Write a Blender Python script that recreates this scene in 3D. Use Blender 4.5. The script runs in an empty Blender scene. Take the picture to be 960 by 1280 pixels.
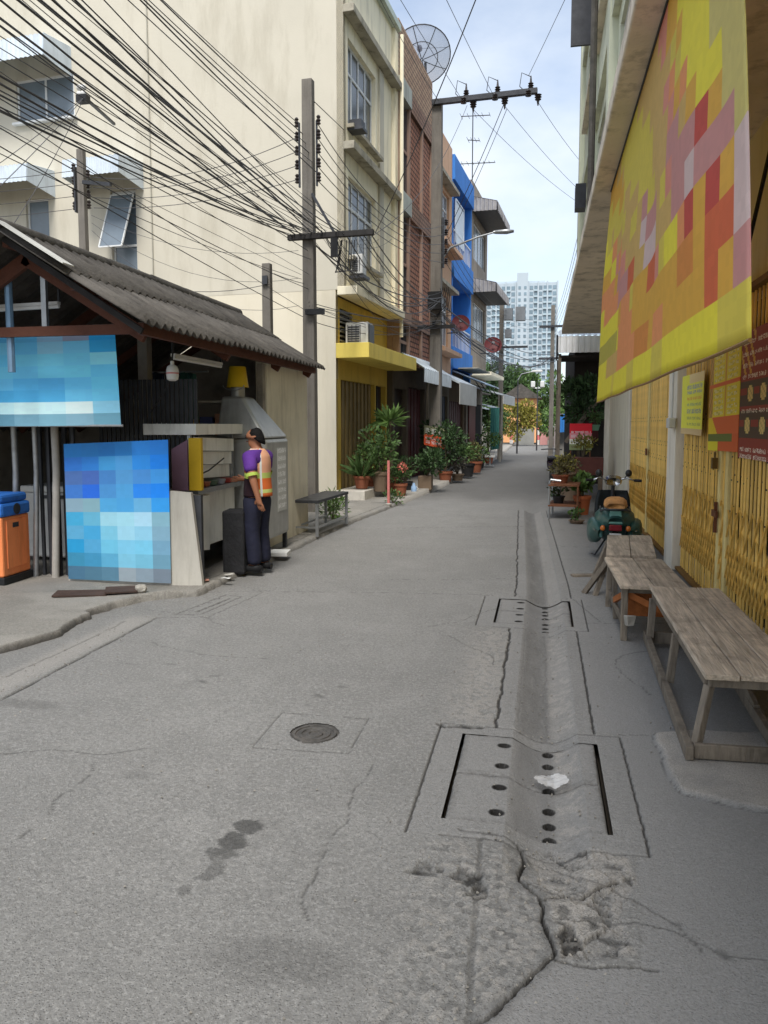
import bpy, bmesh, math, random
import numpy as np
from mathutils import Vector, Matrix
R = math.radians
random.seed(7)
SC = bpy.context.scene
COL = SC.collection

# ---------------------------------------------------------------- camera
cam = bpy.data.cameras.new('camera'); cam.sensor_fit = 'HORIZONTAL'; cam.sensor_width = 36; cam.lens = 36.04
cam.shift_y = -25 / 960; cam.clip_start = 0.05; cam.clip_end = 3000
camo = bpy.data.objects.new('camera', cam); COL.objects.link(camo)
camo.location = (0, 0, 1.7); camo.rotation_euler = (R(85), 0, R(11.542)); SC.camera = camo

# ---------------------------------------------------------------- sky, sun, exposure
SUN_EL, SUN_AZ = R(56), R(175)          # compass azimuth from +Y towards +X
W = bpy.data.worlds.new('World'); SC.world = W; W.use_nodes = True
wn, wl = W.node_tree.nodes, W.node_tree.links
wn.clear()
wo = wn.new('ShaderNodeOutputWorld'); bg = wn.new('ShaderNodeBackground'); bg.inputs[1].default_value = 0.12
sky = wn.new('ShaderNodeTexSky'); sky.sky_type = 'NISHITA'; sky.sun_disc = False
sky.sun_elevation = SUN_EL; sky.sun_rotation = SUN_AZ; sky.air_density = 1.0; sky.dust_density = 1.6; sky.ozone_density = 1.0
tc = wn.new('ShaderNodeTexCoord'); mp = wn.new('ShaderNodeMapping'); mp.inputs['Scale'].default_value = (1.0, 1.0, 2.2)
nz = wn.new('ShaderNodeTexNoise'); nz.inputs['Scale'].default_value = 2.1; nz.inputs['Detail'].default_value = 8; nz.inputs['Roughness'].default_value = .55
rp = wn.new('ShaderNodeValToRGB'); rp.color_ramp.elements[0].position = .34; rp.color_ramp.elements[1].position = .66
rp.color_ramp.elements[0].color = (.22, .22, .22, 1); rp.color_ramp.elements[1].color = (.92, .92, .92, 1)
mx = wn.new('ShaderNodeMix'); mx.data_type = 'RGBA'
mx.inputs[7].default_value = (4.6, 4.9, 5.2, 1)
wl.new(tc.outputs['Generated'], mp.inputs[0]); wl.new(mp.outputs[0], nz.inputs['Vector']); wl.new(nz.outputs['Fac'], rp.inputs[0])
wl.new(rp.outputs[0], mx.inputs[0]); wl.new(sky.outputs[0], mx.inputs[6]); wl.new(mx.outputs[2], bg.inputs[0]); wl.new(bg.outputs[0], wo.inputs[0])
sl = bpy.data.lights.new('sun', 'SUN'); sl.energy = 2.1; sl.angle = R(20); sl.color = (1, .96, .9)
so = bpy.data.objects.new('sun', sl); COL.objects.link(so)
sd = Vector((math.cos(SUN_EL) * math.sin(SUN_AZ), math.cos(SUN_EL) * math.cos(SUN_AZ), math.sin(SUN_EL)))
so.rotation_euler = sd.to_track_quat('Z', 'Y').to_euler(); so.location = sd * 60
vs = SC.view_settings; vs.view_transform = 'Standard'; vs.look = 'None'; vs.exposure = 0.93; vs.gamma = 1; vs.use_curve_mapping = False

# ---------------------------------------------------------------- material helpers
MATS = {}
def lin(c):
    return tuple(((v / 255) / 12.92 if v / 255 <= .04045 else ((v / 255 + .055) / 1.055) ** 2.4) for v in c)
def mat(name, col, rough=.75, var=.18, scale=5, bump=.25, bscale=45, metal=0, spec=.35, dirt=None, dscale=2.5, damt=.5, streak=0, rnd=0, emit=0, alpha=1, trans=0, stretch=None):
    """col: linear rgb. dirt: colour mixed in by a second noise, streak: rain-streak share."""
    if name in MATS: return MATS[name]
    m = bpy.data.materials.new(name); m.use_nodes = True; MATS[name] = m
    n, l = m.node_tree.nodes, m.node_tree.links
    b = n['Principled BSDF']; b.inputs['Roughness'].default_value = rough; b.inputs['Metallic'].default_value = metal
    b.inputs['Specular IOR Level'].default_value = spec
    t = n.new('ShaderNodeTexCoord'); src = t.outputs['Object']
    if stretch:
        s = n.new('ShaderNodeMapping'); s.inputs['Scale'].default_value = stretch; l.new(src, s.inputs[0]); src = s.outputs[0]
    a = n.new('ShaderNodeTexNoise'); a.inputs['Scale'].default_value = scale; a.inputs['Detail'].default_value = 6; a.inputs['Roughness'].default_value = .6
    l.new(src, a.inputs['Vector'])
    mr = n.new('ShaderNodeMapRange'); mr.inputs[1].default_value = .3; mr.inputs[2].default_value = .7
    l.new(a.outputs['Fac'], mr.inputs[0])
    m1 = n.new('ShaderNodeMix'); m1.data_type = 'RGBA'
    m1.inputs[6].default_value = tuple(max(0, c * (1 - var)) for c in col) + (1,); m1.inputs[7].default_value = tuple(min(1, c * (1 + var)) for c in col) + (1,)
    l.new(mr.outputs[0], m1.inputs[0]); out = m1.outputs[2]
    if dirt:
        d = n.new('ShaderNodeTexNoise'); d.inputs['Scale'].default_value = dscale; d.inputs['Detail'].default_value = 9; d.inputs['Roughness'].default_value = .68
        if streak:
            s2 = n.new('ShaderNodeMapping'); s2.inputs['Scale'].default_value = (streak, streak, .35); s2.inputs['Location'].default_value = (3.1, 1.7, .4)
            l.new(t.outputs['Object'], s2.inputs[0]); l.new(s2.outputs[0], d.inputs['Vector'])
        else: l.new(t.outputs['Object'], d.inputs['Vector'])
        r2 = n.new('ShaderNodeValToRGB'); r2.color_ramp.elements[0].position = .5; r2.color_ramp.elements[1].position = .78
        r2.color_ramp.elements[0].color = (0, 0, 0, 1); r2.color_ramp.elements[1].color = (damt,) * 3 + (1,)
        l.new(d.outputs['Fac'], r2.inputs[0])
        m2 = n.new('ShaderNodeMix'); m2.data_type = 'RGBA'; m2.inputs[7].default_value = tuple(dirt) + (1,)
        l.new(r2.outputs[0], m2.inputs[0]); l.new(out, m2.inputs[6]); out = m2.outputs[2]
    if rnd:
        oi = n.new('ShaderNodeObjectInfo'); hs = n.new('ShaderNodeHueSaturation')
        q = n.new('ShaderNodeMapRange'); q.inputs[3].default_value = 1 - rnd; q.inputs[4].default_value = 1 + rnd
        l.new(oi.outputs['Random'], q.inputs[0]); l.new(q.outputs[0], hs.inputs['Value']); l.new(out, hs.inputs['Color']); out = hs.outputs[0]
    l.new(out, b.inputs['Base Color'])
    if bump:
        c = n.new('ShaderNodeTexNoise'); c.inputs['Scale'].default_value = bscale; c.inputs['Detail'].default_value = 5; l.new(src, c.inputs['Vector'])
        bp = n.new('ShaderNodeBump'); bp.inputs['Strength'].default_value = bump; bp.inputs['Distance'].default_value = .02
        l.new(c.outputs['Fac'], bp.inputs['Height']); l.new(bp.outputs[0], b.inputs['Normal'])
    if emit:
        b.inputs['Emission Color'].default_value = tuple(col) + (1,); b.inputs['Emission Strength'].default_value = emit
    if trans: b.inputs['Transmission Weight'].default_value = trans
    if alpha < 1: b.inputs['Alpha'].default_value = alpha
    return m
def attr_mat(name, rough=.6, spec=.3, bump=.06, bscale=25):
    """flat print: the colour comes from the face colours of the print"""
    m = bpy.data.materials.new(name); m.use_nodes = True; n, l = m.node_tree.nodes, m.node_tree.links
    b = n['Principled BSDF']; b.inputs['Roughness'].default_value = rough; b.inputs['Specular IOR Level'].default_value = spec
    a = n.new('ShaderNodeAttribute'); a.attribute_name = 'print'; l.new(a.outputs['Color'], b.inputs['Base Color'])
    t = n.new('ShaderNodeTexCoord'); c = n.new('ShaderNodeTexNoise'); c.inputs['Scale'].default_value = bscale; l.new(t.outputs['Object'], c.inputs['Vector'])
    bp = n.new('ShaderNodeBump'); bp.inputs['Strength'].default_value = bump; l.new(c.outputs['Fac'], bp.inputs['Height']); l.new(bp.outputs[0], b.inputs['Normal'])
    return m

# ---------------------------------------------------------------- mesh helpers
class MB:
    def __init__(s): s.v = []; s.f = []
    def box(s, x0, x1, y0, y1, z0, z1, M=None):
        k = len(s.v)
        p = [(x0, y0, z0), (x1, y0, z0), (x1, y1, z0), (x0, y1, z0), (x0, y0, z1), (x1, y0, z1), (x1, y1, z1), (x0, y1, z1)]
        if M is not None: p = [tuple(M @ Vector(q)) for q in p]
        s.v += p
        s.f += [tuple(k + i for i in q) for q in ((0, 3, 2, 1), (4, 5, 6, 7), (0, 1, 5, 4), (1, 2, 6, 5), (2, 3, 7, 6), (3, 0, 4, 7))]
        return s
    def bar(s, a, b, w, h, up=(0, 0, 1)):
        """rectangular bar from a to b, w across, h along up"""
        a, b = Vector(a), Vector(b); d = b - a; L = d.length; d.normalize(); u = Vector(up)
        if abs(d.dot(u)) > .98: u = Vector((0, 1, 0)) if abs(d.y) < .9 else Vector((1, 0, 0))
        x = d.cross(u).normalized(); u = x.cross(d).normalized()
        M = Matrix(((x.x, d.x, u.x, a.x), (x.y, d.y, u.y, a.y), (x.z, d.z, u.z, a.z), (0, 0, 0, 1)))
        return s.box(-w / 2, w / 2, 0, L, -h / 2, h / 2, M)
    def tube(s, pts, r, n=8, caps=True):
        P = [Vector(p) for p in pts]; rs = r if hasattr(r, '__len__') else [r] * len(P)
        k0 = len(s.v); prev = None
        for i, p in enumerate(P):
            d = (P[min(i + 1, len(P) - 1)] - P[max(i - 1, 0)]).normalized()
            ref = prev if prev is not None else (Vector((0, 0, 1)) if abs(d.z) < .95 else Vector((1, 0, 0)))
            x = d.cross(ref)
            if x.length < 1e-4: x = d.cross(Vector((0, 1, 0)))
            x.normalize(); y = x.cross(d).normalized(); prev = y
            for j in range(n):
                t = 2 * math.pi * j / n; s.v.append(tuple(p + x * (rs[i] * math.cos(t)) + y * (rs[i] * math.sin(t))))
        for i in range(len(P) - 1):
            for j in range(n):
                a, b = k0 + i * n + j, k0 + i * n + (j + 1) % n
                s.f.append((a, b, b + n, a + n))
        if caps:
            s.f.append(tuple(k0 + j for j in range(n))[::-1]); s.f.append(tuple(k0 + (len(P) - 1) * n + j for j in range(n)))
        return s
    def lathe(s, prof, n=16, c=(0, 0, 0), cap=True):
        """prof: (radius, z) pairs"""
        k0 = len(s.v)
        for r, z in prof:
            for j in range(n):
                t = 2 * math.pi * j / n; s.v.append((c[0] + r * math.cos(t), c[1] + r * math.sin(t), c[2] + z))
        for i in range(len(prof) - 1):
            for j in range(n):
                a, b = k0 + i * n + j, k0 + i * n + (j + 1) % n
                s.f.append((a, b, b + n, a + n))
        if cap:
            s.f.append(tuple(k0 + j for j in range(n))[::-1]); s.f.append(tuple(k0 + (len(prof) - 1) * n + j for j in range(n)))
        return s
    def prism(s, poly, off):
        """closed polygon (3-D points) swept by the vector off"""
        k = len(s.v); n = len(poly); o = Vector(off)
        s.v += [tuple(p) for p in poly] + [tuple(Vector(p) + o) for p in poly]
        s.f.append(tuple(range(k, k + n))[::-1]); s.f.append(tuple(range(k + n, k + 2 * n)))
        for i in range(n): j = (i + 1) % n; s.f.append((k + i, k + j, k + n + j, k + n + i))
        return s
    def poly(s, pts):
        k = len(s.v); s.v += [tuple(p) for p in pts]; s.f.append(tuple(range(k, k + len(pts)))); return s
    def ball(s, c, r, n=10, m=7, sc=(1, 1, 1)):
        prof = [(max(.001, math.sin(math.pi * i / m)) * r, -math.cos(math.pi * i / m) * r) for i in range(m + 1)]
        k0 = len(s.v); s.lathe(prof, n)
        for i in range(k0, len(s.v)):
            v = s.v[i]; s.v[i] = (c[0] + v[0] * sc[0], c[1] + v[1] * sc[1], c[2] + v[2] * sc[2])
        return s
    def wall(s, org, u, v, nrm, W_, H_, holes, t):
        """wall sheet of thickness t spanned by u, v from org, with rectangular holes (u0,u1,v0,v1); nrm points out"""
        org, u, v, nrm = map(Vector, (org, u, v, nrm))
        us = sorted({0, W_, *[q for h in holes for q in h[:2]]}); vs_ = sorted({0, H_, *[q for h in holes for q in h[2:]]})
        us = [q for q in us if 0 <= q <= W_]; vs_ = [q for q in vs_ if 0 <= q <= H_]
        def hole(i, j):
            if i < 0 or j < 0 or i >= len(us) - 1 or j >= len(vs_) - 1: return True
            a, b = (us[i] + us[i + 1]) / 2, (vs_[j] + vs_[j + 1]) / 2
            return any(h[0] < a < h[1] and h[2] < b < h[3] for h in holes)
        def P(a, b, d): return tuple(org + u * a + v * b - nrm * d)
        for i in range(len(us) - 1):
            for j in range(len(vs_) - 1):
                if hole(i, j): continue
                a0, a1, b0, b1 = us[i], us[i + 1], vs_[j], vs_[j + 1]
                s.poly([P(a0, b0, 0), P(a1, b0, 0), P(a1, b1, 0), P(a0, b1, 0)]); s.poly([P(a0, b0, t), P(a0, b1, t), P(a1, b1, t), P(a1, b0, t)])
                if hole(i - 1, j): s.poly([P(a0, b0, 0), P(a0, b1, 0), P(a0, b1, t), P(a0, b0, t)])
                if hole(i + 1, j): s.poly([P(a1, b0, 0), P(a1, b0, t), P(a1, b1, t), P(a1, b1, 0)])
                if hole(i, j - 1): s.poly([P(a0, b0, 0), P(a0, b0, t), P(a1, b0, t), P(a1, b0, 0)])
                if hole(i, j + 1): s.poly([P(a0, b1, 0), P(a1, b1, 0), P(a1, b1, t), P(a0, b1, t)])
        return s
    def mesh(s, name):
        me = bpy.data.meshes.new(name); me.from_pydata(s.v, [], s.f); me.update(); return me
    def build(s, name, m, parent=None, smooth=False, bevel=0, loc=None, rot=None):
        return link(name, s.mesh(name), m, parent, smooth, bevel, loc, rot)

def link(name, me, m, parent=None, smooth=False, bevel=0, loc=None, rot=None):
    o = bpy.data.objects.new(name, me); COL.objects.link(o)
    if m is not None and not me.materials: me.materials.append(m)
    if parent is not None: o.parent = parent
    if loc is not None: o.location = loc
    if rot is not None: o.rotation_euler = rot
    if smooth:
        me.polygons.foreach_set('use_smooth', [True] * len(me.polygons))
        if smooth != 'all':
            try: me.set_sharp_from_angle(angle=R(40))
            except Exception: pass
    if bevel:
        b = o.modifiers.new('bevel', 'BEVEL'); b.width = bevel; b.segments = 2; b.limit_method = 'ANGLE'
    return o
def tag(o, label, cat, group=None):
    o['label'] = label; o['category'] = cat
    if group: o['group'] = group
    return o
def thing(name, label, cat, loc=(0, 0, 0), rotz=0, group=None):
    o = bpy.data.objects.new(name, None); COL.objects.link(o); o.empty_display_size = .2
    o.location = loc; o.rotation_euler = (0, 0, rotz); return tag(o, label, cat, group)
def struct(o): o['kind'] = 'structure'; return o
def copy_part(o, parent, loc=None, rot=None):
    c = o.copy(); COL.objects.link(c); c.parent = parent
    if loc is not None: c.location = loc
    if rot is not None: c.rotation_euler = rot
    return c

# value noise for relief
def _h(ix, iy, seed):
    n = (ix.astype(np.int64) * 374761393 + iy.astype(np.int64) * 668265263 + seed * 974634777) & 0x7fffffff
    n = ((n ^ (n >> 13)) * 1274126177) & 0x7fffffff
    return ((n ^ (n >> 16)) & 0xffff) / 65535.0
def vnoise(x, y, seed=0):
    ix, iy = np.floor(x), np.floor(y); fx, fy = x - ix, y - iy
    fx = fx * fx * (3 - 2 * fx); fy = fy * fy * (3 - 2 * fy)
    a, b, c, d = _h(ix, iy, seed), _h(ix + 1, iy, seed), _h(ix, iy + 1, seed), _h(ix + 1, iy + 1, seed)
    return (a * (1 - fx) + b * fx) * (1 - fy) + (c * (1 - fx) + d * fx) * fy
def fbm(x, y, oct=4, seed=0):
    s = 0; a = .5
    for k in range(oct): s = s + a * vnoise(x * 2 ** k, y * 2 ** k, seed + k); a *= .5
    return s
def worley(x, y, seed=0):
    """cell value and distance to the nearest cell border"""
    ix, iy = np.floor(x), np.floor(y); f1 = np.full(x.shape, 9.0); f2 = f1.copy(); cid = np.zeros_like(x)
    for dx in (-1, 0, 1):
        for dy in (-1, 0, 1):
            cx, cy = ix + dx, iy + dy; px, py = cx + _h(cx, cy, seed), cy + _h(cx, cy, seed + 7); d = np.hypot(x - px, y - py); h = _h(cx, cy, seed + 13)
            n = d < f1; f2 = np.where(n, f1, np.minimum(f2, d)); cid = np.where(n, h, cid); f1 = np.where(n, d, f1)
    return cid, f2 - f1
def sstep(a, b, x):
    t = np.clip((x - a) / (b - a), 0, 1); return t * t * (3 - 2 * t)
def dpoly(x, y, pts, closed=False):
    d = np.full(x.shape, 9.0); P = list(pts) + ([pts[0]] if closed else [])
    for (ax, ay), (bx, by) in zip(P[:-1], P[1:]):
        ux, uy = bx - ax, by - ay; L = ux * ux + uy * uy + 1e-9
        t = np.clip(((x - ax) * ux + (y - ay) * uy) / L, 0, 1)
        d = np.minimum(d, np.hypot(x - ax - t * ux, y - ay - t * uy))
    return d
def inpoly(x, y, pts):
    r = np.zeros(x.shape, bool); n = len(pts)
    for i in range(n):
        (x0, y0), (x1, y1) = pts[i], pts[(i + 1) % n]
        c = ((y0 > y) != (y1 > y)) & (x < (x1 - x0) * (y - y0) / ((y1 - y0) + 1e-12) + x0); r ^= c
    return r
def grid_mesh(name, X, Y, Z, keep=None, masks=None):
    """height field from 2-D arrays; masks (3 arrays) go to a colour attribute 'wear'"""
    nr, nc = X.shape; idx = np.arange(nr * nc).reshape(nr, nc)
    q = np.stack([idx[:-1, :-1], idx[:-1, 1:], idx[1:, 1:], idx[1:, :-1]], -1).reshape(-1, 4)
    if keep is not None: q = q[keep.reshape(-1)]
    me = bpy.data.meshes.new(name)
    me.vertices.add(nr * nc); me.vertices.foreach_set('co', np.stack([X, Y, Z], -1).astype(np.float32).ravel())
    me.loops.add(len(q) * 4); me.loops.foreach_set('vertex_index', q.ravel().astype(np.int32))
    me.polygons.add(len(q)); me.polygons.foreach_set('loop_start', np.arange(0, len(q) * 4, 4, dtype=np.int32))
    me.polygons.foreach_set('use_smooth', np.ones(len(q), bool))
    me.update(calc_edges=True)
    if masks is not None:
        at = me.color_attributes.new('wear', 'FLOAT_COLOR', 'POINT')
        at.data.foreach_set('color', np.stack([*masks, np.ones_like(X)], -1).astype(np.float32).ravel())
    me.validate(); return me
# ================================================================ GROUND
def concrete(name, base, light, dark, smooth_c):
    """weathered concrete: 'wear' R = dirt in cracks and oil, G = pale rough patches, B = trowelled dark screed"""
    m = bpy.data.materials.new(name); m.use_nodes = True; n, l = m.node_tree.nodes, m.node_tree.links
    b = n['Principled BSDF']; b.inputs['Roughness'].default_value = .88; b.inputs['Specular IOR Level'].default_value = .25
    t = n.new('ShaderNodeTexCoord'); P = t.outputs['Object']
    at = n.new('ShaderNodeAttribute'); at.attribute_name = 'wear'; sp = n.new('ShaderNodeSeparateColor'); l.new(at.outputs['Color'], sp.inputs[0])
    def noise(sc, det=5, ro=.6):
        x = n.new('ShaderNodeTexNoise'); x.inputs['Scale'].default_value = sc; x.inputs['Detail'].default_value = det; x.inputs['Roughness'].default_value = ro; l.new(P, x.inputs['Vector']); return x.outputs['Fac']
    def ramp(v, a, b_, c0=0., c1=1.):
        x = n.new('ShaderNodeMapRange'); x.inputs[1].default_value = a; x.inputs[2].default_value = b_; x.inputs[3].default_value = c0; x.inputs[4].default_value = c1; l.new(v, x.inputs[0]); return x.outputs[0]
    def mix(f, A, B):
        x = n.new('ShaderNodeMix'); x.data_type = 'RGBA'
        (l.new(f, x.inputs[0]) if not isinstance(f, float) else setattr(x.inputs[0], 'default_value', f))
        for i, c in ((6, A), (7, B)):
            if isinstance(c, tuple): x.inputs[i].default_value = c + (1,)
            else: l.new(c, x.inputs[i])
        return x.outputs[2]
    big = ramp(noise(.9, 6), .3, .7)
    c = mix(big, tuple(v * .80 for v in base), tuple(v * 1.14 for v in base))
    c = mix(ramp(noise(9, 6, .7), .42, .72, 0, .6), c, tuple(v * .72 for v in base))
    c = mix(ramp(noise(2.3, 7, .65), .45, .66, 0, .6), c, tuple(v * .74 for v in base)); c = mix(ramp(noise(3.7, 7, .65), .52, .7, 0, .4), c, tuple(min(1, v * 1.25) for v in base))
    c = mix(ramp(noise(38, 4, .75), .48, .61, 0, .72), c, tuple(v * .60 for v in base)); c = mix(ramp(noise(52, 4, .75), .50, .62, 0, .66), c, tuple(min(1, v * 1.42) for v in base))
    c = mix(sp.outputs[1], c, light)
    c = mix(sp.outputs[2], c, smooth_c)
    # aggregate: pale and dark stone chips worn out of the surface
    vo = n.new('ShaderNodeTexVoronoi'); vo.inputs['Scale'].default_value = 95; l.new(P, vo.inputs['Vector'])
    chip = ramp(vo.outputs['Distance'], .18, .34, 1, 0)
    vc = n.new('ShaderNodeSeparateColor'); l.new(vo.outputs['Color'], vc.inputs[0])
    pale = n.new('ShaderNodeMath'); pale.operation = 'MULTIPLY'; l.new(chip, pale.inputs[0]); l.new(ramp(vc.outputs[0], .80, .9, 0, .55), pale.inputs[1])
    drk = n.new('ShaderNodeMath'); drk.operation = 'MULTIPLY'; l.new(chip, drk.inputs[0]); l.new(ramp(vc.outputs[1], .72, .85, 0, .6), drk.inputs[1])
    inv = n.new('ShaderNodeMath'); inv.operation = 'SUBTRACT'; inv.inputs[0].default_value = 1; l.new(sp.outputs[2], inv.inputs[1]); inv.use_clamp = True
    for nd, cc in ((pale, tuple(min(1, v * 1.9) for v in base)), (drk, tuple(v * .45 for v in base))):
        k = n.new('ShaderNodeMath'); k.operation = 'MULTIPLY'; l.new(nd.outputs[0], k.inputs[0]); l.new(ramp(inv.outputs[0], 0, 1, .25, 1), k.inputs[1])
        c = mix(k.outputs[0], c, cc)
    c = mix(ramp(noise(140, 3, .7),   .35, .62, 0, .55), c, tuple(v * .62 for v in base))
    c = mix(sp.outputs[0], c, dark)
    l.new(c, b.inputs['Base Color'])
    l.new(ramp(sp.outputs[0], 0, 1, .88, .7), b.inputs['Roughness'])
    h = n.new('ShaderNodeMath'); h.operation = 'MULTIPLY_ADD'; l.new(chip, h.inputs[0]); h.inputs[1].default_value = .35; l.new(noise(70, 6, .7), h.inputs[2])
    bp = n.new('ShaderNodeBump'); bp.inputs['Strength'].default_value = .8; bp.inputs['Distance'].default_value = .012
    l.new(h.outputs[0], bp.inputs['Height']); l.new(bp.outputs[0], b.inputs['Normal'])
    return m
ROADM = concrete('road_concrete', (.255, .25, .238), (.42, .39, .35), (.018, .017, .016), (.262, .258, .252))
PAVEM = concrete('pavement_concrete', (.29, .275, .245), (.42, .395, .355), (.035, .031, .028), (.2, .2, .2))
SOIL = mat('packed_earth', (.12, .10, .075), .95, .3, .6, .4, 8)

struct(MB().poly([(-1500, -300, -.12), (1500, -300, -.12), (1500, 2500, -.12), (-1500, 2500, -.12)]).build('ground', SOIL))

def xdrain(y): return np.where(y < 8, .06, .06 - (y - 8) * .026)
def kerb_x(y): return np.interp(y, [0, 6.1, 7.0, 7.6, 9, 12.3, 16, 21, 40, 66], [-3.6, -3.6, -3.3, -3.3, -3.22, -3.2, -2.93, -2.6, -2.1, -2.3])
APRON = [(-9, 4.0), (-4.6, 4.25), (-4.2, 4.6), (-3.937, 4.936), (-3.828, 5.156), (-3.772, 5.428), (-3.823, 5.839), (-3.919, 6.112), (-3.841, 6.447), (-3.74, 6.709), (-3.5, 6.9), (-3.30, 6.98), (-3.3, 8.04), (-3.25, 9.13), (-3.2, 12.3), (-2.93, 16.1), (-9, 16.1)]
crackA = [(-.057, 3.074), (-.039, 2.969), (-.064, 2.868), (-.035, 2.794), (.027, 2.716), (.035, 2.614), (.035, 2.561), (.069, 2.459), (.073, 2.39), (.018, 2.308), (-.011, 2.243), (-.075, 2.176), (-.096, 2.127), (-.16, 2.059), (-.221, 1.96), (-.4, 1.7)]
crackB = [(.072, 2.374), (.116, 2.361), (.234, 2.367), (.38, 2.386)]
crackC = [(.035, 2.698), (.095, 2.715), (.18, 2.733), (.241, 2.809), (.302, 2.847)]
crackD = [(-.005, 2.79), (.067, 2.754), (.11, 2.733)]
jointL = [(-.215, 3.042), (-.2, 2.66), (-.188, 2.321), (-.171, 2.056), (-.15, 1.2)]
ROUGH = [(-.05, 3.06), (.072, 3.12), (.371, 3.06), (.388, 2.855), (.308, 2.625), (.337, 2.429), (.087, 2.359), (.038, 2.709)]
PATCH = [(.626, 4.318), (.636, 3.762), (.657, 3.627), (.815, 3.552), (1.001, 3.503), (1.25, 3.5), (1.62, 3.6), (1.62, 4.6), (1.1, 4.42), (.827, 4.392)]
BOX1 = (-.40, .32, 3.18, 4.13); BOX2 = (-.38, .30, 6.55, 7.5)
def vgut(x, y):
    """cross-section of the V gutter"""
    d = x - xdrain(y)
    t = np.clip(np.where(d < 0, -d / .185, d / .165), 0, 1); return -.072 * (1 - t) ** 1.15 * (1 + .9 * t) * (1 - .12 * (1 - t) ** 6)
def road_fields(X, Y):
    jx = (fbm(X * 11, Y * 11, 5, 3) - .45) * .045; jy = (fbm(X * 11, Y * 11, 5, 9) - .45) * .045
    wx, wy = X + jx, Y + jy
    fx, fy = X + (fbm(X * 40, Y * 40, 2, 13) - .37) * .012, Y + (fbm(X * 40, Y * 40, 2, 19) - .37) * .012
    Z = (fbm(X * .7, Y * .7, 3, 21) - .45) * .03 + (fbm(X * 14, Y * 14, 3, 5) - .45) * .004
    dark = np.zeros_like(X); lt = np.zeros_like(X); sm = np.zeros_like(X)
    fade = sstep(2.55, 3.1, Y + (fbm(X * 6, Y * 6, 2, 40) - .4) * .3)
    Z = Z + vgut(X, Y) * fade
    def groove(pts, w, dep, k=1., jit=True, edge=1.25):
        nonlocal Z, dark
        d = dpoly(wx if jit else fx, wy if jit else fy, pts); a = 1 - sstep(w * .75, w * edge, d)
        Z = Z - a * dep; dark = np.maximum(dark, a * k)
    groove(crackA, .0068, .025); groove(crackB, .005, .015, .9); groove(crackC, .007, .02, .95); groove(crackD, .004, .01, .8)
    groove(jointL, .009, .004, .38, False, 1.6)
    for pts in (crackA, crackC): dark = np.maximum(dark, (1 - sstep(.006, .05, dpoly(wx, wy, pts))) * .38 * fbm(X * 30, Y * 30, 3, 88) * 1.6)
    hr = random.Random(5)
    for x0, y0, n_, ang in ((-2.4, 2.3, 9, .4), (-1.9, 5.2, 8, 2.9), (-.9, 6.3, 8, 1.1), (-2.9, 3.3, 7, .9), (.55, 2.5, 7, 2.2), (.7, 5.0, 8, 1.3), (-.75, 2.4, 9, 1.9), (-1.6, 8.2, 10, .2), (.2, 2.6, 5, .6), (-.3, 5.4, 6, 1.4), (-2.6, 6.0, 8, 2.4)):
        q = [(x0, y0)]
        for _ in range(n_): ang += hr.uniform(-.45, .45); q.append((q[-1][0] + .14 * math.cos(ang), q[-1][1] + .14 * math.sin(ang)))
        groove(q, .0035, .003, .5, True, 1.5)
    groove([(-.3, 3.1), (-.1, 3.09), (-.04, 3.07)], .006, .012, .8)
    # rims of the two drain boxes and the long joints beside the gutter
    for (a, b, c, d_) in ((-.53, .45, 3.05, 4.25), (-.52, .41, 6.44, 7.62)):
        groove([(a, c), (a, d_), (b, d_), (b, c), (a + .15, c)], .005, .012, .75, False)
    groove([(-.535, 4.24), (-.50, 4.2), (-.3, 4.24)], .016, .02, .95)
    for ys in ((4.27, 6.42), (7.64, 15.6)):
        yy = np.linspace(ys[0], ys[1], 14)
        groove([(float(xdrain(y)) - .285, y) for y in yy], .008, .014, .85, True)
        groove([(float(xdrain(y)) + .255 + .0 * y, y) for y in yy], .0065, .012, .8, False)
        groove([(float(xdrain(y)) - .16, y) for y in yy], .004, .002, .15, False)
        groove([(float(xdrain(y)), y) for y in yy], .006, .003, .3, True)
    groove([(-3.75, 7.05), (-2.77, 7.4), (-.578, 7.656), (-.52, 7.6)], .006, .01, .55, False)
    groove([(-3.57, 11.94), (-.26, 13.02)], .010, .01, .5, False)
    groove([(.45, 4.28), (.61, 4.31)], .004, .008, .5, False)
    groove([(.40, 6.7), (1.6, 6.95)], .005, .008, .5, False); groove([(.33, 7.62), (.5, 6.9), (.54, 6.75)], .004, .008, .5, False)
    for yy in (9.1, 10.9, 12.7): groove([(float(xdrain(yy)) + .26, yy), (1.6, yy + .25)], .006, .008, .5, False)
    # manhole frame
    groove([(-1.47, 3.72), (-1.475, 4.2), (-.955, 4.215), (-.95, 3.745), (-1.47, 3.72)], .0035, .005, .5, False)
    # broken hollows
    for cx, cy, rx, ry, dp, k in ((-.416, 2.813, .075, .05, .010, .7), (-.25, 2.77, .075, .05, .010, .75), (.121, 2.482, .06, .09, .012, .85), (.247, 2.694, .05, .06, .012, .7), (-.19, 2.7, .05, .05, .012, .6)):
        d = np.hypot((X - cx + jx * 1.6) / rx, (Y - cy + jy * 1.6) / ry); a = 1 - sstep(.62, .95, d + (fbm(X * 26, Y * 26, 5, 77) - .45) * 1.5)
        gr_ = worley(X * 46, Y * 46, 33); Z = Z - a * (dp + .008 * gr_[0]); dark = np.maximum(dark, a * np.clip(k * (.55 + .75 * gr_[0]), 0, .95))
    # rough, broken-up concrete at the gutter's end
    ins = inpoly(wx, wy, ROUGH); dd = dpoly(wx, wy, ROUGH, True); r = np.where(ins, sstep(0, .03, dd), 0)
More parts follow.
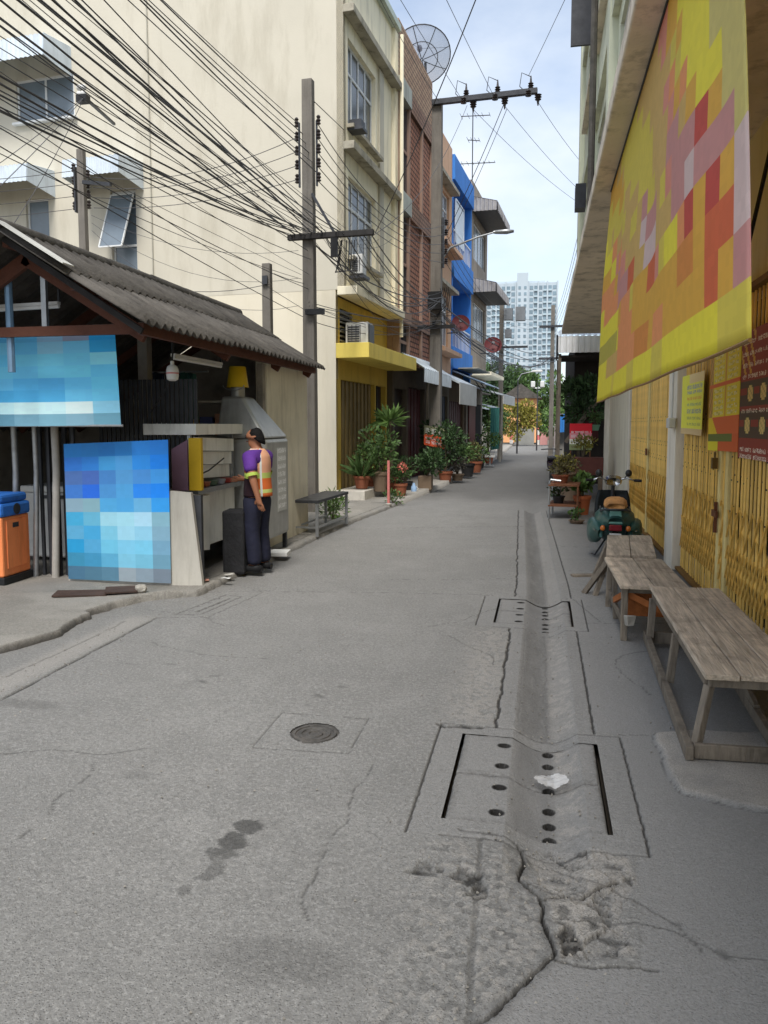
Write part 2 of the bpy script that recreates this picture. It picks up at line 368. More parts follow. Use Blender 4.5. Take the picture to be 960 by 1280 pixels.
    rel = fbm(X * 20, Y * 20, 6, 55); cv, ce = worley(X * 9 + jx * 30, Y * 9 + jy * 30, 5); c2, e2 = worley(X * 34 + jx * 40, Y * 34 + jy * 40, 8)
    Z = Z + r * ((cv - .6) * .014 + (rel - .45) * .010 - (1 - sstep(.0, .09, ce)) * .010 + (c2 - .5) * .004)
    lt = np.maximum(lt, r * np.clip(.15 + .55 * cv + (rel - .45) * 1.2, 0, .85)); dark = np.maximum(dark, r * np.clip((1 - sstep(.02, .10, ce)) * .75 * sstep(.35, .5, fbm(X * 7, Y * 7, 3, 58)) + sstep(.36, .28, rel) * .5, 0, .85))
    dark = np.maximum(dark, r * (1 - sstep(.0, .14, e2)) * .30)
    # coarse weathered margin left of the gutter and round the near crack
    mg = (1 - sstep(.0, .28, np.abs(X + .36))) * sstep(4.2, 4.4, Y) * (1 - sstep(6.2, 6.5, Y)); rel2 = fbm(X * 34, Y * 34, 6, 66)
    lt = np.maximum(lt, mg * .45 * sstep(.36, .5, rel2)); Z = Z - mg * .004 * sstep(.5, .4, rel2)
    mg = sstep(-.62, -.25, X) * (1 - sstep(-.03, .03, X - np.interp(Y, [1.9, 2.06, 2.3, 2.6, 3.05], [-.25, -.16, .02, .03, -.05]))) * (1 - sstep(2.95, 3.05, Y))
    c3, e3 = worley(X * 42 + jx * 30, Y * 42 + jy * 30, 15); Z = Z + mg * ((c3 - .5) * .0035 + (rel2 - .45) * .004); lt = np.maximum(lt, mg * .45 * sstep(.62, .95, c3)); dark = np.maximum(dark, mg * np.clip(.32 * sstep(.25, .05, c3) + .18 * (1 - sstep(0, .12, e3)), 0, .6))
    # right gutter slope is paler than the left, blotched
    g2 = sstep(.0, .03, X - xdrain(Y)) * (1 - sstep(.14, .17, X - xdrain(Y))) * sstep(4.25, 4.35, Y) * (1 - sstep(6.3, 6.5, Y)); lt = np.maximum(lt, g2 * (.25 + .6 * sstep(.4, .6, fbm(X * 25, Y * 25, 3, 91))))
    # darker trowelled screed on the right-hand side
    lim = np.interp(Y, [1., 2.06, 2.36, 2.37, 3.0, 3.05, 4.28, 4.3, 9, 16], [-.7, -.17, .07, .34, .40, .45, .45, .32, .30, .1]); s_ = sstep(-.012, .012, X - lim + (fbm(X * 12, Y * 12, 3, 8) - .45) * .03)
    s_ *= .55 + .6 * fbm(X * 1.5, Y * 1.5, 3, 15); s_ *= 1 - .6 * sstep(4.4, 6.5, Y); sm = np.maximum(sm, np.clip(s_, 0, 1))
    # frames of the drain boxes: smoother, greyer
    for (a, b, c, d_) in ((-.53, .45, 3.05, 4.25), (-.52, .41, 6.44, 7.62)):
        i = ((X > a) & (X < b) & (Y > c) & (Y < d_)); sm = np.maximum(sm, i * .45)
    gz = (np.abs(X - xdrain(Y) + .02) < .27) & (Y > 4.27); sm = np.maximum(sm, gz * .35)
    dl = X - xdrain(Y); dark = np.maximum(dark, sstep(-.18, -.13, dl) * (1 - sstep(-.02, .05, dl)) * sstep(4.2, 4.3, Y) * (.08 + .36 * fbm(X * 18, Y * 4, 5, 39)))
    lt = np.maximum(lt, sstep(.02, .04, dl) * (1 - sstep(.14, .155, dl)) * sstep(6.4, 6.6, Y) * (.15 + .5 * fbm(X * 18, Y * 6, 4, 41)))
    # pale raised slab under the near bench
    ins = inpoly(wx, wy, PATCH); dd = dpoly(wx, wy, PATCH, True); r = np.where(ins, sstep(0, .02, dd), 0); Z = Z + r * .022
    lt = np.maximum(lt, r * np.clip(.88 + (fbm(X * 7, Y * 7, 4, 31) - .45) * 1.8, 0, 1)); sm = sm * (1 - r)
    dark = np.maximum(dark, np.where(~ins, (1 - sstep(0, .012, dd)) * .6, 0))
    # oil and water stains
    st = [(-1.185, 2.965, .085, .05), (-1.20, 2.86, .075, .07), (-1.205, 2.75, .055, .07), (-1.20, 2.64, .04, .05), (-1.215, 2.57, .05, .035), (-1.24, 2.49, .035, .025)]
    a = np.zeros_like(X)
    for cx, cy, rx, ry in st: a = np.maximum(a, 1 - sstep(.75, 1.0, np.hypot((X - cx + jx * 2.5) / rx, (Y - cy + jy * 2.5) / ry) + (fbm(X * 35, Y * 35, 3, 71) - .45) * .7))
    dark = np.maximum(dark, a * np.interp(Y, [2.45, 2.7, 2.8], [.33, .38, .62]))
    for cx, cy, rx, ry, k in ((-3.05, 4.03, .3, .10, .25), (-2.187, 4.62, .07, .025, .4), (-2.137, 4.763, .06, .02, .35), (-2.83, 4.89, .10, .02, .25), (-2.55, 4.92, .06, .03, .3), (-1.33, 4.5, .04, .03, .35), (-1.25, 4.7, .05, .03, .3), (-1.36, 4.35, .03, .02, .3), (-1.9, 3.3, .12, .05, .18), (-.8, 2.2, .3, .12, .22), (.62, 2.52, .03, .02, .5), (.75, 2.3, .06, .03, .3), (.5, 2.62, .03, .02, .35), (.9, 2.75, .05, .02, .3)):
        d = np.hypot((X - cx + jx * 2) / rx, (Y - cy + jy * 2) / ry); dark = np.maximum(dark, (1 - sstep(.4, 1.1, d)) * k)
    # left: joint of the gutter strip, pale strip, three sunk cover plates
    groove([(-3.251, 3.0), (-3.251, 4.054), (-3.307, 6.145)], .011, .016, .9, False)
    groove([(-3.52, 3.4), (-3.519, 4.4), (-3.5, 5.4), (-3.513, 6.0)], .007, .006, .45, True)
    groove([(-3.30, 6.16), (-2.86, 6.235), (-2.76, 7.32), (-2.9, 7.42)], .006, .008, .5, True)
    groove([(-3.2, 6.3), (-2.97, 6.33), (-2.9, 7.1), (-3.08, 7.15), (-3.2, 6.3)], .008, .012, .7, False)
    groove([(-3.05, 6.42), (-2.98, 7.0)], .012, .016, .8, False)
    for q in range(4): groove([(-3.17 + q * .02, 6.45 + q * .17), (-3.12 + q * .02, 6.46 + q * .17)], .012, .016, .8, False)
    lt = np.maximum(lt, (1 - sstep(.05, .2, np.abs(X + 3.45))) * sstep(6.3, 6.0, Y) * .45)
    # tyre-worn darker middle
    return Z, dark, lt, sm

ys = [1.1]
while ys[-1] < 15.6: ys.append(ys[-1] + max(.0055, ys[-1] * .0027))
ys = np.array(ys)
xs = np.concatenate([np.arange(-4.3, -3.6, .03), np.arange(-3.6, -2.7, .014), np.arange(-2.7, -1.52, .014), np.arange(-1.52, -.9, .008), np.arange(-.9, -.6, .010), np.arange(-.6, .48, .0048), np.arange(.48, .7, .011), np.arange(.7, 1.64, .025)])
X, Y = np.meshgrid(xs, ys)
Z, dk_, lt_, sm_ = road_fields(X, Y)
xc = (X[:-1, :-1] + X[1:, 1:]) / 2; yc = (Y[:-1, :-1] + Y[1:, 1:]) / 2
keep = np.ones_like(xc, bool)
for b in (BOX1, BOX2): keep &= ~((xc > b[0]) & (xc < b[1]) & (yc > b[2]) & (yc < b[3]))
keep &= ~(np.hypot(xc + 1.2, (yc - 3.96)) < .135)
road = struct(link('road', grid_mesh('road', X, Y, Z, keep, (dk_, lt_, sm_)), ROADM))
# road beyond, narrowing and bending towards the far gate
yf = np.concatenate([np.arange(15.55, 40, .35), np.arange(40, 68, 1.0)]); tf = np.linspace(0, 1, 40)
YF, TF = np.meshgrid(yf, tf, indexing='ij')
xl = kerb_x(yf) - .3; xr = np.interp(yf, [15, 20, 41, 64, 70], [1.63, 1.62, 1.0, 1.4, 1.5])
XF = xl[:, None] * (1 - TF) + xr[:, None] * TF
ZF = (fbm(XF * .7, YF * .7, 3, 21) - .45) * .03 + vgut(XF, YF) * (1 - sstep(17, 21, YF)) - .004
DF = sstep(15.6, 20, YF + (fbm(XF * 1.5, YF * .5, 3, 6) - .45) * 3) * (1 - sstep(42, 47, YF)) * .42
for (yy, w) in ((17.5, .03), (23, .03), (29, .04), (36, .04)): DF = np.maximum(DF, (1 - sstep(w * .5, w * 1.5, np.abs(YF - yy))) * .35)
SF = np.clip(.3 * fbm(XF, YF * .3, 3, 4) + sstep(.35, 0, np.abs(XF - np.interp(YF, [15, 40], [-.4, .3]))) * .2, 0, 1)
link('road_far_stretch', grid_mesh('road_far_stretch', XF, YF, ZF, None, (DF, DF * 0, SF)), ROADM, road)
# pits and cover slabs of the drain
PITM = mat('drain_muck', (.02, .018, .015), .6, .4, 12, .3)
SLABM = ROADM
def cover(bx, ya, yb, holes, seed):
    x0, x1 = bx[0] + .012, bx[1] - .012
    xs_ = np.arange(x0, x1 + .003, .005); ys_ = np.arange(ya, yb + .003, .0055); A, B = np.meshgrid(xs_, ys_)
    Zs = vgut(A, B) + (fbm(A * 14, B * 14, 3, seed) - .45) * .004 + (fbm(A * 1.2, B * 1.2, 2, seed + 3) - .45) * .008
    ed = np.minimum(np.minimum(A - x0, xs_[-1] - A), np.minimum(B - ya, ys_[-1] - B)) + (fbm(A * 18, B * 18, 3, seed + 9) - .5) * .02
    Zs -= (1 - sstep(0, .014, ed)) * .012
    dk = (1 - sstep(-.002, .008, ed)) * .5
    for hx, hy, rx, ry in holes:
        d = np.hypot((A - hx) / rx, (B - hy) / ry); a = 1 - sstep(.85, 1.1, d + (fbm(A * 60, B * 60, 2, 4) - .4) * .3); Zs = Zs - a * .16; dk = np.maximum(dk, 1 - sstep(1.2, 1.6, d))
    lt = (sstep(.02, .05, A - xdrain(B)) * (1 - sstep(.14, .17, A - xdrain(B)))) * (.15 + .5 * sstep(.42, .6, fbm(A * 25, B * 25, 3, seed)))
    sm = np.full_like(A, .55) * (1 - lt) + .35 * sstep(.09, .06, np.abs(A - xdrain(B) + .085))
    dl = A - xdrain(B); dk = np.maximum(dk, sstep(-.18, -.13, dl) * (1 - sstep(-.02, .05, dl)) * (.06 + .34 * fbm(A * 18, B * 4, 5, 39))); dk = np.maximum(dk, (1 - sstep(.0, .05, ed)) * .35 * fbm(A * 40, B * 40, 3, seed + 2) * 1.6)
    # skirt: drop the outer ring
    Zs[0, :] = Zs[-1, :] = -.09; Zs[:, 0] = Zs[:, -1] = -.09
    A[0, :], A[-1, :] = A[1, :], A[-2, :]; B[:, 0], B[:, -1] = B[:, 1], B[:, -2]; A[:, 0], A[:, -1] = A[:, 1], A[:, -2]; B[0, :], B[-1, :] = B[1, :], B[-2, :]
    return link('drain_cover', grid_mesh('drain_cover', A, B, Zs, None, (dk, lt, np.clip(sm, 0, 1))), SLABM, road)
for bx, fr in ((BOX1, 0), (BOX2, 1)):
    p = MB(); x0, x1, y0, y1 = bx
    for q in ([(x0, y0), (x1, y0)], [(x1, y0), (x1, y1)], [(x1, y1), (x0, y1)], [(x0, y1), (x0, y0)]):
        (a, b), (c, d) = q; p.poly([(a, b, -.075), (c, d, -.075), (c, d, -.35), (a, b, -.35)])
    p.poly([(x0 - .01, y0 - .01, -.33), (x1 + .01, y0 - .01, -.33), (x1 + .01, y1 + .01, -.33), (x0 - .01, y1 + .01, -.33)])
    p.build('drain_pit', PITM, road)
    ym = (y0 + y1) / 2 - .01
    for k, (ya, yb) in enumerate(((y0 + .003, ym - .003), (ym + .003, y1 - .003))):
        L = yb - ya
        cov = [(-.165, ya + L * q, .026, .022) for q in (.22, .74)]
        vv = [(.062, ya + L * q, .022, .024) for q in ((.04, .30, .60) if k == 0 else (.02, .30, .58, .88))]
        cover(bx, ya, yb, cov + vv, 100 + 7 * k + 31 * fr)
# loose grit along the cracks, gutter and kerb
rg0 = np.random.default_rng(3); gv, gf = [], []
for k in range(750):
    q = rg0.random()
    if q < .14: t_ = crackA[rg0.integers(len(crackA) - 1)]; x, y = t_[0] + rg0.normal() * .12, t_[1] + rg0.normal() * .12
    elif q < .45: y = rg0.uniform(2.2, 10); x = float(xdrain(y)) + rg0.normal() * .10
    elif q < .62: y = rg0.uniform(3.8, 7); x = -3.4 + rg0.normal() * .15
    else: x, y = rg0.uniform(-3.2, 1.4), rg0.uniform(1.9, 8)
    x = float(np.clip(x, -3.6, 1.55)); r_ = rg0.uniform(.0025, .0075); z = float(vgut(np.array(x), np.array(y))) * float(sstep(2.6, 3.1, np.array(y))) + (.006 if y > 3 else .002); b0 = len(gv)
    for ax in ((1, 0, 0), (-.6, .9, .1), (-.5, -.8, .15), (.1, .1, 1.1), (0, 0, -.9)): gv.append((x + r_ * ax[0] * rg0.uniform(.7, 1.3), y + r_ * ax[1] * rg0.uniform(.7, 1.3), z + r_ * ax[2]))
    gf += [(b0, b0 + 1, b0 + 3), (b0 + 1, b0 + 2, b0 + 3), (b0 + 2, b0, b0 + 3), (b0 + 1, b0, b0 + 4), (b0 + 2, b0 + 1, b0 + 4), (b0, b0 + 2, b0 + 4)]
gm = MB(); gm.v, gm.f = gv, gf; gr = gm.build('grit', mat('grit_stone', (.24, .225, .2), .9, .4, 60, 0)); gr['kind'] = 'stuff'; tag(gr, 'loose pale grit scattered on the road and along the gutter', 'grit')
# manhole cover
IRON = mat('cast_iron', (.085, .08, .074), .7, .4, 20, .4, metal=.25, dirt=(.2, .17, .14), dscale=12, damt=.5)
mc = MB().lathe([(.001, -.002), (.03, -.002), (.032, .004), (.045, .004), (.047, -.002), (.07, -.002), (.072, .004), (.088, .004), (.09, -.002), (.105, -.002), (.107, .005), (.122, .005), (.124, -.004), (.137, -.004), (.14, .003), (.15, .0), (.152, -.05)], 40, (-1.2, 3.96, -.002), False)
mc.build('manhole_cover', IRON, road, True)

# raised concrete apron in front of the stall, then the footway on the left
def apron_fields(X, Y):
    jx = (fbm(X * 7, Y * 7, 3, 103) - .45) * .10; wx, wy = X + jx, Y + (fbm(X * 7, Y * 7, 3, 107) - .45) * .10
    ins = inpoly(wx, wy, APRON); d = dpoly(wx, wy, APRON, True); sd_ = np.where(ins, d, -d)
    Z = -.06 + sstep(-.02, .03, sd_) * .115 + (fbm(X * 1.5, Y * 1.5, 3, 44) - .45) * .02 + (fbm(X * 15, Y * 15, 3, 45) - .45) * .005
    dark = (1 - sstep(.0, .05, np.abs(sd_ + .005))) * .95 * sstep(6.6, 6.0, Y) + (1 - sstep(0, .03, np.abs(sd_))) * .3 * sstep(6.6, 7, Y)
    lump = (1 - sstep(.4, 1.1, np.hypot((X + 3.55) / .25, (Y - 6.75) / .3))); Z = Z + lump * .05 * fbm(X * 10, Y * 10, 3, 61)
    lt = .5 * sstep(.42, .6, fbm(X * 2, Y * 2, 4, 49)); sm = .4 * sstep(.5, .62, fbm(X * 1.3, Y * 1.3, 3, 59))
    # darker ground along the stall
    dark = np.maximum(dark, (1 - sstep(.3, 1.1, np.hypot((X + 3.9) / .5, (Y - 8.3) / 1.6))) * .75)
    for c in (7.9, 9.4, 10.9): dark = np.maximum(dark, (1 - sstep(.01, .025, np.abs(Y - c - .1 * X))) * .4)
    dark = np.maximum(dark, (1 - sstep(.006, .016, np.abs(sd_ - .16))) * .6 * sstep(7.1, 7.3, Y))
    return Z, np.clip(dark, 0, 1), lt, sm
X, Y = np.meshgrid(np.concatenate([np.arange(-9, -4.6, .08), np.arange(-4.6, -2.85, .016)]), np.concatenate([np.arange(3.4, 7.6, .018), np.arange(7.6, 16.2, .04)]))
Z, a_, b_, c_ = apron_fields(X, Y)
pave = struct(link('pavement', grid_mesh('pavement', X, Y, Z, None, (a_, b_, c_)), PAVEM))
yf = np.arange(16, 67, .5); TF = np.linspace(0, 1, 24); YF, TT = np.meshgrid(yf, TF, indexing='ij')
XF = (kerb_x(yf) - 6)[:, None] * (1 - TT) + kerb_x(yf)[:, None] * TT
ZF = .055 + .05 * sstep(16, 19, YF) + (fbm(XF * 2, YF * 2, 3, 12) - .45) * .02; ZF[:, -1] = -.06; XF[:, -2] = XF[:, -1] - .01; XF[:, -3] = XF[:, -1] - .16
link('kerb_stretch', grid_mesh('kerb_stretch', XF, YF, ZF, None, ((1 - sstep(.0, .05, np.abs(kerb_x(YF) - .42 - XF))) * .6, np.maximum(.5 * sstep(.4, .6, fbm(XF * 2, YF, 3, 2)), 1 - sstep(.1, .2, np.abs(kerb_x(YF) - .08 - XF))), XF * 0)), PAVEM, pave)
# ground to the right of the far road
struct(MB().box(.9, 8, 20.5, 66, -.3, -.015).build('verge', PAVEM))
# ================================================================ RIGHT-HAND SIDE
def panel(name, fn, nu, nv, rgb, m, parent=None, back=None, thick=.004):
    """printed sheet: fn(u, v) -> point, rgb(i, j) -> linear colour of the cell; a plain back sheet gives it thickness"""
    v = [tuple(fn(i / nu, j / nv)) for j in range(nv + 1) for i in range(nu + 1)]
    f = [(j * (nu + 1) + i, j * (nu + 1) + i + 1, (j + 1) * (nu + 1) + i + 1, (j + 1) * (nu + 1) + i) for j in range(nv) for i in range(nu)]
    me = bpy.data.meshes.new(name); me.from_pydata(v, [], f); me.update()
    a = me.attributes.new('print', 'FLOAT_COLOR', 'FACE')
    a.data.foreach_set('color', np.array([(*rgb(i, j), 1) for j in range(nv) for i in range(nu)], np.float32).ravel())
    o = link(name, me, m, parent); s = o.modifiers.new('solid', 'SOLIDIFY'); s.thickness = thick; s.offset = -1
    return o
PRINT = attr_mat('vinyl_print', .5, .3)
def soft_cells(grid, pal, k, edge=.30, noise=.05, seed=1):
    """cell colours of a coarse print, sampled k times finer with softened borders"""
    nv, nu = len(grid), len(grid[0]); rnd = random.Random(seed)
    A = np.array([[lin(pal[c]) if isinstance(c, str) else lin(c) for c in row] for row in grid[::-1]])
    def rgb(i, j):
        x = (i + .5) / k - .5; y = (j + .5) / k - .5
        def sp(t, n):
            b = math.floor(t); f = t - b; f = min(1, max(0, (f - .5) / edge + .5)); return min(n - 1, max(0, b)), min(n - 1, max(0, b + 1)), f
        x0, x1, fx = sp(x, nu); y0, y1, fy = sp(y, nv)
        c = (A[y0, x0] * (1 - fx) + A[y0, x1] * fx) * (1 - fy) + (A[y1, x0] * (1 - fx) + A[y1, x1] * fx) * fy
        return tuple(np.clip(c * (1 + noise * (rnd.random() - .5)), 0, 1))
    return nu * k, nv * k, rgb

PALEG = mat('pale_green_paint', lin((205, 208, 186)), .85, .08, 1.2, .15, 30, dirt=lin((120, 118, 105)), dscale=1.6, damt=.55, streak=3)
SOFF = mat('mouldy_soffit', lin((222, 210, 192)), .9, .12, 1.5, .25, 30, dirt=lin((70, 64, 56)), dscale=3.2, damt=.8)
BEIGE = mat('beige_render', lin((232, 225, 204)), .85, .07, 1.3, .12, 40, dirt=lin((140, 128, 105)), dscale=1.8, damt=.5, streak=2.5)
PILM = mat('off_white_pillar', lin((236, 230, 216)), .8, .06, 2, .1, 40, dirt=lin((150, 140, 120)), dscale=3, damt=.5, streak=3)
YEL = mat('yellow_gate_paint', lin((238, 196, 104)), .4, .12, 7, .1, 60, metal=0, spec=.5, dirt=lin((150, 106, 50)), dscale=5, damt=.6, streak=4, rnd=.16)
YELP = mat('pale_yellow_gate_paint', lin((240, 220, 150)), .5, .1, 7, .1, 60, spec=.5, dirt=lin((130, 95, 45)), dscale=6, damt=.5, streak=4)
YELD = mat('yellow_gate_sheet', lin((128, 94, 44)), .6, .15, 4, .15, 50, dirt=lin((95, 70, 38)), dscale=3, damt=.6, streak=4)
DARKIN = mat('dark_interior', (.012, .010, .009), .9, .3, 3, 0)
STEEL = mat('galvanised_steel', lin((165, 168, 170)), .42, .15, 9, .08, 60, metal=.75, dirt=lin((95, 90, 84)), dscale=6, damt=.5)
BLK = mat('black_rubber', (.012, .012, .013), .55, .3, 9, .1)
GREYM = mat('dark_grey_metal', (.05, .052, .058), .5, .25, 6, .1, metal=.3)
WHITEP = mat('white_plastic', (.62, .62, .60), .45, .06, 6, .05, dirt=(.3, .28, .25), dscale=5, damt=.4)
RUST = mat('rusty_steel', lin((120, 78, 54)), .8, .3, 14, .3, metal=.2, dirt=lin((60, 40, 30)), dscale=9, damt=.7)

rb = thing('shophouse', 'pale green shophouse with overhanging upper floor and yellow folding gates on the right', 'building', (1.6, 5, 0))
def rp_(mb, name, m, **k):
    mb.v = [(x - 1.6, y - 5, z) for x, y, z in mb.v]; return mb.build(name, m, rb, **k)
# ground-floor wall: pier, gate openings, beige wall beyond
gw = MB(); gw.wall((1.66, -3, 0), (0, 1, 0), (0, 0, 1), (-1, 0, 0), 23.2, 4.06, [(6.4, 12.42, .02, 2.78), (13.0, 17.86, .02, 2.78)], .18)
rp_(gw, 'wall', BEIGE)
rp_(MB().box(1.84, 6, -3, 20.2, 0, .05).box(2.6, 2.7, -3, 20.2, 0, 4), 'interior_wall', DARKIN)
rp_(MB().box(1.52, 1.72, 9.43, 9.99, 0, 4.05), 'pillar', PILM, bevel=.01)
rp_(MB().box(1.58, 1.72, 14.86, 15.0, 0, 4.05), 'pillar', PILM, bevel=.008)
rp_(MB().box(1.55, 1.75, 20.02, 20.25, 0, 4.05), 'pillar', PILM, bevel=.008)
so_ = rp_(MB().box(.47, 6, -3, 20.9, 4.06, 4.2), 'soffit_slab', SOFF, bevel=.015)
up = MB(); holes = []
for y0 in (4.1, 8.3, 12.6, 16.6):
    for z0 in (1.1, 4.4): holes.append((y0 - .2 + 3, y0 + 2.6 + 3, z0, z0 + 1.6))
up.wall((.92, -3, 4.2), (0, 1, 0), (0, 0, 1), (-1, 0, 0), 23.8, 8.4, holes, .16)
up.box(.925, 6, 20.78, 20.8, 4.2, 12.6)
rp_(up, 'upper_wall', PALEG)
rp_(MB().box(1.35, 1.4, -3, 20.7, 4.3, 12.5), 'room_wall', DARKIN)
GLASS = mat('window_glass', (.03, .036, .042), .12, .2, 2, 0, spec=.6)
for y0, y1, z0, z1 in holes:
    w_ = rp_(MB().box(.99, 1.0, y0 - 3, y1 - 3, z0 + 4.2, z1 + 4.2), 'window', GLASS)
    fm = MB()
    for q in (0, .5, 1): yy = y0 - 3 + .03 + (y1 - y0 - .06) * q; fm.box(.965, 1.03, yy - .03, yy + .03, z0 + 4.202, z1 + 4.198)
    for q in (0, 1): zz = z0 + 4.23 + (z1 - z0 - .06) * q; fm.box(.967, 1.028, y0 - 2.998, y1 - 3.002, zz - .028, zz + .028)
    o = fm
    o.v = [(x - 1.6, y - 5, z) for x, y, z in o.v]; o.build('frame', WHITEP, w_)
    rp_(MB().box(.80, .99, y0 - 3.1, y1 - 2.9, z0 + 4.1, z0 + 4.19), 'window_sill', SOFF)
for yy in (-1, 3.2, 7.3, 11.4, 15.5, 20.45): rp_(MB().box(.80, .94, yy - .17, yy + .17, 4.21, 12.5), 'pilaster', PALEG, bevel=.008)
for zz in (7.3, 10.6): rp_(MB().box(.83, .95, -3, 20.7, zz - .14, zz + .14), 'floor_band', PALEG)
# dark hinged shutter and stained drainpipe on the upper storey
sh = rp_(MB().box(.40, .84, 15.1, 15.16, 8.6, 10.4), 'window_shutter', GREYM); rp_(MB().tube([(.74, 13.8, 4.25), (.74, 13.8, 9.0), (.80, 13.8, 9.4), (.80, 13.8, 12)], .055, 8), 'drainpipe', mat('stained_pipe', lin((92, 88, 82)), .8, .3, 6, .2, dirt=(.02, .02, .02), damt=.8), smooth=True)
rp_(MB().box(.62, .84, 17.3, 17.7, 6.3, 6.8), 'meter_box', GREYM)
rp_(MB().tube([(1.58, 5.0, 4.0), (1.58, 6.1, 3.75), (1.56, 6.6, 3.1), (1.57, 6.9, 2.9)], .016, 6), 'service_cable', BLK, smooth=True)

# folding gates: every bar, lattice strip and stile its own piece
barm = MB().prism([(.004, -.021, .06), (-.002, -.021, .06), (-.011, -.009, .06), (-.011, .009, .06), (-.002, .021, .06), (.004, .021, .06)], (0, 0, 2.68)).mesh('gate_bar'); barm.materials.append(YEL)
strm = MB().bar((-.022, -.11, .0), (-.022, .11, .36), .004, .014, (1, 0, 0)).mesh('lattice_strip'); strm.materials.append(YEL)
strm2 = MB().bar((-.027, .11, .0), (-.027, -.11, .36), .004, .014, (1, 0, 0)).mesh('lattice_strip'); strm2.materials.append(YEL)
rvm = MB().lathe([(.001, 0), (.012, 0), (.012, .008), (.001, .010)], 6, cap=False).mesh('rivet'); rvm.materials.append(GREYM)
def gate(y0, y1, stiles, label, dense, sheet):
    g = thing('folding_gate', label, 'gate', (1.62, y0, 0), 0, 'yellow folding gates of the right shophouse')
    MB().box(-.06, .05, 0, y1 - y0, .021, .05).build('bottom_rail', YELD, g); MB().box(-.06, .05, 0, y1 - y0, 2.745, 2.79).build('top_rail', YELD, g)
    n = int((y1 - y0) / dense); rr = random.Random(int(y0 * 10))
    for i in range(n + 1):
        yy = .05 + (y1 - y0 - .1) * i / n
        if any(abs(yy - (s - y0)) < .07 for s in stiles): continue
        link('gate_bar', barm, None, g, loc=(rr.uniform(-.003, .003), yy + rr.uniform(-.012, .012), 0))
    for i in range(0, n - 1):
        yy = .05 + (y1 - y0 - .1) * (i + 1) / n
        for z0 in ((.30, .66) if i % 2 else (.30,)):
            link('lattice_strip', strm, None, g, loc=(.010, yy, z0)); link('lattice_strip', strm2, None, g, loc=(.008, yy, z0))
    rv = MB()
    for i in range(n + 1):
        yy = .05 + (y1 - y0 - .1) * i / n
        for zz in (.5, .95, 1.22, 1.42, 1.75): rv.box(-.014, -.007, yy - .006, yy + .006, zz + (i % 2) * .05, zz + (i % 2) * .05 + .012)
    o = rv.build('rivets', GREYM, g); o['kind'] = 'stuff'
    for s in stiles: MB().box(-.030, .02, s - y0 - .045, s - y0 + .045, .05, 2.745).build('stile', YELP, g, bevel=.006)
    if sheet:
        for a, b in sheet: MB().box(.062, .07, a - y0, b - y0, .05, 2.74).build('backing_sheet', YELD, g)
    return g
ga = gate(3.45, 9.42, (7.18, 7.45), 'yellow folding steel gate with posters and padlock, nearest the benches', .105, None)
lk = MB().box(-.09, -.045, 4.0, 4.06, 1.30, 1.40).tube([(-.066, 4.01, 1.40), (-.066, 4.01, 1.45), (-.066, 4.05, 1.45), (-.066, 4.05, 1.40)], .006, 6).build('padlock', mat('old_brass', lin((110, 88, 50)), .45, .3, 9, .1, metal=.7), ga)
MB().box(-.065, -.045, 3.92, 4.1, .86, .92).box(-.066, -.04, 3.96, 3.99, .72, 1.0).build('latch', RUST, ga)
gb = gate(10.0, 14.85, (12.34,), 'yellow folding steel gate between the off-white pillar and the beige wall', .105, [(10.05, 14.8)])
MB().box(-.07, -.045, 2.2, 2.28, 1.24, 1.34).build('latch', RUST, gb)
sb = thing('switch_box', 'small white switch box fixed to the off-white pillar', 'switch box', (1.5, 9.5, 1.72))
MB().box(-.06, .02, -.1, .1, -.06, .06).build('cover', WHITEP, sb, bevel=.01); MB().tube([(-.01, 0, .06), (-.01, 0, .9)], .012, 6).build('conduit', WHITEP, sb)

# posters on the near gate
def text_rows(bgf, ink, nu, nv, rows, cols, seed, k=3, gain=1.6):
    """rows of small glyph-like marks; rows and cols are given in coarse cells, the print is k times finer"""
    rr = random.Random(seed); on = set()
    for (j0, j1) in rows:
        for (i0, i1) in cols:
            i = i0 * k
            while i < i1 * k:
                for _ in range(rr.randint(3, 9)):
                    g = [[rr.random() < .62 for _ in range(3)] for _ in range((j1 - j0) * k)]
                    for jj, row in enumerate(g):
                        if jj == len(g) - 1 and rr.random() < .5: continue
                        for ii, b in enumerate(row):
                            if b and i + ii < i1 * k: on.add((i + ii, j0 * k + jj))
                    i += 4
                    if i >= i1 * k: break
                i += rr.randint(2, 5)
    return nu * k, nv * k, lambda i, j: tuple(min(.9, gain * v) for v in (ink(i // k, j // k) if (i, j) in on else bgf(i // k, j // k)))
P1n = (48, 40)
def p1bg(i, j):
    if j > 33: return lin((196, 176, 130)) if i > 16 else lin((214, 198, 70))
    if j < 4: return lin((182, 160, 120))
    return lin((216, 206, 72)) if (i + j) % 9 else lin((206, 192, 60))
def p1ink(i, j): return lin((70, 96, 170)) if j > 26 else (lin((190, 120, 60)) if j > 22 else lin((110, 140, 120)) if j > 17 else lin((66, 92, 150)) if j > 12 else lin((120, 130, 90)))
po = panel('poster', lambda u, v: (1.555 + .012 * math.sin(u * 5) * (1 - v), 9.28 - 1.2 * u, 1.60 + .64 * v - .01 * u), *text_rows(p1bg, p1ink, *P1n, [(30, 33), (27, 29), (23, 25), (19, 21), (14, 17), (10, 12), (6, 8)], [(12, 45)], 4), PRINT)
tag(po, 'yellow poster with rows of blue lettering tied to the gate beside the pillar', 'poster')
P2n = (44, 56)
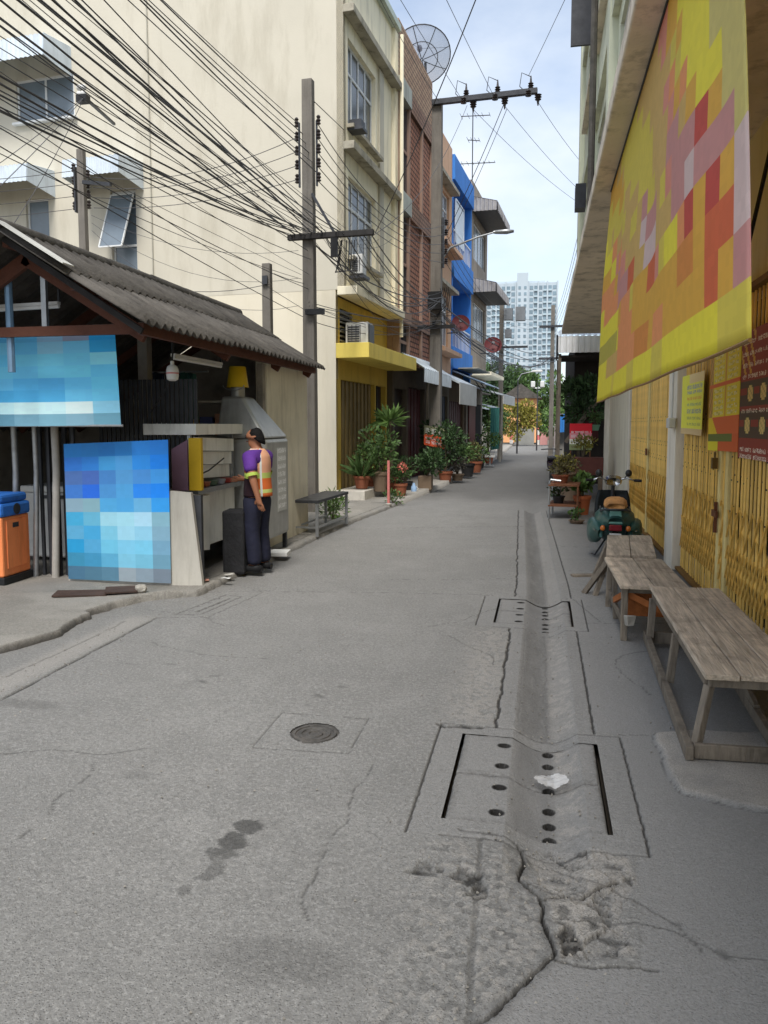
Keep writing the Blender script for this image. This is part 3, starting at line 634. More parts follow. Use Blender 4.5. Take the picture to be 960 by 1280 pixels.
def p2bg(i, j):
    if j < 5: return lin((212, 190, 40)) if i < 16 else lin((180, 84, 40))
    if j < 9: return lin((92, 104, 48)) if i < 36 else lin((182, 84, 42))
    if j < 18: return lin((206, 176, 30)) if i < 14 - (j - 9) else lin((188, 92, 48))
    if 34 <= j < 36: return lin((190, 92, 40))
    if i < 6: return lin((150, 120, 50)) if (i * 3 + j // 2) % 4 else lin((186, 140, 90))
    if i in (24, 25): return lin((184, 140, 40))
    return lin((218, 186, 44))
def p2ink(i, j): return lin((205, 208, 180)) if (i // 3 + j) % 3 else lin((150, 150, 110))
po = panel('poster', lambda u, v: (1.55, 7.78 - 1.13 * u, 1.46 + .94 * v + .02 * u), *text_rows(p2bg, p2ink, *P2n, [(j, j + 2) for j in range(19, 33, 3)] + [(j, j + 2) for j in range(37, 54, 3)], [(8, 22), (28, 41)], 5), PRINT)
tag(po, 'yellow and orange menu poster with columns of white lettering on the gate', 'poster')
P3n = (60, 56)
def p3bg(i, j):
    if 36 < j and i < 14 and (i * 2 + j) % 11 < 4: return lin((176, 140, 60))
    for cx, cy in ((10, 28), (22, 28), (38, 28), (50, 28), (8, 14), (22, 14), (38, 14), (50, 14)):
        d = ((i - cx) / 3.6) ** 2 + ((j - cy) / 4.6) ** 2
        if d < .6: return lin((190, 170, 110)) if (i + j) % 3 else lin((160, 150, 96))
        if d < 1: return lin((60, 56, 40))
    if 8 < j < 34 and (i % 30) < 28 and j % 14 > 2 and not 20 < j < 23: return lin((70, 54, 44))
    return lin((122, 46, 36))
po = panel('poster', lambda u, v: (1.55, 6.63 - 1.75 * u, 1.44 + .98 * v), *text_rows(p3bg, lambda i, j: lin((196, 190, 180)), *P3n, [(0, 2), (3, 5), (20, 22), (35, 37), (40, 42), (45, 47), (50, 52)], [(2, 56)], 6), PRINT)
tag(po, 'dark red menu poster showing pale dishes and white lettering on the gate', 'poster')

# big yellow canvas banner slung from the soffit
TP = {'Y': (224, 214, 62), 'y': (204, 194, 84), 'o': (172, 168, 74), 't': (196, 168, 110), 'O': (208, 166, 66), 'S': (216, 144, 104), 's': (202, 128, 64), 'r': (184, 50, 66), 'R': (198, 84, 62), 'p': (206, 134, 140), 'm': (190, 134, 158), 'l': (202, 186, 212), 'g': (196, 190, 130)}
TARP = ['OOOOttyyyyyyyttttttppOOYYYgggg', 'yyOOOOOtyyyyyyytttttpOOYYYgggg', 'yyyyyyOOOyyyyyyyytttttyOYYYggg', 'YyytyyyyyyttyyyyyytttpSyYYYggg', 'YYYYSStttyyttttyyyttttpOSYYggg', 'OOOOYYpSSStttyytmyytttmmtOYYgg', 'SSSSSSOmmpppttttlmmmtypmmmrOgg', 'YYSSSSSSmmmmmRRttllltttmmlmmmg', 'YYYYYYYYYOOSSSyOOORRpyYYSrOrOl', 'oooooooooYSSSSSOOOOOOOOOssORRl', 'YYYYYtttttSSSSSSsssOSSOOOOOROm', 'YYYYYYYYyYYYYYyyYYYYyyYYYYYYyy']
TP = {k_: tuple(min(250, (c * .74 + m_ * .26) * 1.12 + 6) for c, m_ in zip(v_, (216, 198, 112))) for k_, v_ in TP.items()}
nu, nv, rgb = soft_cells(TARP, TP, 4, .12, .06)
BL, BR, TR, TL = map(Vector, ((.545, 8.15, 1.93), (.545, 2.25, 1.935), (.65, 3.2, 4.05), (.65, 8.3, 4.05)))
def tarp(u, v):
    p = (BL * (1 - u) + BR * u) * (1 - v) + (TL * (1 - u) + TR * u) * v
    s = .016 * math.sin(u * 17 + v * 2) * (1 - abs(2 * v - 1)) + .006 * math.sin(u * 37 + 3 * v) * math.sin(math.pi * v); return p + Vector((-1, 0, 0)) * s + Vector((0, 0, -.006 * math.sin(u * 12) ** 2 * (1 - v)))
CANVP = attr_mat('canvas_print', .6, .25)
n_, l_ = CANVP.node_tree.nodes, CANVP.node_tree.links; tr_ = n_.new('ShaderNodeBsdfTranslucent'); ms_ = n_.new('ShaderNodeMixShader'); ms_.inputs[0].default_value = .5
l_.new(n_['Attribute'].outputs['Color'], tr_.inputs[0]); l_.new(n_['Principled BSDF'].outputs[0], ms_.inputs[1]); l_.new(tr_.outputs[0], ms_.inputs[2]); l_.new(ms_.outputs[0], n_['Material Output'].inputs[0])
bn = panel('canvas_banner', tarp, nu, nv, rgb, CANVP, None, None, .004)
for p_ in bn.data.polygons: p_.use_smooth = True
tag(bn, 'large yellow canvas banner printed with orange, red and mauve patches hanging from the soffit', 'banner')
MB().tube([tarp(u / 30, -.003) for u in range(31)], .006, 6).build('hem_pole', YELD, bn); MB().tube([tarp(u / 10, 1.0) for u in range(11)], .012, 6).build('top_cord', BLK, bn)

# ---------------------------------------------------------------- benches
WOOD = mat('weathered_wood', lin((192, 176, 156)), .85, .38, 3.5, .7, 14, dirt=lin((92, 76, 62)), dscale=4, damt=.85, rnd=.14, stretch=(9, .7, 9))
WOODD = mat('old_grey_wood', lin((124, 114, 101)), .88, .25, 4, .5, 14, dirt=lin((48, 42, 36)), dscale=5, damt=.7, rnd=.12, stretch=(5, 5, 1))
WOODO = mat('orange_brown_wood', lin((168, 98, 48)), .7, .2, 4, .3, 18, dirt=lin((90, 50, 26)), dscale=5, damt=.6, stretch=(5, 1, 5))
def slope_planks(b, x0, x1, y0, y1, z0, z1, n, skew=0, th=.026):
    w = (x1 - x0) / n
    for i in range(n):
        a, c = x0 + w * i + .004, x0 + w * (i + 1) - .004; e = random.uniform(-.02, .02)
        MB().prism([(a, y0 + e, z0 - th), (c, y0 + e, z0 - th), (c, y0 + e, z0), (a, y0 + e, z0)], (skew, y1 - y0 + random.uniform(-.015, .015), z1 - z0)).build('plank', WOOD, b, bevel=.004)
b1 = thing('wooden_bench', 'long low wooden table with three planks and sled feet, nearest the camera', 'bench', (.80, 4.0, .02))
slope_planks(b1, .02, .53, 0, 2.16, .44, .44, 3, .02, .03)
for nm, a, b, w, h in (('rail', (.05, .05, .395), (.50, .05, .395), .03, .07), ('rail', (.05, 2.08, .395), (.50, 2.08, .395), .03, .07), ('rail', (.045, .07, .39), (.065, 2.07, .39), .028, .055), ('rail', (.50, .07, .39), (.52, 2.07, .39), .028, .055),
    ('leg', (.00, .03, .06), (.06, .07, .36), .04, .042), ('leg', (.44, .03, .06), (.49, .07, .36), .042, .045), ('leg', (.02, 1.0, .06), (.05, 1.0, .37), .045, .05), ('leg', (.50, 1.0, .06), (.51, 1.0, .37), .045, .05), ('leg', (.04, 2.05, .06), (.055, 2.05, .36), .05, .05), ('leg', (.50, 2.05, .06), (.51, 2.05, .36), .05, .05),
    ('runner', (-.045, -.05, .04), (.03, 2.2, .04), .04, .07), ('runner', (.40, .0, .04), (.50, 2.2, .04), .04, .07), ('foot_board', (-.02, -.015, .045), (.36, .0, .045), .03, .075), ('foot_board', (.06, 2.1, .05), (.48, 2.1, .05), .03, .09)):
    MB().bar(a, b, w, h).build(nm, WOODD, b1, bevel=.004)
MB().bar((.43, .6, .06), (.44, 2.0, .3), .03, .06).build('brace', WOODD, b1, bevel=.003)
b2 = thing('wooden_bench', 'middle wooden table with two planks and orange-brown brace beneath', 'bench', (.62, 6.17, .0))
slope_planks(b2, .0, .52, 0, 1.30, .455, .455, 2, -.02, .03)
for nm, a, b, w, h in (('leg', (.045, .06, 0), (.045, .06, .42), .05, .05), ('leg', (.47, .06, 0), (.47, .06, .42), .05, .05), ('leg', (.02, 1.2, 0), (.03, 1.2, .42), .05, .05), ('leg', (.47, 1.2, 0), (.45, 1.2, .42), .05, .05), ('leg', (.045, .75, 0), (.03, .75, .42), .04, .045),
    ('rail', (.05, .09, .40), (.47, .09, .40), .025, .05), ('rail', (.04, .09, .14), (.03, 1.2, .14), .025, .06), ('rail', (.03, 1.17, .40), (.45, 1.17, .40), .025, .05)):
    MB().bar(a, b, w, h).build(nm, WOODD, b2, bevel=.004)
MB().bar((.06, .10, .37), (.47, .03, .19), .028, .05).build('brace', WOODO, b2, bevel=.003); MB().bar((.02, .6, .20), (.07, .12, .37), .028, .05).build('brace', WOODO, b2, bevel=.003); MB().box(.05, .47, .22, .25, .16, .40).build('apron_board', WOODO, b2)
b3 = thing('wooden_bench', 'farthest wooden table with splayed legs, behind the scooter tail', 'bench', (.63, 7.62, .0))
slope_planks(b3, .0, .47, .03, 1.15, .45, .49, 2, .10, .03)
for nm, a, b, w, h in (('leg', (-.18, .3, 0), (.06, .1, .42), .045, .05), ('leg', (-.08, .2, 0), (.06, .25, .42), .04, .045), ('leg', (.50, .1, 0), (.42, .1, .42), .045, .05), ('leg', (-.05, 1.0, 0), (.12, 1.05, .44), .045, .05), ('leg', (.55, 1.05, 0), (.48, 1.05, .44), .045, .05), ('rail', (.02, .15, .40), (.46, .15, .40), .025, .05), ('rail', (.04, .15, .39), (.12, 1.08, .42), .025, .05)):
    MB().bar(a, b, w, h).build(nm, WOODD, b3, bevel=.004)
pk = MB().bar((.36, 8.75, .015), (.72, 8.86, .015), .09, .03).build('loose_plank', WOODD, None, bevel=.004); tag(pk, 'short dark plank lying on the paving by the splayed bench', 'plank')
CONC = mat('broken_concrete', (.34, .32, .28), .9, .2, 8, .5, 40, dirt=(.12, .11, .1), dscale=7, damt=.6)
for k, (x, y, z, a, b, c, rz, lb) in enumerate(((1.24, 4.05, .022, .13, .10, .045, .2, 'pale concrete block at the foot of the nearest bench'), (1.25, 4.0, .07, .11, .085, .04, .5, 'smaller concrete block lying on the pale block by the bench'), (.60, 7.05, .11, .07, .05, .08, .3, 'small grey stub block jammed against the middle bench leg'))):
    r_ = random.Random(k); m_ = MB().box(-a / 2, a / 2, -b / 2, b / 2, 0, c); m_.v = [(p[0] + r_.uniform(-.012, .012), p[1] + r_.uniform(-.012, .012), p[2] + r_.uniform(0, .008)) for p in m_.v]
    if k == 2: x, y, z = .70, 6.13, .14
    tag(m_.build('concrete_block', CONC, None, bevel=.006, loc=(x, y, z), rot=(0, 0, rz)), lb, 'block')
# crumpled clear plastic bag in the gutter
PB = mat('clear_plastic', (.72, .72, .72), .25, .1, 9, .2, 30, spec=.6, alpha=.5)
xs_, ys_ = np.meshgrid(np.linspace(-.12, .12, 26), np.linspace(-.10, .10, 22))
rr_ = np.hypot(xs_ / .12, ys_ / .10); zz_ = .006 + .03 * np.clip(1 - rr_, 0, 1) * fbm(xs_ * 30, ys_ * 30, 3, 5) + .018 * fbm(xs_ * 60, ys_ * 60, 2, 8)
kp = (rr_ + .35 * fbm(xs_ * 22 + 5, ys_ * 22, 3, 3))[:-1, :-1] < 1.0
zz_ += np.abs(xs_) * .28
bg_ = link('plastic_bag', grid_mesh('plastic_bag', xs_, ys_, zz_ - .06, kp), PB, loc=(.075, 3.68, .008), rot=(0, 0, .3)); bg_.scale = (.8, .75, .8); tag(bg_, 'crumpled clear plastic bag lying in the gutter on the drain cover', 'bag')

# ---------------------------------------------------------------- scooter, seen from behind
TEAL = mat('teal_scooter_paint', lin((44, 84, 80)), .35, .15, 4, .05, spec=.5, dirt=lin((70, 66, 58)), dscale=5, damt=.5)
CHROME = mat('chrome', (.6, .6, .6), .18, .1, 5, 0, metal=1)
sc_ = thing('scooter', 'old teal scooter parked tail-on beside the benches with an orange seat cover', 'scooter', (.92, 9.85, -.02), R(-3)); sc_.scale = (.90, 1, 1.02)
def loft(secs, n=14):
    """secs: (y, cx, cz, rx, rz_up, rz_down) sections along y"""
    m = MB()
    for y, cx, cz, rx, ru, rd in secs:
        for j in range(n):
            t = 2 * math.pi * j / n; c, s = math.cos(t), math.sin(t); q = lambda w: math.copysign(abs(w) ** .75, w)
            m.v.append((cx + rx * q(c), y, cz + (ru if s > 0 else rd) * q(s)))
    for i in range(len(secs) - 1):
        for j in range(n): a, b = i * n + j, i * n + (j + 1) % n; m.f.append((a, b, b + n, a + n))
    m.f.append(tuple(range(n))); m.f.append(tuple(range((len(secs) - 1) * n, len(secs) * n))[::-1]); return m
loft([(-.02, 0, .50, .10, .06, .06), (.06, 0, .50, .19, .13, .14), (.22, 0, .49, .27, .17, .22), (.42, 0, .47, .29, .19, .26), (.62, 0, .44, .25, .20, .24), (.78, 0, .42, .15, .16, .18)]).build('body', TEAL, sc_, 'all')
for s in (-1, 1):
    loft([(.02, s * .20, .36, .03, .05, .05), (.12, s * .25, .37, .08, .12, .13), (.32, s * .28, .37, .10, .16, .17), (.5, s * .27, .36, .08, .13, .15), (.64, s * .24, .35, .02, .05, .05)]).build('side_panel', TEAL, sc_, 'all')
    MB().ball((s * .17, .0, .43), .035, 8, 6, (1, .6, 1)).build('indicator', mat('amber_lens', lin((200, 110, 40)), .25, .1, 5, 0, spec=.6), sc_, 'all')
MB().box(-.085, .085, -.035, .03, .40, .475).build('tail_light', mat('red_lens', lin((122, 26, 36)), .25, .15, 8, 0, spec=.6), sc_, bevel=.012)
MB().prism([(-.10, -.03, .485), (.10, -.03, .485), (.075, .03, .64), (-.075, .03, .64)], (0, .1, 0)).build('tail_panel', mat('light_teal_panel', lin((92, 140, 130)), .35, .12, 4, .03, spec=.5, dirt=lin((80, 84, 76)), damt=.5), sc_, bevel=.015)
for s in (-1, 1): MB().tube([(s * .135, -.01, .38), (s * .15, .06, .55), (s * .16, .3, .665), (s * .15, .6, .64)], .006, 5).build('seam', BLK, sc_); MB().tube([(s * .27, .02, .40), (s * .36, .3, .43), (s * .30, .62, .40)], .007, 5).build('trim', CHROME, sc_)
MB().box(-.08, .08, -.02, -.012, .24, .37).build('number_plate', WHITEP, sc_, bevel=.003)
MB().tube([(-.2, .10, .63), (-.15, -.02, .66), (.15, -.02, .66), (.2, .10, .63), (.2, .35, .66)], .012, 8).tube([(-.2, .10, .63), (-.2, .35, .66)], .012, 8).build('rear_rack', GREYM, sc_, 'all')
loft([(.02, 0, .69, .12, .04, .03), (.1, 0, .70, .16, .085, .05), (.25, 0, .70, .16, .10, .05), (.4, 0, .70, .14, .07, .05), (.48, 0, .70, .10, .03, .03)]).build('seat_cover', mat('orange_brown_cloth', lin((196, 142, 86)), .85, .25, 12, .5, 22, dirt=lin((120, 70, 34)), dscale=14, damt=.7), sc_, 'all')
loft([(.4, 0, .67, .13, .06, .04), (.6, 0, .66, .12, .06, .04), (.8, 0, .64, .08, .05, .04)]).build('seat', BLK, sc_, 'all')
ls = MB()
for i in range(9):
    for j in range(7):
        u, v = i / 8 * 2 - 1, j / 6; ls.v.append((u * (.24 + .05 * v - .08 * v ** 4), 1.12 + .06 * (1 - u * u) + .06 * v, .24 + .56 * v))
for i in range(8):
    for j in range(6): a = i * 7 + j; ls.f.append((a, a + 7, a + 8, a + 1))
o = ls.build('leg_shield', mat('dark_teal_inside', lin((18, 26, 28)), .5, .2, 4, 0), sc_, 'all'); s_ = o.modifiers.new('s', 'SOLIDIFY'); s_.thickness = .02
MB().box(-.2, .2, .74, 1.2, .2, .24).build('footboard', BLK, sc_, bevel=.01)
MB().tube([(0, 1.2, .5), (0, 1.12, .92)], .028, 8).build('steering_column', GREYM, sc_)
MB().tube([(-.30, 1.0, .95), (-.2, 1.05, .98), (0, 1.08, .93), (.2, 1.05, .98), (.30, 1.0, .95)], .013, 8).build('handlebar', CHROME, sc_, 'all')
loft([(.98, 0, .93, .10, .05, .05), (1.08, 0, .94, .13, .07, .07), (1.2, 0, .92, .09, .06, .06)]).build('headlamp_housing', CHROME, sc_, 'all')
for s in (-1, 1):
    MB().tube([(s * .30, 1.0, .95), (s * .40, .96, .95)], .019, 8).build('grip', BLK, sc_)
    mi = MB().tube([(s * .16, 1.05, .97), (s * .20, 1.02, 1.03)], .007, 6).build('mirror', GREYM, sc_); MB().lathe([(.001, -.012), (.046, -.012), (.05, .0), (.042, .015), (.001, .02)], 12, cap=False).build('mirror_head', mat('mirror_back', lin((150, 118, 90)) if s > 0 else (.03, .03, .03), .35, .1, 5, 0), mi, 'all', loc=(s * .215, 1.0, 1.045), rot=(R(90), 0, 0))
def wheel(y, nm='wheel'):
    w = MB(); k0 = 0
    for i in range(24):
        t = 2 * math.pi * i / 24
        for j in range(8):
            q = 2 * math.pi * j / 8; r = .20 + .045 * math.cos(q); w.v.append((.048 * math.sin(q), y + r * math.cos(t), .25 + r * math.sin(t)))
    for i in range(24):
        for j in range(8): a, b = i * 8 + j, i * 8 + (j + 1) % 8; c, d = ((i + 1) % 24) * 8 + j, ((i + 1) % 24) * 8 + (j + 1) % 8; w.f.append((a, b, d, c))
    o = w.build(nm, BLK, sc_, 'all'); MB().lathe([(.001, -.03), (.16, -.03), (.165, .03), (.001, .03)], 20, cap=False).build('rim', STEEL, o, True, loc=(0, y, .25), rot=(0, R(90), 0))
wheel(.22); wheel(1.38)
loft([(1.2, 0, .5, .05, .1, .1), (1.3, 0, .47, .09, .08, .12), (1.45, 0, .45, .09, .06, .14), (1.6, 0, .40, .05, .04, .06)]).build('front_mudguard', TEAL, sc_, 'all')
MB().tube([(-.12, .5, .22), (-.26, .42, .03), (-.30, .55, .02)], .012, 6).build('kick_stand', GREYM, sc_); MB().tube([(.13, .7, .25), (.2, .4, .24), (.22, .05, .28)], [.03, .045, .04], 10).build('exhaust', STEEL, sc_, 'all')
# ================================================================ STALL ON THE LEFT
ASB = mat('weathered_cement_sheet', lin((88, 84, 79)), .95, .3, 3, .5, 30, dirt=lin((40, 38, 35)), dscale=4.2, damt=.85, rnd=.07)
BROWN = mat('red_brown_timber', lin((92, 56, 42)), .8, .25, 5, .3, 25, dirt=lin((52, 34, 28)), dscale=5, damt=.6)
STALLW = mat('stall_render', lin((226, 218, 196)), .9, .08, 2, .15, 40, dirt=lin((128, 118, 98)), dscale=1.5, damt=.6, streak=2)
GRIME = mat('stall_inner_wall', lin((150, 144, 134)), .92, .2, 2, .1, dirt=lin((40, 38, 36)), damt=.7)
hut = thing('stall_hut', 'open-fronted food stall with grey corrugated roof and timber gable', 'stall', (-4.71, 6.05, 0))
def hp(mb, name, m, parent=None, **k):
    mb.v = [(x + 4.71, y - 6.05, z) for x, y, z in mb.v]; return mb.build(name, m, parent or hut, **k)
rf_ = hp(MB().bar((-3.42, 6.2, 2.53), (-3.42, 11.4, 2.53), .06, .1).bar((-4.71, 6.2, 3.33), (-4.71, 11.4, 3.33), .06, .1).bar((-4.05, 6.2, 2.92), (-4.05, 11.4, 2.92), .06, .08), 'purlin', BROWN)
def sheet_mesh(y0, y1, s0, s1, side, seed):
    """corrugated sheet between slope fractions s0 (lower) and s1; waves run down the slope"""
    n = int((y1 - y0) / .145 * 8); m = MB(); rr = random.Random(seed)
    ex, ez, rx, rz = (-3.28, 2.57, -4.70, 3.44) if side > 0 else (-7.6, 1.62, -4.72, 3.44)
    ss = [s0, (s0 + s1) / 2, s1]; dz = rr.uniform(-.006, .006); tw = rr.uniform(-.006, .006)
    for k, s in enumerate(ss):
        for i in range(n + 1):
            y = y0 + (y1 - y0) * i / n
            z = ez + (rz - ez) * s + .026 * math.cos(2 * math.pi * y / .145) + dz + tw * (i / n - .5) + (.018 if s0 > 0 else 0) - .012 * math.sin(math.pi * s) + .004 * math.sin(y * 1.7)
            m.v.append((ex + (rx - ex) * s + rr.uniform(-.004, .004), y, z))
    w = n + 1
    for k in range(2):
        for i in range(n): a = k * w + i; m.f.append((a, a + 1, a + w + 1, a + w))
    return m
roof = hp(sheet_mesh(10.6, 11.56, 0, .56, 1, 99), 'roof_sheet', ASB, smooth='all')
roof.modifiers.new('s', 'SOLIDIFY').thickness = .012
for side in (1, -1):
    for r_, (s0, s1) in enumerate(((0, .56), (.50, 1.0))):
        for k in range(6):
            if side > 0 and r_ == 0 and k == 5: continue
            y0 = 6.04 + k * .92 - (.04 if r_ else 0)
            o = hp(sheet_mesh(y0, y0 + .97, s0, s1, side, k + 10 * r_ + 50 * side), 'roof_sheet', ASB, smooth='all'); o.modifiers.new('s', 'SOLIDIFY').thickness = .012
cap = MB()
for k in range(6): hp(MB().tube([(-4.71, 6.02 + k * .925, 3.435 + random.uniform(-.008, .008)), (-4.71, 6.02 + (k + 1) * .925 + .02, 3.44)], [.085, .078], 10), 'ridge_cap', ASB, smooth=True)
hp(MB().bar((-4.70, 6.03, 3.50), (-3.98, 6.03, 3.06), .16, .012, (.53, 0, .85)), 'flashing', mat('dull_white_sheet', lin((205, 204, 198)), .6, .08, 4, .1, dirt=lin((120, 116, 108)), damt=.5))
hp(MB().bar((-3.53, 6.5, 2.50), (-4.74, 6.5, 3.25), .05, .13, (.53, 0, .85)), 'rafter', BROWN, bevel=.004); hp(MB().bar((-7.4, 6.5, 1.62), (-4.70, 6.5, 3.24), .05, .13, (-.53, 0, .85)), 'rafter', BROWN, bevel=.004)
hp(MB().bar((-3.38, 6.16, 2.50), (-4.70, 6.16, 3.345), .03, .055, (.53, 0, .85)), 'gap_shade_strip', mat('gap_shade_black', (.02, .018, .017), .85, .3, 6, .2), bevel=.003)  # black strip added for the shaded gap under the roof edge
for yy in (8.2, 9.9, 11.3): hp(MB().bar((-3.45, yy, 2.45), (-4.71, yy, 3.24), .05, .10, (.53, 0, .85)).bar((-7.4, yy, 1.62), (-4.71, yy, 3.24), .05, .10, (-.53, 0, .85)), 'rafter', BROWN)
hp(MB().bar((-7.6, 6.52, 2.57), (-3.62, 6.52, 2.57), .05, .09), 'tie_beam', BROWN)
hp(MB().tube([(-4.97, 6.56, 2.2), (-4.97, 6.56, 3.05)], .035, 8), 'gable_strut', mat('blue_grey_steel', lin((120, 150, 178)), .5, .15, 6, .1, metal=.3)); hp(MB().box(-4.63, -4.58, 6.56, 6.6, 2.62, 3.1), 'gable_strut', STEEL)
hp(MB().box(-3.72, -3.56, 9.72, 11.5, -.05, 2.60), 'side_wall', STALLW, bevel=.008)
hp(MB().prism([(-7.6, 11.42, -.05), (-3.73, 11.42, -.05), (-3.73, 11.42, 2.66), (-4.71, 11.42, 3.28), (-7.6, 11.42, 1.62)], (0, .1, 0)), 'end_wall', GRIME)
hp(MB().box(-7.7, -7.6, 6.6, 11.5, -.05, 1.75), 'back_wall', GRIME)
hp(MB().box(-4.68, -4.56, 8.4, 8.52, 0, 2.9), 'post', GRIME); hp(MB().box(-3.66, -3.58, 9.60, 9.70, 0, 2.5), 'post', GRIME)
for x, r_ in ((-5.47, .035), (-5.22, .03), (-4.98, .04)): hp(MB().tube([(x - .16, 7.35, -.02), (x - .1, 7.35, 1.2), (x - .08, 7.3, 2.6)], r_, 10), 'post', STEEL if r_ < .04 else mat('grey_pvc', lin((176, 172, 165)), .6, .1, 6, .1, dirt=lin((110, 104, 96)), damt=.5), smooth=True)
for k in range(9): hp(MB().box(-5.34 + k * .05, -5.31 + k * .05, 7.42 + (k % 2) * .05, 7.45 + (k % 2) * .05, .05, 2.3), 'shutter_slat', GREYM)
for k in range(22): hp(MB().box(-4.9 + k * .055, -4.862 + k * .055, 7.9, 7.92, .6, 2.2), 'shutter_slat', GREYM)

# blue banners
UB = [[(35, 140, 185), (60, 112, 140), (75, 155, 200), (70, 150, 198), (75, 155, 200), (118, 160, 190), (118, 128, 150), (15, 132, 192)], [(90, 150, 180), (110, 150, 175), (95, 175, 215), (92, 172, 214), (80, 165, 215), (115, 175, 205), (92, 172, 214), (30, 142, 200)],
      [(85, 172, 215), (95, 180, 225), (90, 178, 222), (80, 170, 218), (90, 176, 222), (96, 180, 226), (90, 176, 224), (110, 188, 228)], [(84, 172, 218), (92, 178, 222), (96, 182, 226), (90, 176, 220), (84, 170, 216), (90, 178, 222), (90, 180, 226), (80, 172, 220)],
      [(80, 165, 212), (80, 168, 216), (84, 170, 216), (84, 168, 214), (70, 160, 210), (66, 154, 206), (80, 168, 214), (84, 176, 222)], [(78, 164, 208), (66, 156, 204), (80, 166, 210), (60, 150, 200), (62, 152, 202), (64, 152, 200), (88, 172, 214), (90, 176, 216)], [(70, 150, 190), (178, 210, 225), (172, 206, 222), (166, 204, 220), (176, 208, 222), (172, 206, 222), (190, 216, 230), (120, 180, 205)], [(90, 140, 165), (110, 150, 170), (84, 130, 150), (80, 126, 148), (96, 140, 160), (100, 146, 164), (110, 150, 168), (90, 140, 160)]]
UB = [[tuple(min(255, v * 1.14 + 14) for v in c) for c in r] for r in UB]
nu, nv, rgb = soft_cells(UB, {}, 4, .14, .05)
def ubf(u, v): return Vector((-6.35 + 2.27 * u + .02 * (1 - v) * u, 6.9 + .03 * math.sin(u * 8) * (1 - v), 1.70 + .95 * v - .015 * math.sin(u * 3.1)))
ub = panel('vinyl_banner', ubf, nu, nv, rgb, PRINT); tag(ub, 'light blue vinyl banner hanging from the gable of the stall', 'banner')
MB().tube([ubf(0, 1.01), ubf(1.06, 1.01)], .012, 6).build('top_pole', STEEL, ub); MB().tube([ubf(-.01, -.01), ubf(1.01, -.01)], .013, 6).build('bottom_pole', STEEL, ub)
LB = [[(20, 120, 205), (22, 118, 200), (18, 112, 196), (24, 122, 206), (26, 128, 226), (22, 126, 232)], [(30, 110, 210), (28, 120, 215), (50, 150, 220), (65, 155, 225), (30, 140, 240), (8, 130, 250)], [(60, 100, 170), (55, 95, 180), (55, 125, 200), (70, 150, 215), (60, 140, 220), (50, 150, 236)], [(45, 110, 200), (20, 95, 220), (60, 140, 210), (65, 155, 220), (24, 130, 244), (8, 130, 250)], [(125, 160, 180), (120, 165, 180), (65, 160, 220), (60, 155, 220), (90, 170, 220), (35, 150, 236)], [(50, 160, 210), (85, 170, 205), (145, 205, 225), (150, 210, 230), (160, 210, 235), (120, 170, 190)], [(75, 160, 205), (50, 155, 210), (110, 190, 220), (145, 205, 230), (130, 195, 225), (115, 160, 185)], [(20, 145, 205), (65, 155, 205), (95, 185, 220), (110, 190, 225), (105, 190, 225), (100, 150, 180)], [(40, 130, 170), (45, 135, 180), (75, 160, 200), (110, 185, 215), (100, 175, 205), (90, 140, 165)], [(55, 100, 130), (60, 105, 130), (70, 115, 140), (135, 150, 160), (120, 140, 155), (100, 115, 130)]]
LB = [[tuple(v * .9 + 22 for v in c) for c in r] for r in LB]; rgb = None
nu, nv, rgb = soft_cells(LB, {}, 4, .14, .05)
def lbf(u, v): return Vector((-4.86 + 1.17 * u, 7.17 + .012 * math.sin(u * 7) * v, .08 + 1.42 * v + .05 * u * v))
lb = panel('vinyl_banner', lbf, nu, nv, rgb, PRINT); tag(lb, 'deep blue vinyl banner covering the low partition at the stall front', 'banner')
pt = thing('partition_board', 'pale grey cement board partition at the front corner of the stall', 'partition', (-4.1, 7.25, 0.03))
CB = mat('cement_board', lin((178, 174, 164)), .9, .07, 3, .1, dirt=lin((120, 114, 104)), dscale=2.5, damt=.5, streak=3)
MB().box(-.78, .38, -.05, -.02, .0, 1.36).build('back_panel', CB, pt); MB().prism([(.38, -.06, 0), (.73, -.02, 0), (.62, -.02, .98), (.40, -.05, 1.0)], (0, .05, 0)).build('end_panel', CB, pt)
MB().box(-.8, .70, .04, .09, .0, .95).build('frame', GREYM, pt)
ys_ = thing('sign_board', 'narrow yellow upright sign board beside the blue banner on the stall corner', 'sign', (-3.60, 7.62, 1.0)); MB().box(-.07, .07, -.03, .03, .0, .56).build('yellow_face', mat('yellow_board', lin((206, 168, 32)), .6, .1, 5, .1, dirt=lin((140, 104, 30)), damt=.4), ys_, bevel=.005); MB().prism([(-.24, -.08, .0), (-.08, -.035, .0), (-.08, -.035, .54), (-.24, -.08, .44)], (0, .02, 0)).build('mauve_face', mat('mauve_board', lin((122, 92, 110)), .6, .15, 4, .1), ys_)

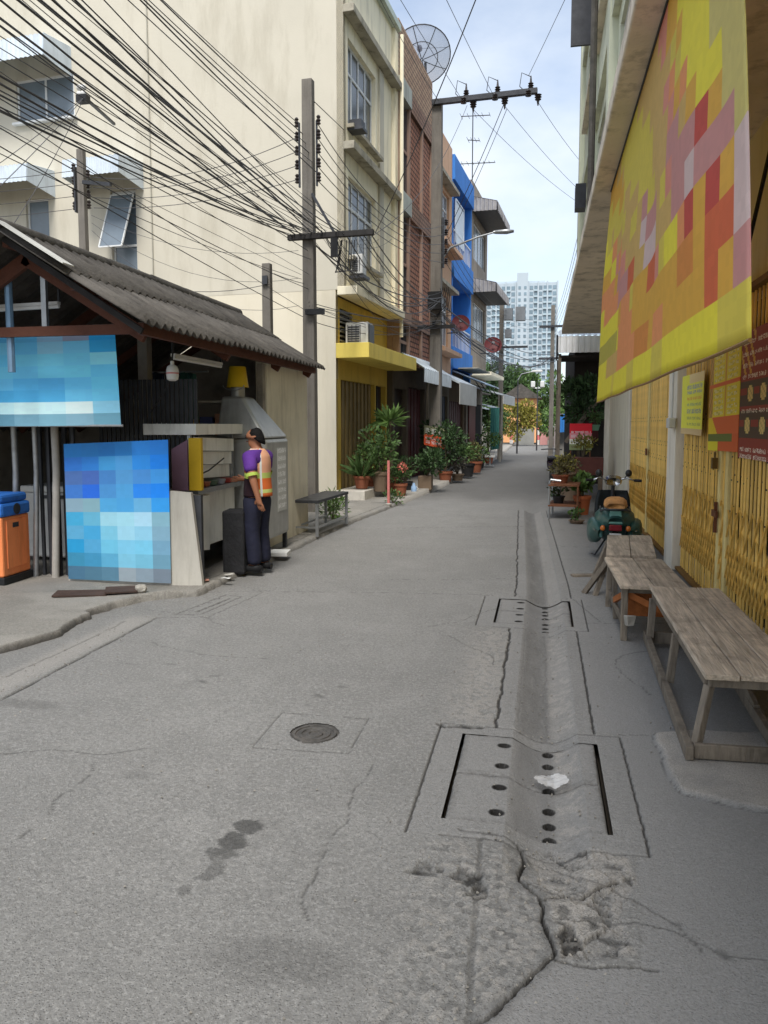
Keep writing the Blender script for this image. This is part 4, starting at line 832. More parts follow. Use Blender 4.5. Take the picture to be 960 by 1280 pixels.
# litter bin
bn_ = thing('litter_bin', 'orange litter bin with blue lid at the left edge before the stall', 'bin', (-5.63, 7.06, .055), R(4))
ORG = mat('orange_bin_plastic', lin((252, 146, 88)), .55, .08, 3, .08, dirt=lin((150, 84, 56)), dscale=4, damt=.5, streak=2); BLU = mat('blue_bin_plastic', lin((50, 112, 196)), .5, .1, 3, .08, dirt=lin((30, 50, 84)), damt=.5)
MB().prism([(-.24, -.24, .08), (.24, -.24, .08), (.24, .24, .08), (-.24, .24, .08)], (0, 0, .62)).build('body', ORG, bn_, bevel=.02); MB().box(-.26, .26, -.26, .26, 0, .08).build('base', BLK, bn_, bevel=.01)
MB().box(.238, .25, -.17, .17, .16, .66).build('door', ORG, bn_, bevel=.006); MB().box(-.255, .255, -.255, .255, .70, .84).box(-.235, .235, -.235, .235, .84, .93).build('lid', BLU, bn_, bevel=.03)
MB().box(.25, .254, -.07, .03, .58, .63).build('label', GREYM, bn_); MB().lathe([(.001, 0), (.055, 0), (.06, .006), (.001, .007)], 14, cap=False).build('emblem', GREYM, bn_, loc=(.255, .0, .77), rot=(0, R(90), 0))

# hanging lamp, light battens
lm = thing('hanging_lamp', 'white plastic lamp hanging on a cord under the eave of the stall', 'lamp', (-3.66, 7.25, 2.14))
MB().lathe([(.03, .0), (.055, .015), (.062, .05), (.062, .11), (.05, .145), (.02, .165), (.018, .2)], 16).build('shade', WHITEP, lm, True); MB().lathe([(.0625, .07), (.0625, .085)], 16, cap=False).build('print_band', mat('pink_print', lin((190, 120, 120)), .6, .2, 20, 0), lm)
MB().tube([(0, 0, .2), (.01, 0, .30), (.015, 0, .42)], .008, 6).tube([(.01, 0, .36), (-.03, .05, .1), (-.15, .1, -.12), (-.32, .15, -.3)], .008, 6).build('cord', BLK, lm, True)
TUBEM = mat('unlit_tube', (.7, .7, .68), .35, .05, 5, 0)
for nm, a, b, lb_ in (('light_batten', (-6.0, 6.72, 2.80), (-4.55, 6.72, 2.83), 'unlit fluorescent batten fixed under the gable above the upper banner'), ('light_batten', (-3.70, 7.35, 2.38), (-3.70, 8.55, 2.38), 'unlit fluorescent batten along the roadside eave above the lamp')):
    t_ = thing(nm, lb_, 'light', a); d = Vector(b) - Vector(a); MB().tube([(0, 0, 0), tuple(d)], .018, 8).build('tube', TUBEM, t_, True); MB().bar((0, 0, .03), tuple(d + Vector((0, 0, .03))), .05, .03).build('housing', WHITEP, t_); [MB().bar(tuple(q_ + Vector((0, 0, .045))), tuple(q_ + Vector((0, 0, .16))), .02, .02).build('bracket', GREYM, t_) for q_ in (Vector((0, 0, 0)), d)]

# food counter behind the banner
CW = mat('grubby_white_panel', lin((238, 238, 232)), .5, .08, 3, .05, dirt=lin((130, 126, 116)), dscale=4, damt=.5, streak=2)
fc = thing('food_counter', 'grubby white food counter with raised panels behind the man', 'counter', (-3.75, 7.75, .03))
MB().box(-.45, .05, .0, 1.15, .30, .92).build('cabinet', CW, fc, bevel=.01); MB().box(-.47, .12, -.02, 1.2, .92, .97).build('worktop', STEEL, fc, bevel=.004)
for k in range(3): MB().prism([(-.02 + .03 * k, .05, 1.08 + .155 * k), (-.02 + .03 * k, 1.12, 1.04 + .155 * k), (-.02 + .03 * k, 1.12, 1.19 + .155 * k), (-.02 + .03 * k, .05, 1.225 + .155 * k)], (.02, 0, 0)).build('panel', CW, fc)
MB().box(-.5, .12, -.05, 1.3, 1.56, 1.68).build('canopy_rail', CW, fc, bevel=.005)
for yy in (0.0, 1.15): MB().box(-.0, .035, yy - .02, yy + .02, .97, 1.56).build('post', STEEL, fc)
for sx in (-.4, 0.0):
    for yy in (.08, 1.05): MB().box(sx - .03, sx + .03, yy - .03, yy + .03, 0, .30).build('leg', GREYM, fc)
MB().prism([(.055, .0, .30), (.055, .35, .25), (.075, .35, .88), (.075, .0, .88)], (.015, 0, 0)).build('front_panel', CW, fc); MB().tube([(.09, -.1, 1.1), (.10, .3, 1.16), (.11, .7, 1.28)], .008, 6).build('cable', BLK, fc)
PANC = [lin((120, 150, 150)), lin((150, 90, 60)), lin((90, 110, 90)), lin((150, 150, 155)), lin((160, 60, 50))]
for k in range(5):
    b_ = MB().lathe([(.03, 0), (.06, .005), (.075, .05), (.08, .06)], 12).build('food_tray', mat('tray_%d' % k, PANC[k], .4, .2, 8, .05, metal=.2), None, True, loc=(-3.72, 7.86 + .21 * k, 1.003)); tag(b_, ['pale teal bowl on the counter by the yellow sign', 'brown bowl second along the counter from the yellow sign', 'green bowl in the middle of the food counter', 'steel bowl fourth along the counter from the yellow sign', 'red bowl on the counter closest to the man'][k], 'bowl')
bc = thing('black_crate', 'tall black cloth-covered crate standing in front of the white counter', 'crate', (-3.36, 8.10, .03), R(6)); BLKC = mat('black_cloth', (.018, .018, .02), .85, .4, 6, .4, 30)
MB().prism([(-.12, -.14, 0), (.13, -.13, 0), (.12, .14, 0), (-.13, .13, 0)], (.0, .0, .72)).build('cover', BLKC, bc, bevel=.03); MB().lathe([(.02, 0), (.045, 0), (.045, .004), (.02, .004)], 12, cap=False).build('faded_emblem', mat('faded_print', lin((120, 104, 80)), .8, .3, 30, 0), bc, loc=(.172, -.02, .45), rot=(0, R(90), 0))
# stainless grill hood and yellow bucket
SST = mat('dull_stainless', lin((172, 172, 168)), .42, .12, 4, .06, 40, metal=.45, dirt=lin((110, 106, 100)), dscale=3, damt=.5, streak=2)
gh = thing('grill_cabinet', 'tall stainless grill cabinet with sloping hood behind the man', 'grill', (-3.62, 9.45, .03))
MB().box(-.36, .30, -.45, .42, .22, 1.50).build('cabinet', SST, gh, bevel=.05)
hd = MB(); A = [(-.36, -.45, 1.50), (.30, -.45, 1.50), (.30, .42, 1.50), (-.36, .42, 1.50)]; B = [(-.30, -.40, 2.02), (-.02, -.40, 2.02), (-.02, -.02, 2.02), (-.30, -.02, 2.02)]
hd.v = A + B; hd.f = [(0, 1, 5, 4), (1, 2, 6, 5), (2, 3, 7, 6), (3, 0, 4, 7), (4, 5, 6, 7), (3, 2, 1, 0)]; hd.build('hood', SST, gh, bevel=.03)
MB().tube([(-.16, -.2, 2.0), (-.16, -.2, 2.15)], .09, 14).build('flue', SST, gh, True)
for sx in (-.3, .25):
    for sy in (-.4, .36): MB().box(sx - .025, sx + .025, sy - .025, sy + .025, 0, .23).build('leg', GREYM, gh)
G4 = (16, 40)
panel('price_list', lambda u, v: (.306, -.05 + .34 * u, .55 + .82 * v), *text_rows(lambda i, j: lin((150, 150, 146)), lambda i, j: lin((222, 220, 214)), *G4, [(j, j + 3) for j in range(2, 38, 5)], [(1, 15)], 8), PRINT, gh)
yb = thing('plastic_bucket', 'yellow plastic bucket upturned on top of the grill flue', 'bucket', (-3.78, 9.25, 2.17)); YB = mat('yellow_bucket', lin((220, 184, 30)), .45, .08, 5, .03)
MB().lathe([(.14, 0), (.135, .02), (.105, .25), (.10, .26), (.001, .262)], 20, cap=False).build('pail', YB, yb, True); MB().tube([(.14 * math.cos(t / 8 * math.pi), -.12 - .02, .02 - .06 * math.sin(t / 8 * math.pi)) for t in range(9)], .006, 6).build('handle', STEEL, yb)
fb = MB().box(-.2, .2, -.14, .14, 0, .05).build('foam_board', mat('white_foam', (.75, .75, .72), .8, .05, 6, .1), None, bevel=.006, loc=(-3.30, 9.15, .06), rot=(0, 0, .15)); tag(fb, 'white foam slab on the ground behind the man', 'board')
tb = thing('metal_table', 'low dark metal table standing past the end of the stall', 'table', (-3.62, 10.85, .045), R(-2))
MB().box(0, .42, 0, 1.6, .50, .545).build('tabletop', GREYM, tb, bevel=.006)
for sx, sy in ((.03, .03), (.39, .03), (.03, 1.57), (.39, 1.57)): MB().box(sx - .02, sx + .02, sy - .02, sy + .02, 0, .50).build('leg', STEEL, tb)
MB().box(.02, .05, .03, 1.57, .12, .15).box(.37, .40, .03, 1.57, .12, .15).box(.05, .37, .02, .05, .121, .149).build('stretcher', STEEL, tb)
# things on the apron
for k, (x, y, a, b, rz, lb_) in enumerate(((-4.35, 6.62, .5, .22, .35, 'rusty steel plate lying flat on the apron below the blue banner'), (-4.02, 6.78, .3, .24, .5, 'second rusty plate overlapping the first on the apron'))):
    tag(MB().box(-a / 2, a / 2, -b / 2, b / 2, 0, .014).build('steel_plate', mat('dark_rust', lin((70, 54, 46)), .85, .3, 9, .4, dirt=(.02, .018, .016), damt=.7), None, loc=(x, y, .062 + .016 * k), rot=(R(2), R(1), rz)), lb_, 'plate')
rk = MB().ball((0, 0, .04), .06, 10, 7, (1.1, .8, .75)); rk.v = [(x + random.uniform(-.008, .008), y + random.uniform(-.008, .008), z) for x, y, z in rk.v]; tag(rk.build('stone', CONC, None, loc=(-3.83, 6.82, .055)), 'pale stone on the apron edge below the blue banner', 'stone')
for k, (x, y, c, lb_) in enumerate(((-3.25, 7.55, (.7, .7, .68), 'white paper scrap by the kerb below the counter'), (-3.30, 7.75, (.62, .6, .55), 'cream paper scrap by the kerb near the man\'s shoe'), (-3.42, 7.42, (.6, .3, .22), 'reddish scrap by the kerb at the partition corner'))):
    xs_, ys_ = np.meshgrid(np.linspace(-.05, .05, 6), np.linspace(-.03, .03, 5)); o = link('paper_scrap', grid_mesh('paper_scrap', xs_, ys_, .01 + .02 * fbm(xs_ * 30 + k, ys_ * 30, 2, k)), mat('scrap_%d' % k, c, .8, .1, 9, .1), loc=(x, y, .065), rot=(0, 0, k)); o.modifiers.new('s', 'SOLIDIFY').thickness = .002; tag(o, lb_, 'litter')

# goods in the dark of the stall
SHELFM = mat('pale_shelf', lin((190, 186, 176)), .8, .1, 4, .1)
sf = thing('stall_shelf', 'pale shelf unit standing deep inside the stall', 'shelf', (-5.3, 9.3, .03))
for zz in (.5, 1.0, 1.5, 1.95): MB().box(0, 1.35, 0, .4, zz, zz + .03).build('board', SHELFM, sf)
for sx in (.0, 1.32): MB().box(sx, sx + .03, .0, .4, 0, 2.0).build('upright', SHELFM, sf)
GD = [((150, 60, 50), 'red'), ((220, 216, 206), 'white'), ((70, 120, 110), 'green'), ((200, 160, 60), 'yellow'), ((80, 90, 140), 'blue'), ((190, 140, 110), 'tan')]
for k, (c_, nm_) in enumerate(GD):
    tag(MB().box(-.09, .09, -.12, .12, 0, .2 + .04 * (k % 3)).build('carton', mat('carton_%d' % k, lin(c_), .7, .15, 6, .05), None, bevel=.006, loc=(-5.12 + .21 * k, 9.5, 1.562)), '%s carton on the upper shelf inside the stall' % nm_, 'carton')
    tag(MB().lathe([(.045, 0), (.05, .02), (.05, .18), (.02, .24), (.02, .28)], 10).build('bottle', mat('bottle_%d' % k, lin(GD[-1 - k][0]), .3, .1, 5, 0), None, True, loc=(-5.12 + .21 * k, 9.45, 1.062)), '%s bottle on the middle shelf inside the stall' % GD[-1 - k][1], 'bottle')
fz = thing('chest_freezer', 'white chest freezer behind the folded shutter of the stall', 'freezer', (-6.15, 8.2, .04)); MB().box(0, .9, 0, .6, .06, .85).build('cabinet', WHITEP, fz, bevel=.03); MB().box(-.01, .91, -.02, .61, .85, .93).build('lid', WHITEP, fz, bevel=.02); MB().box(.3, .6, -.04, -.01, .78, .82).build('handle', GREYM, fz)
cl_ = thing('hanging_clothes', 'dark blue clothes hanging from the rafters above the counter', 'clothes', (-4.75, 8.75, 1.72)); 
for k, (dx, c_) in enumerate(((0, (30, 44, 64)), (.22, (52, 40, 44)), (.4, (36, 74, 66)))):
    mm = MB()
    for i in range(9): mm.v += [(dx + .03 * i, .04 * math.sin(i * 1.3 + k), .62 - .03 * abs(i - 4) / 4), (dx + .03 * i - .01, .06 * math.sin(i * 1.5 + k), .0 + .05 * (i % 2))]
    for i in range(8): mm.f.append((2 * i, 2 * i + 2, 2 * i + 3, 2 * i + 1))
    o = mm.build('garment', mat('garment_%d' % k, lin(c_), .9, .2, 6, .2), cl_); o.modifiers.new('s', 'SOLIDIFY').thickness = .01
MB().tube([(-.1, 0, .62), (.8, 0, .62)], .012, 6).build('rail', STEEL, cl_)

# ---------------------------------------------------------------- the man, in profile, facing the stall
def skinned(name, verts, edges, radii, m, parent, root=0, sub=2):
    me = bpy.data.meshes.new(name); me.from_pydata(verts, edges, []); me.update()
    o = link(name, me, m, parent); sk = o.modifiers.new('skin', 'SKIN'); sk.use_smooth_shade = True
    for i, r in enumerate(radii):
        d = me.skin_vertices[0].data[i]; d.radius = r if isinstance(r, tuple) else (r, r); d.use_root = (i == root)
    s = o.modifiers.new('sub', 'SUBSURF'); s.levels = sub; s.render_levels = sub; return o
SKIN = mat('skin', lin((146, 98, 72)), .6, .08, 6, .03, spec=.35)
pm = thing('person', 'man in purple shirt and orange vest standing in profile at the stall counter', 'person', (-3.14, 8.2, .05), R(80)); pm.scale = (1.10, 1.14, 1.0)
V = []; E = []; RD = []
def jv(p, r, link_to=None):
    V.append(p); RD.append(r)
    if link_to is not None: E.append((link_to, len(V) - 1))
    return len(V) - 1
pel = jv((0, 0, .86), (.13, .10)); sp1 = jv((0, -.005, 1.02), (.125, .095), pel); ch = jv((0, -.015, 1.22), (.13, .10), sp1); nb = jv((0, -.02, 1.35), (.075, .065), ch)
nk = jv((0, .0, 1.405), .05, nb); hd0 = jv((0, .02, 1.455), (.062, .066), nk); hd1 = jv((0, .018, 1.52), (.072, .088), hd0); hd2 = jv((0, .008, 1.575), (.062, .078), hd1); jv((0, .004, 1.605), (.03, .04), hd2)
jaw = jv((0, .075, 1.44), (.035, .03), hd0); nose = jv((0, .108, 1.50), (.013, .014), hd1)
for s in (-1, 1): jv((s * .078, -.005, 1.50), (.012, .022), hd1)
for s in (-1, 1):
    h = jv((s * .085, 0, .82), .095, pel); k = jv((s * .092, .015, .45), .058, h); c = jv((s * .092, -.02, .28), .055, k); a = jv((s * .092, -.035, .09), .04, c); t = jv((s * .098, .05, .035), (.035, .03), a); jv((s * .10, .13, .025), (.035, .02), t)
arms = {}
for s, el, wr, hn in ((-1, (-.235, -.09, 1.06), (-.225, -.135, .87), (-.215, -.15, .80)), (1, (.225, .03, 1.07), (.17, .22, 1.02), (.155, .29, 1.02))):
    sh_ = jv((s * .165, -.015, 1.30), .062, ch); e = jv(el, .043, sh_); w = jv(wr, .028, e); p = jv(hn, (.034, .018), w); arms[s] = (p, Vector(hn) - Vector(wr), Vector(hn))
for s, (p, d, hn) in arms.items():
    d = d.normalized(); side = Vector((0, 1, 0)) if abs(d.z) > .7 else Vector((0, 0, 1))
    for q, (off, L) in enumerate(((-.026, .062), (-.009, .074), (.009, .070), (.026, .055))):
        b_ = hn + d * .03 + side * off; x1 = jv(tuple(b_), .0095, p); x2 = jv(tuple(b_ + d * L * .55), .0085, x1); jv(tuple(b_ + d * L * .9 + Vector((.012 * -s, .0, -.008))), .007, x2)
    th = hn - d * .02 + side * (.036 if s < 0 else .03); x1 = jv(tuple(th), .011, p); jv(tuple(th + d * .045 + side * .018), .009, x1)
skinned('body', V, E, RD, SKIN, pm)
# trousers
NAVY = mat('navy_trousers', lin((30, 32, 50)), .85, .2, 8, .5, 14)
V = []; E = []; RD = []
w0 = jv((0, -.005, .93), (.148, .118)); w1 = jv((0, 0, .84), (.15, .125), w0)
for s in (-1, 1):
    h = jv((s * .085, 0, .72), (.098, .112), w1); k = jv((s * .094, .012, .45), (.078, .088), h); c = jv((s * .094, -.012, .24), (.075, .085), k); jv((s * .094, -.02, .07), (.072, .086), c)
skinned('trousers', V, E, RD, NAVY, pm)
# shirt sleeves, purple with lime cuffs
PUR = mat('purple_cloth', lin((84, 44, 128)), .85, .15, 9, .4, 16)
V = []; E = []; RD = []
c0 = jv((0, -.015, 1.16), (.14, .105)); c1 = jv((0, -.018, 1.27), (.135, .10), c0); jv((0, -.012, 1.375), (.062, .06), c1)
for s, q in ((-1, (-.226, -.07, 1.115)), (1, (.217, .018, 1.12))): h = jv((s * .165, -.015, 1.30), .078, c1); jv(q, .068, h)
sho = skinned('shirt', V, E, RD, PUR, pm)
for s, q, e in ((-1, Vector((-.226, -.07, 1.115)), Vector((-.235, -.09, 1.06))), (1, Vector((.217, .018, 1.12)), Vector((.225, .03, 1.07)))):
    d = (e - q).normalized(); MB().tube([q + d * .00, q + d * .035], [.068, .066], 14, False).build('cuff', mat('lime_band', lin((160, 182, 78)), .7, .1, 9, .2), sho, True)
# hi-vis vest: an open-bottomed shell with its own panels of colour
nr, ns = 26, 40; vv = []; ff = []; cc = []
prof = [(.85, .168, .135), (.92, .166, .134), (1.02, .158, .125), (1.12, .158, .122), (1.22, .160, .122), (1.30, .150, .112), (1.35, .115, .09), (1.385, .07, .068)]
for j in range(nr + 1):
    z = .85 + (1.385 - .85) * j / nr; rx = np.interp(z, [p[0] for p in prof], [p[1] for p in prof]); ry = np.interp(z, [p[0] for p in prof], [p[2] for p in prof])
    for i in range(ns):
        t = 2 * math.pi * i / ns; f = 1 + .025 * math.sin(5 * t + z * 9) * (1.3 - z); vv.append((float(rx) * math.cos(t) * f, -.012 + float(ry) * math.sin(t) * f, z))
def vest(i, j):
    t = (i + .5) / ns * 360; z = .85 + .535 * (j + .5) / nr      # 90 = front, 180 = his left side, 270 = back
    if 222 < t < 232 or 62 < t < 70: return lin((206, 210, 206))
    if .90 < z < .925 and t > 205: return lin((196, 206, 120))
    if 160 < t < 205 and z < 1.2: return lin((46, 30, 36))
    if 1.06 < z < 1.11: return lin((170, 184, 98)) if 205 <= t or t < 20 else lin((200, 210, 120))
    if 120 < t <= 160: return lin((46, 34, 40)) if z < 1.05 else (lin((178, 70, 34)) if z < 1.2 else lin((222, 190, 176)))
    if 205 <= t < 300: return lin((204, 104, 52)) if z < 1.05 else (lin((60, 36, 36)) if z < 1.06 else lin((206, 152, 122)))
    if 60 < t < 120: return lin((198, 84, 40)) if z < 1.2 else lin((206, 196, 190))
    return lin((204, 100, 44)) if z < 1.25 else lin((206, 176, 160))
for j in range(nr):
    for i in range(ns):
        t = (i + .5) / ns * 360; z = .85 + .535 * (j + .5) / nr
        if z > 1.17 and (150 < t < 212 or t > 328 or t < 30) and z < 1.345: continue      # arm holes
        ff.append((j * ns + i, j * ns + (i + 1) % ns, (j + 1) * ns + (i + 1) % ns, (j + 1) * ns + i)); cc.append((*vest(i, j), 1))
me = bpy.data.meshes.new('vest'); me.from_pydata(vv, [], ff); a = me.attributes.new('print', 'FLOAT_COLOR', 'FACE'); a.data.foreach_set('color', np.array(cc, np.float32).ravel())
o = link('vest', me, attr_mat('vest_cloth', .8, .2, .3, 20), pm, 'all'); o.modifiers.new('s', 'SOLIDIFY').thickness = .008
# hair, eyes, shoes
HAIR = mat('black_hair', (.006, .0055, .0055), .8, .3, 30, .5, 60, spec=.15)
hm = MB(); n_ = 20
for j in range(9):
    ph = math.pi * .5 * j / 8
    for i in range(n_):
        t = 2 * math.pi * i / n_; back = max(0, -math.sin(t)); low = 1.505 - .075 * back + (.030 * max(0, math.sin(t)))
        r = math.cos(ph); w_ = random.uniform(-.003, .003); hm.v.append(((.0765 + w_) * r * math.cos(t), -.007 + (.087 + w_) * r * math.sin(t), low + (1.617 - low) * math.sin(ph) + random.uniform(-.004, .004)))
for j in range(8):
    for i in range(n_): a, b = j * n_ + i, j * n_ + (i + 1) % n_; hm.f.append((a, b, b + n_, a + n_))
o = hm.build('hair', HAIR, pm, 'all'); o.modifiers.new('s', 'SOLIDIFY').thickness = .007
for s in (-1, 1):
    MB().ball((s * .034, .098, 1.512), .010, 8, 6).build('eye', BLK, pm, 'all'); MB().bar((s * .018, .104, 1.530), (s * .052, .094, 1.530), .010, .007).build('eyebrow', HAIR, pm)
    loft([(-.10, s * .095, .035, .03, .03, .035), (-.05, s * .095, .04, .045, .05, .04), (.04, s * .098, .035, .047, .04, .035), (.11, s * .10, .03, .045, .025, .03), (.155, s * .10, .025, .025, .015, .025)]).build('shoe', BLK, pm, 'all')
MB().tube([(-.02, .10, 1.462), (.02, .10, 1.462)], .006, 6).build('mouth', mat('lips', lin((120, 66, 56)), .6, .1, 9, 0), pm)
# ================================================================ SHOPHOUSE ROW ON THE LEFT (local frame: x to the road, y along the row)
ROWP = Vector((-4.2, 16.3, 0)); ROWR = R(-4.6)
CREAM = mat('cream_render', lin((203, 197, 181)), .9, .05, .8, .1, 30, dirt=lin((158, 150, 130)), dscale=1.1, damt=.6, streak=1.6)
CREAM2 = mat('cream_front_render', lin((244, 235, 208)), .9, .05, 1.2, .1, 30, dirt=lin((128, 122, 108)), dscale=1.6, damt=.6, streak=2.5)
MOULD = mat('mouldy_ledge', lin((168, 162, 146)), .92, .2, 2, .3, 30, dirt=lin((34, 33, 31)), dscale=3, damt=.95)
YELW = mat('mustard_paint', lin((196, 166, 74)), .85, .08, 2, .1, dirt=lin((120, 100, 50)), dscale=2, damt=.5, streak=2); YELC = mat('bright_yellow_paint', lin((232, 208, 104)), .8, .06, 2, .1, dirt=lin((150, 128, 66)), dscale=2.5, damt=.5, streak=2)
ALU = mat('white_aluminium', lin((222, 224, 224)), .45, .06, 4, .03, dirt=lin((150, 150, 148)), damt=.4, streak=3)
AWN = mat('aluminium_awning', lin((206, 216, 224)), .45, .08, 3, .05, metal=.15, dirt=lin((150, 154, 158)), damt=.4, streak=3)
FROST = mat('grey_window_pane', lin((112, 124, 134)), .22, .12, 2, 0, spec=.6)
def house(name, label): return thing(name, label, 'building', ROWP, ROWR)
def window(h, org, u, nrm, w, z0, z1, panes=2, depth=.10, frame=ALU, glass=FROST, transom=None, fw=.05):
    """framed window set back in its opening: org is the lower start corner on the wall face"""
    o, u, nrm = Vector(org), Vector(u), Vector(nrm); c = o - nrm * depth; up = Vector((0, 0, 1)); H_ = z1 - z0
    win = MB(); k = [c + nrm * .012, c + u * w + nrm * .012, c + u * w + up * H_ + nrm * .012, c + up * H_ + nrm * .012]; win.prism([tuple(p) for p in k], tuple(-nrm * .012))
    wo_ = win.build('window', glass, h); f = MB()
    for i in range(panes + 1): p = c + u * (fw / 2 + (w - fw) * i / panes); f.bar(p, p + up * H_, fw, .06, nrm)
    zz = [fw / 2, H_ - fw / 2] + ([H_ * transom] if transom else [])
    for q in zz: p = c + up * q + nrm * .003; f.bar(p + u * .003, p + u * (w - .003), .064, fw)
    f.build('frame', frame, wo_); return wo_
def corrug_panel(mb, a, b, c, d, n, amp, th=.01):
    """corrugated sheet a-b (top edge) to d-c (lower edge); ridges run from top to bottom"""
    a, b, c, d = map(Vector, (a, b, c, d)); nn = (b - a).cross(d - a).normalized(); k = len(mb.v); S = n * 4
    for i in range(S + 1):
        t = i / S; off = nn * (amp * (1 if (i // 2) % 2 else -1)); mb.v += [tuple(a.lerp(b, t) + off), tuple(d.lerp(c, t) + off)]
    for i in range(S): q = k + 2 * i; mb.f.append((q, q + 2, q + 3, q + 1))
    return mb
def hood_awning(h, x0, x1, z0, z1, proj, nm='awning'):
    """boxed aluminium hood over a side-wall window (projects towards -y)"""
    m = MB(); zf = z1 - .10; corrug_panel(m, (x0, .0, z1), (x1, .0, z1), (x1, -proj, zf), (x0, -proj, zf), int((x1 - x0) / .12), .012)
    corrug_panel(m, (x0, -proj, zf), (x1, -proj, zf), (x1, -proj - .03, z0), (x0, -proj - .03, z0), int((x1 - x0) / .12), .012)
    o = m.build(nm, AWN, h); o.modifiers.new('s', 'SOLIDIFY').thickness = .008
    for x in (x0, x1): MB().prism([(x - .006, 0, z1), (x - .006, -proj, zf), (x - .006, -proj - .03, z0), (x - .006, 0, z0 - .12)], (.012, 0, 0)).build('side_panel', AWN, o)
    return o
def ac_unit(h, x, y, z, sx, sy, sz, face='y', nm='air_conditioner'):
    a = MB().box(x, x + sx, y, y + sy, z, z + sz).build(nm, WHITEP, h, bevel=.015); g = MB()
    if face == 'y':
        for i in range(7): g.box(x + .05, x + sx * .62, y - .012, y - .002, z + .05 + (sz - .12) * i / 7, z + .05 + (sz - .12) * (i + .6) / 7)
        for i in range(4): g.box(x + .05 + (sx * .55) * i / 3, x + .065 + (sx * .55) * i / 3, y - .014, y - .011, z + .05, z + sz - .06)
    else:
        for i in range(7): g.box(x + sx + .002, x + sx + .012, y + .05, y + sy - .05, z + .05 + (sz - .12) * i / 7, z + .05 + (sz - .12) * (i + .6) / 7)
    g.build('grille', GREYM, a); return a

# ---- cream corner house
ch_ = house('cream_shophouse', 'tall cream corner shophouse with big blank side wall and yellow ground floor')
W3 = [(4.76, 6.38, 4.27, 5.25), (4.90, 5.55, 1.25, 2.50), (7.27, 7.94, .35, 2.50)]
MB().wall((-13, 0, 4.6), (1, 0, 0), (0, 0, 1), (0, -1, 0), 13, 7.3, W3, .15).build('side_wall', CREAM, ch_)
MB().wall((-13, .004, -.1), (1, 0, 0), (0, 0, 1), (0, -1, 0), 12.8, 4.7, [], .15).build('lower_side_wall', mat('bounce_lit_warm_cream', lin((218, 210, 190)), .88, .04, 1, .1, 30, dirt=lin((190, 180, 156)), dscale=1.5, damt=.5, streak=2), ch_)  # warmer lower paint, lightened further to carry the ground bounce
MB().box(-12.9, -.3, .16, 4.0, 11.6, 11.7).box(-13, -12.9, .2, 4.05, 0, 11.9).build('flat_roof', MOULD, ch_)
window(ch_, (-8.24, 0, 8.87), (1, 0, 0), (0, -1, 0), 1.62, 8.87, 9.85, 2, .06)
window(ch_, (-8.10, 0, 5.85), (1, 0, 0), (0, -1, 0), .65, 5.85, 7.10, 1, .10)
w3 = window(ch_, (-5.73, 0, 4.95), (1, 0, 0), (0, -1, 0), .67, 4.95, 7.10, 1, .10, transom=.42)
MB().bar((-5.70, -.02, 7.0), (-5.78, -.42, 5.75), .03, .03).bar((-5.10, -.02, 7.0), (-5.18, -.42, 5.75), .03, .03).bar((-5.78, -.42, 5.75), (-5.18, -.42, 5.75), .03, .03).bar((-5.70, -.02, 7.0), (-5.10, -.02, 7.0), .03, .03).build('open_sash', ALU, w3)
MB().prism([(-5.69, -.03, 6.98), (-5.11, -.03, 6.98), (-5.19, -.41, 5.77), (-5.77, -.41, 5.77)], (0, .008, 0)).build('sash_pane', FROST, w3)
MB().bar((-8.3, -.05, 8.84), (-6.55, -.05, 8.84), .14, .05).build('window_sill', ALU, ch_)
hood_awning(ch_, -9.6, -6.68, 9.86, 10.42, .9); hood_awning(ch_, -9.2, -7.25, 7.2, 7.68, .9); hood_awning(ch_, -6.3, -4.85, 7.18, 7.66, .9)
MB().tube([(-4.64, -.02, 4.8), (-4.64, -.02, 11.9)], .015, 6).build('conduit', mat('conduit_grey', lin((170, 166, 152)), .7, .1, 5, 0), ch_)
# front with two recessed window bays
MB().wall((0, .0, 4.6), (0, 1, 0), (0, 0, 1), (1, 0, 0), 4.05, 7.2, [(.3, 2.35, 3.5, 5.3), (.3, 2.35, .75, 2.45)], .15).build('front_wall', CREAM2, ch_)
for z0, z1, zb in ((8.1, 9.9, 10.25), (5.35, 7.05, 7.5)):
    window(ch_, (0, .3, z0), (0, 1, 0), (1, 0, 0), 2.05, z0, z1, 4, .13, transom=.66, glass=mat('dim_front_pane', lin((70, 76, 80)), .2, .25, 2, 0, spec=.6), fw=.06)
    MB().box(.0, .24, -.02, 4.0, zb, zb + .16).build('ledge', MOULD, ch_, bevel=.01); MB().box(.0, .16, .2, 2.5, z0 - .08, z0 - .005).build('window_sill', MOULD, ch_)
MB().box(-.15, .30, -.03, 4.03, 4.48, 4.66).build('ledge', CREAM2, ch_, bevel=.01)
MB().box(.005, .05, 2.55, 2.9, 4.68, 10.2).build('pilaster', CREAM, ch_); MB().box(.0, .10, 3.78, 4.05, 4.67, 11.75).build('pilaster', CREAM2, ch_)
MB().box(-.1, .18, -.02, 4.04, 11.72, 11.88).build('parapet_cap', mat('grey_green_cap', lin((186, 196, 186)), .9, .08, 2, .1, dirt=lin((110, 110, 104)), damt=.6), ch_)
MB().box(.0, .34, .25, .6, 7.98, 8.04).box(.02, .3, .28, .56, 8.04, 8.2).build('bracket', GREYM, ch_)
ac_unit(ch_, .02, .35, 4.98, .28, .30, .42); MB().box(.0, .36, .3, .7, 4.88, 4.94).build('bracket', GREYM, ch_)
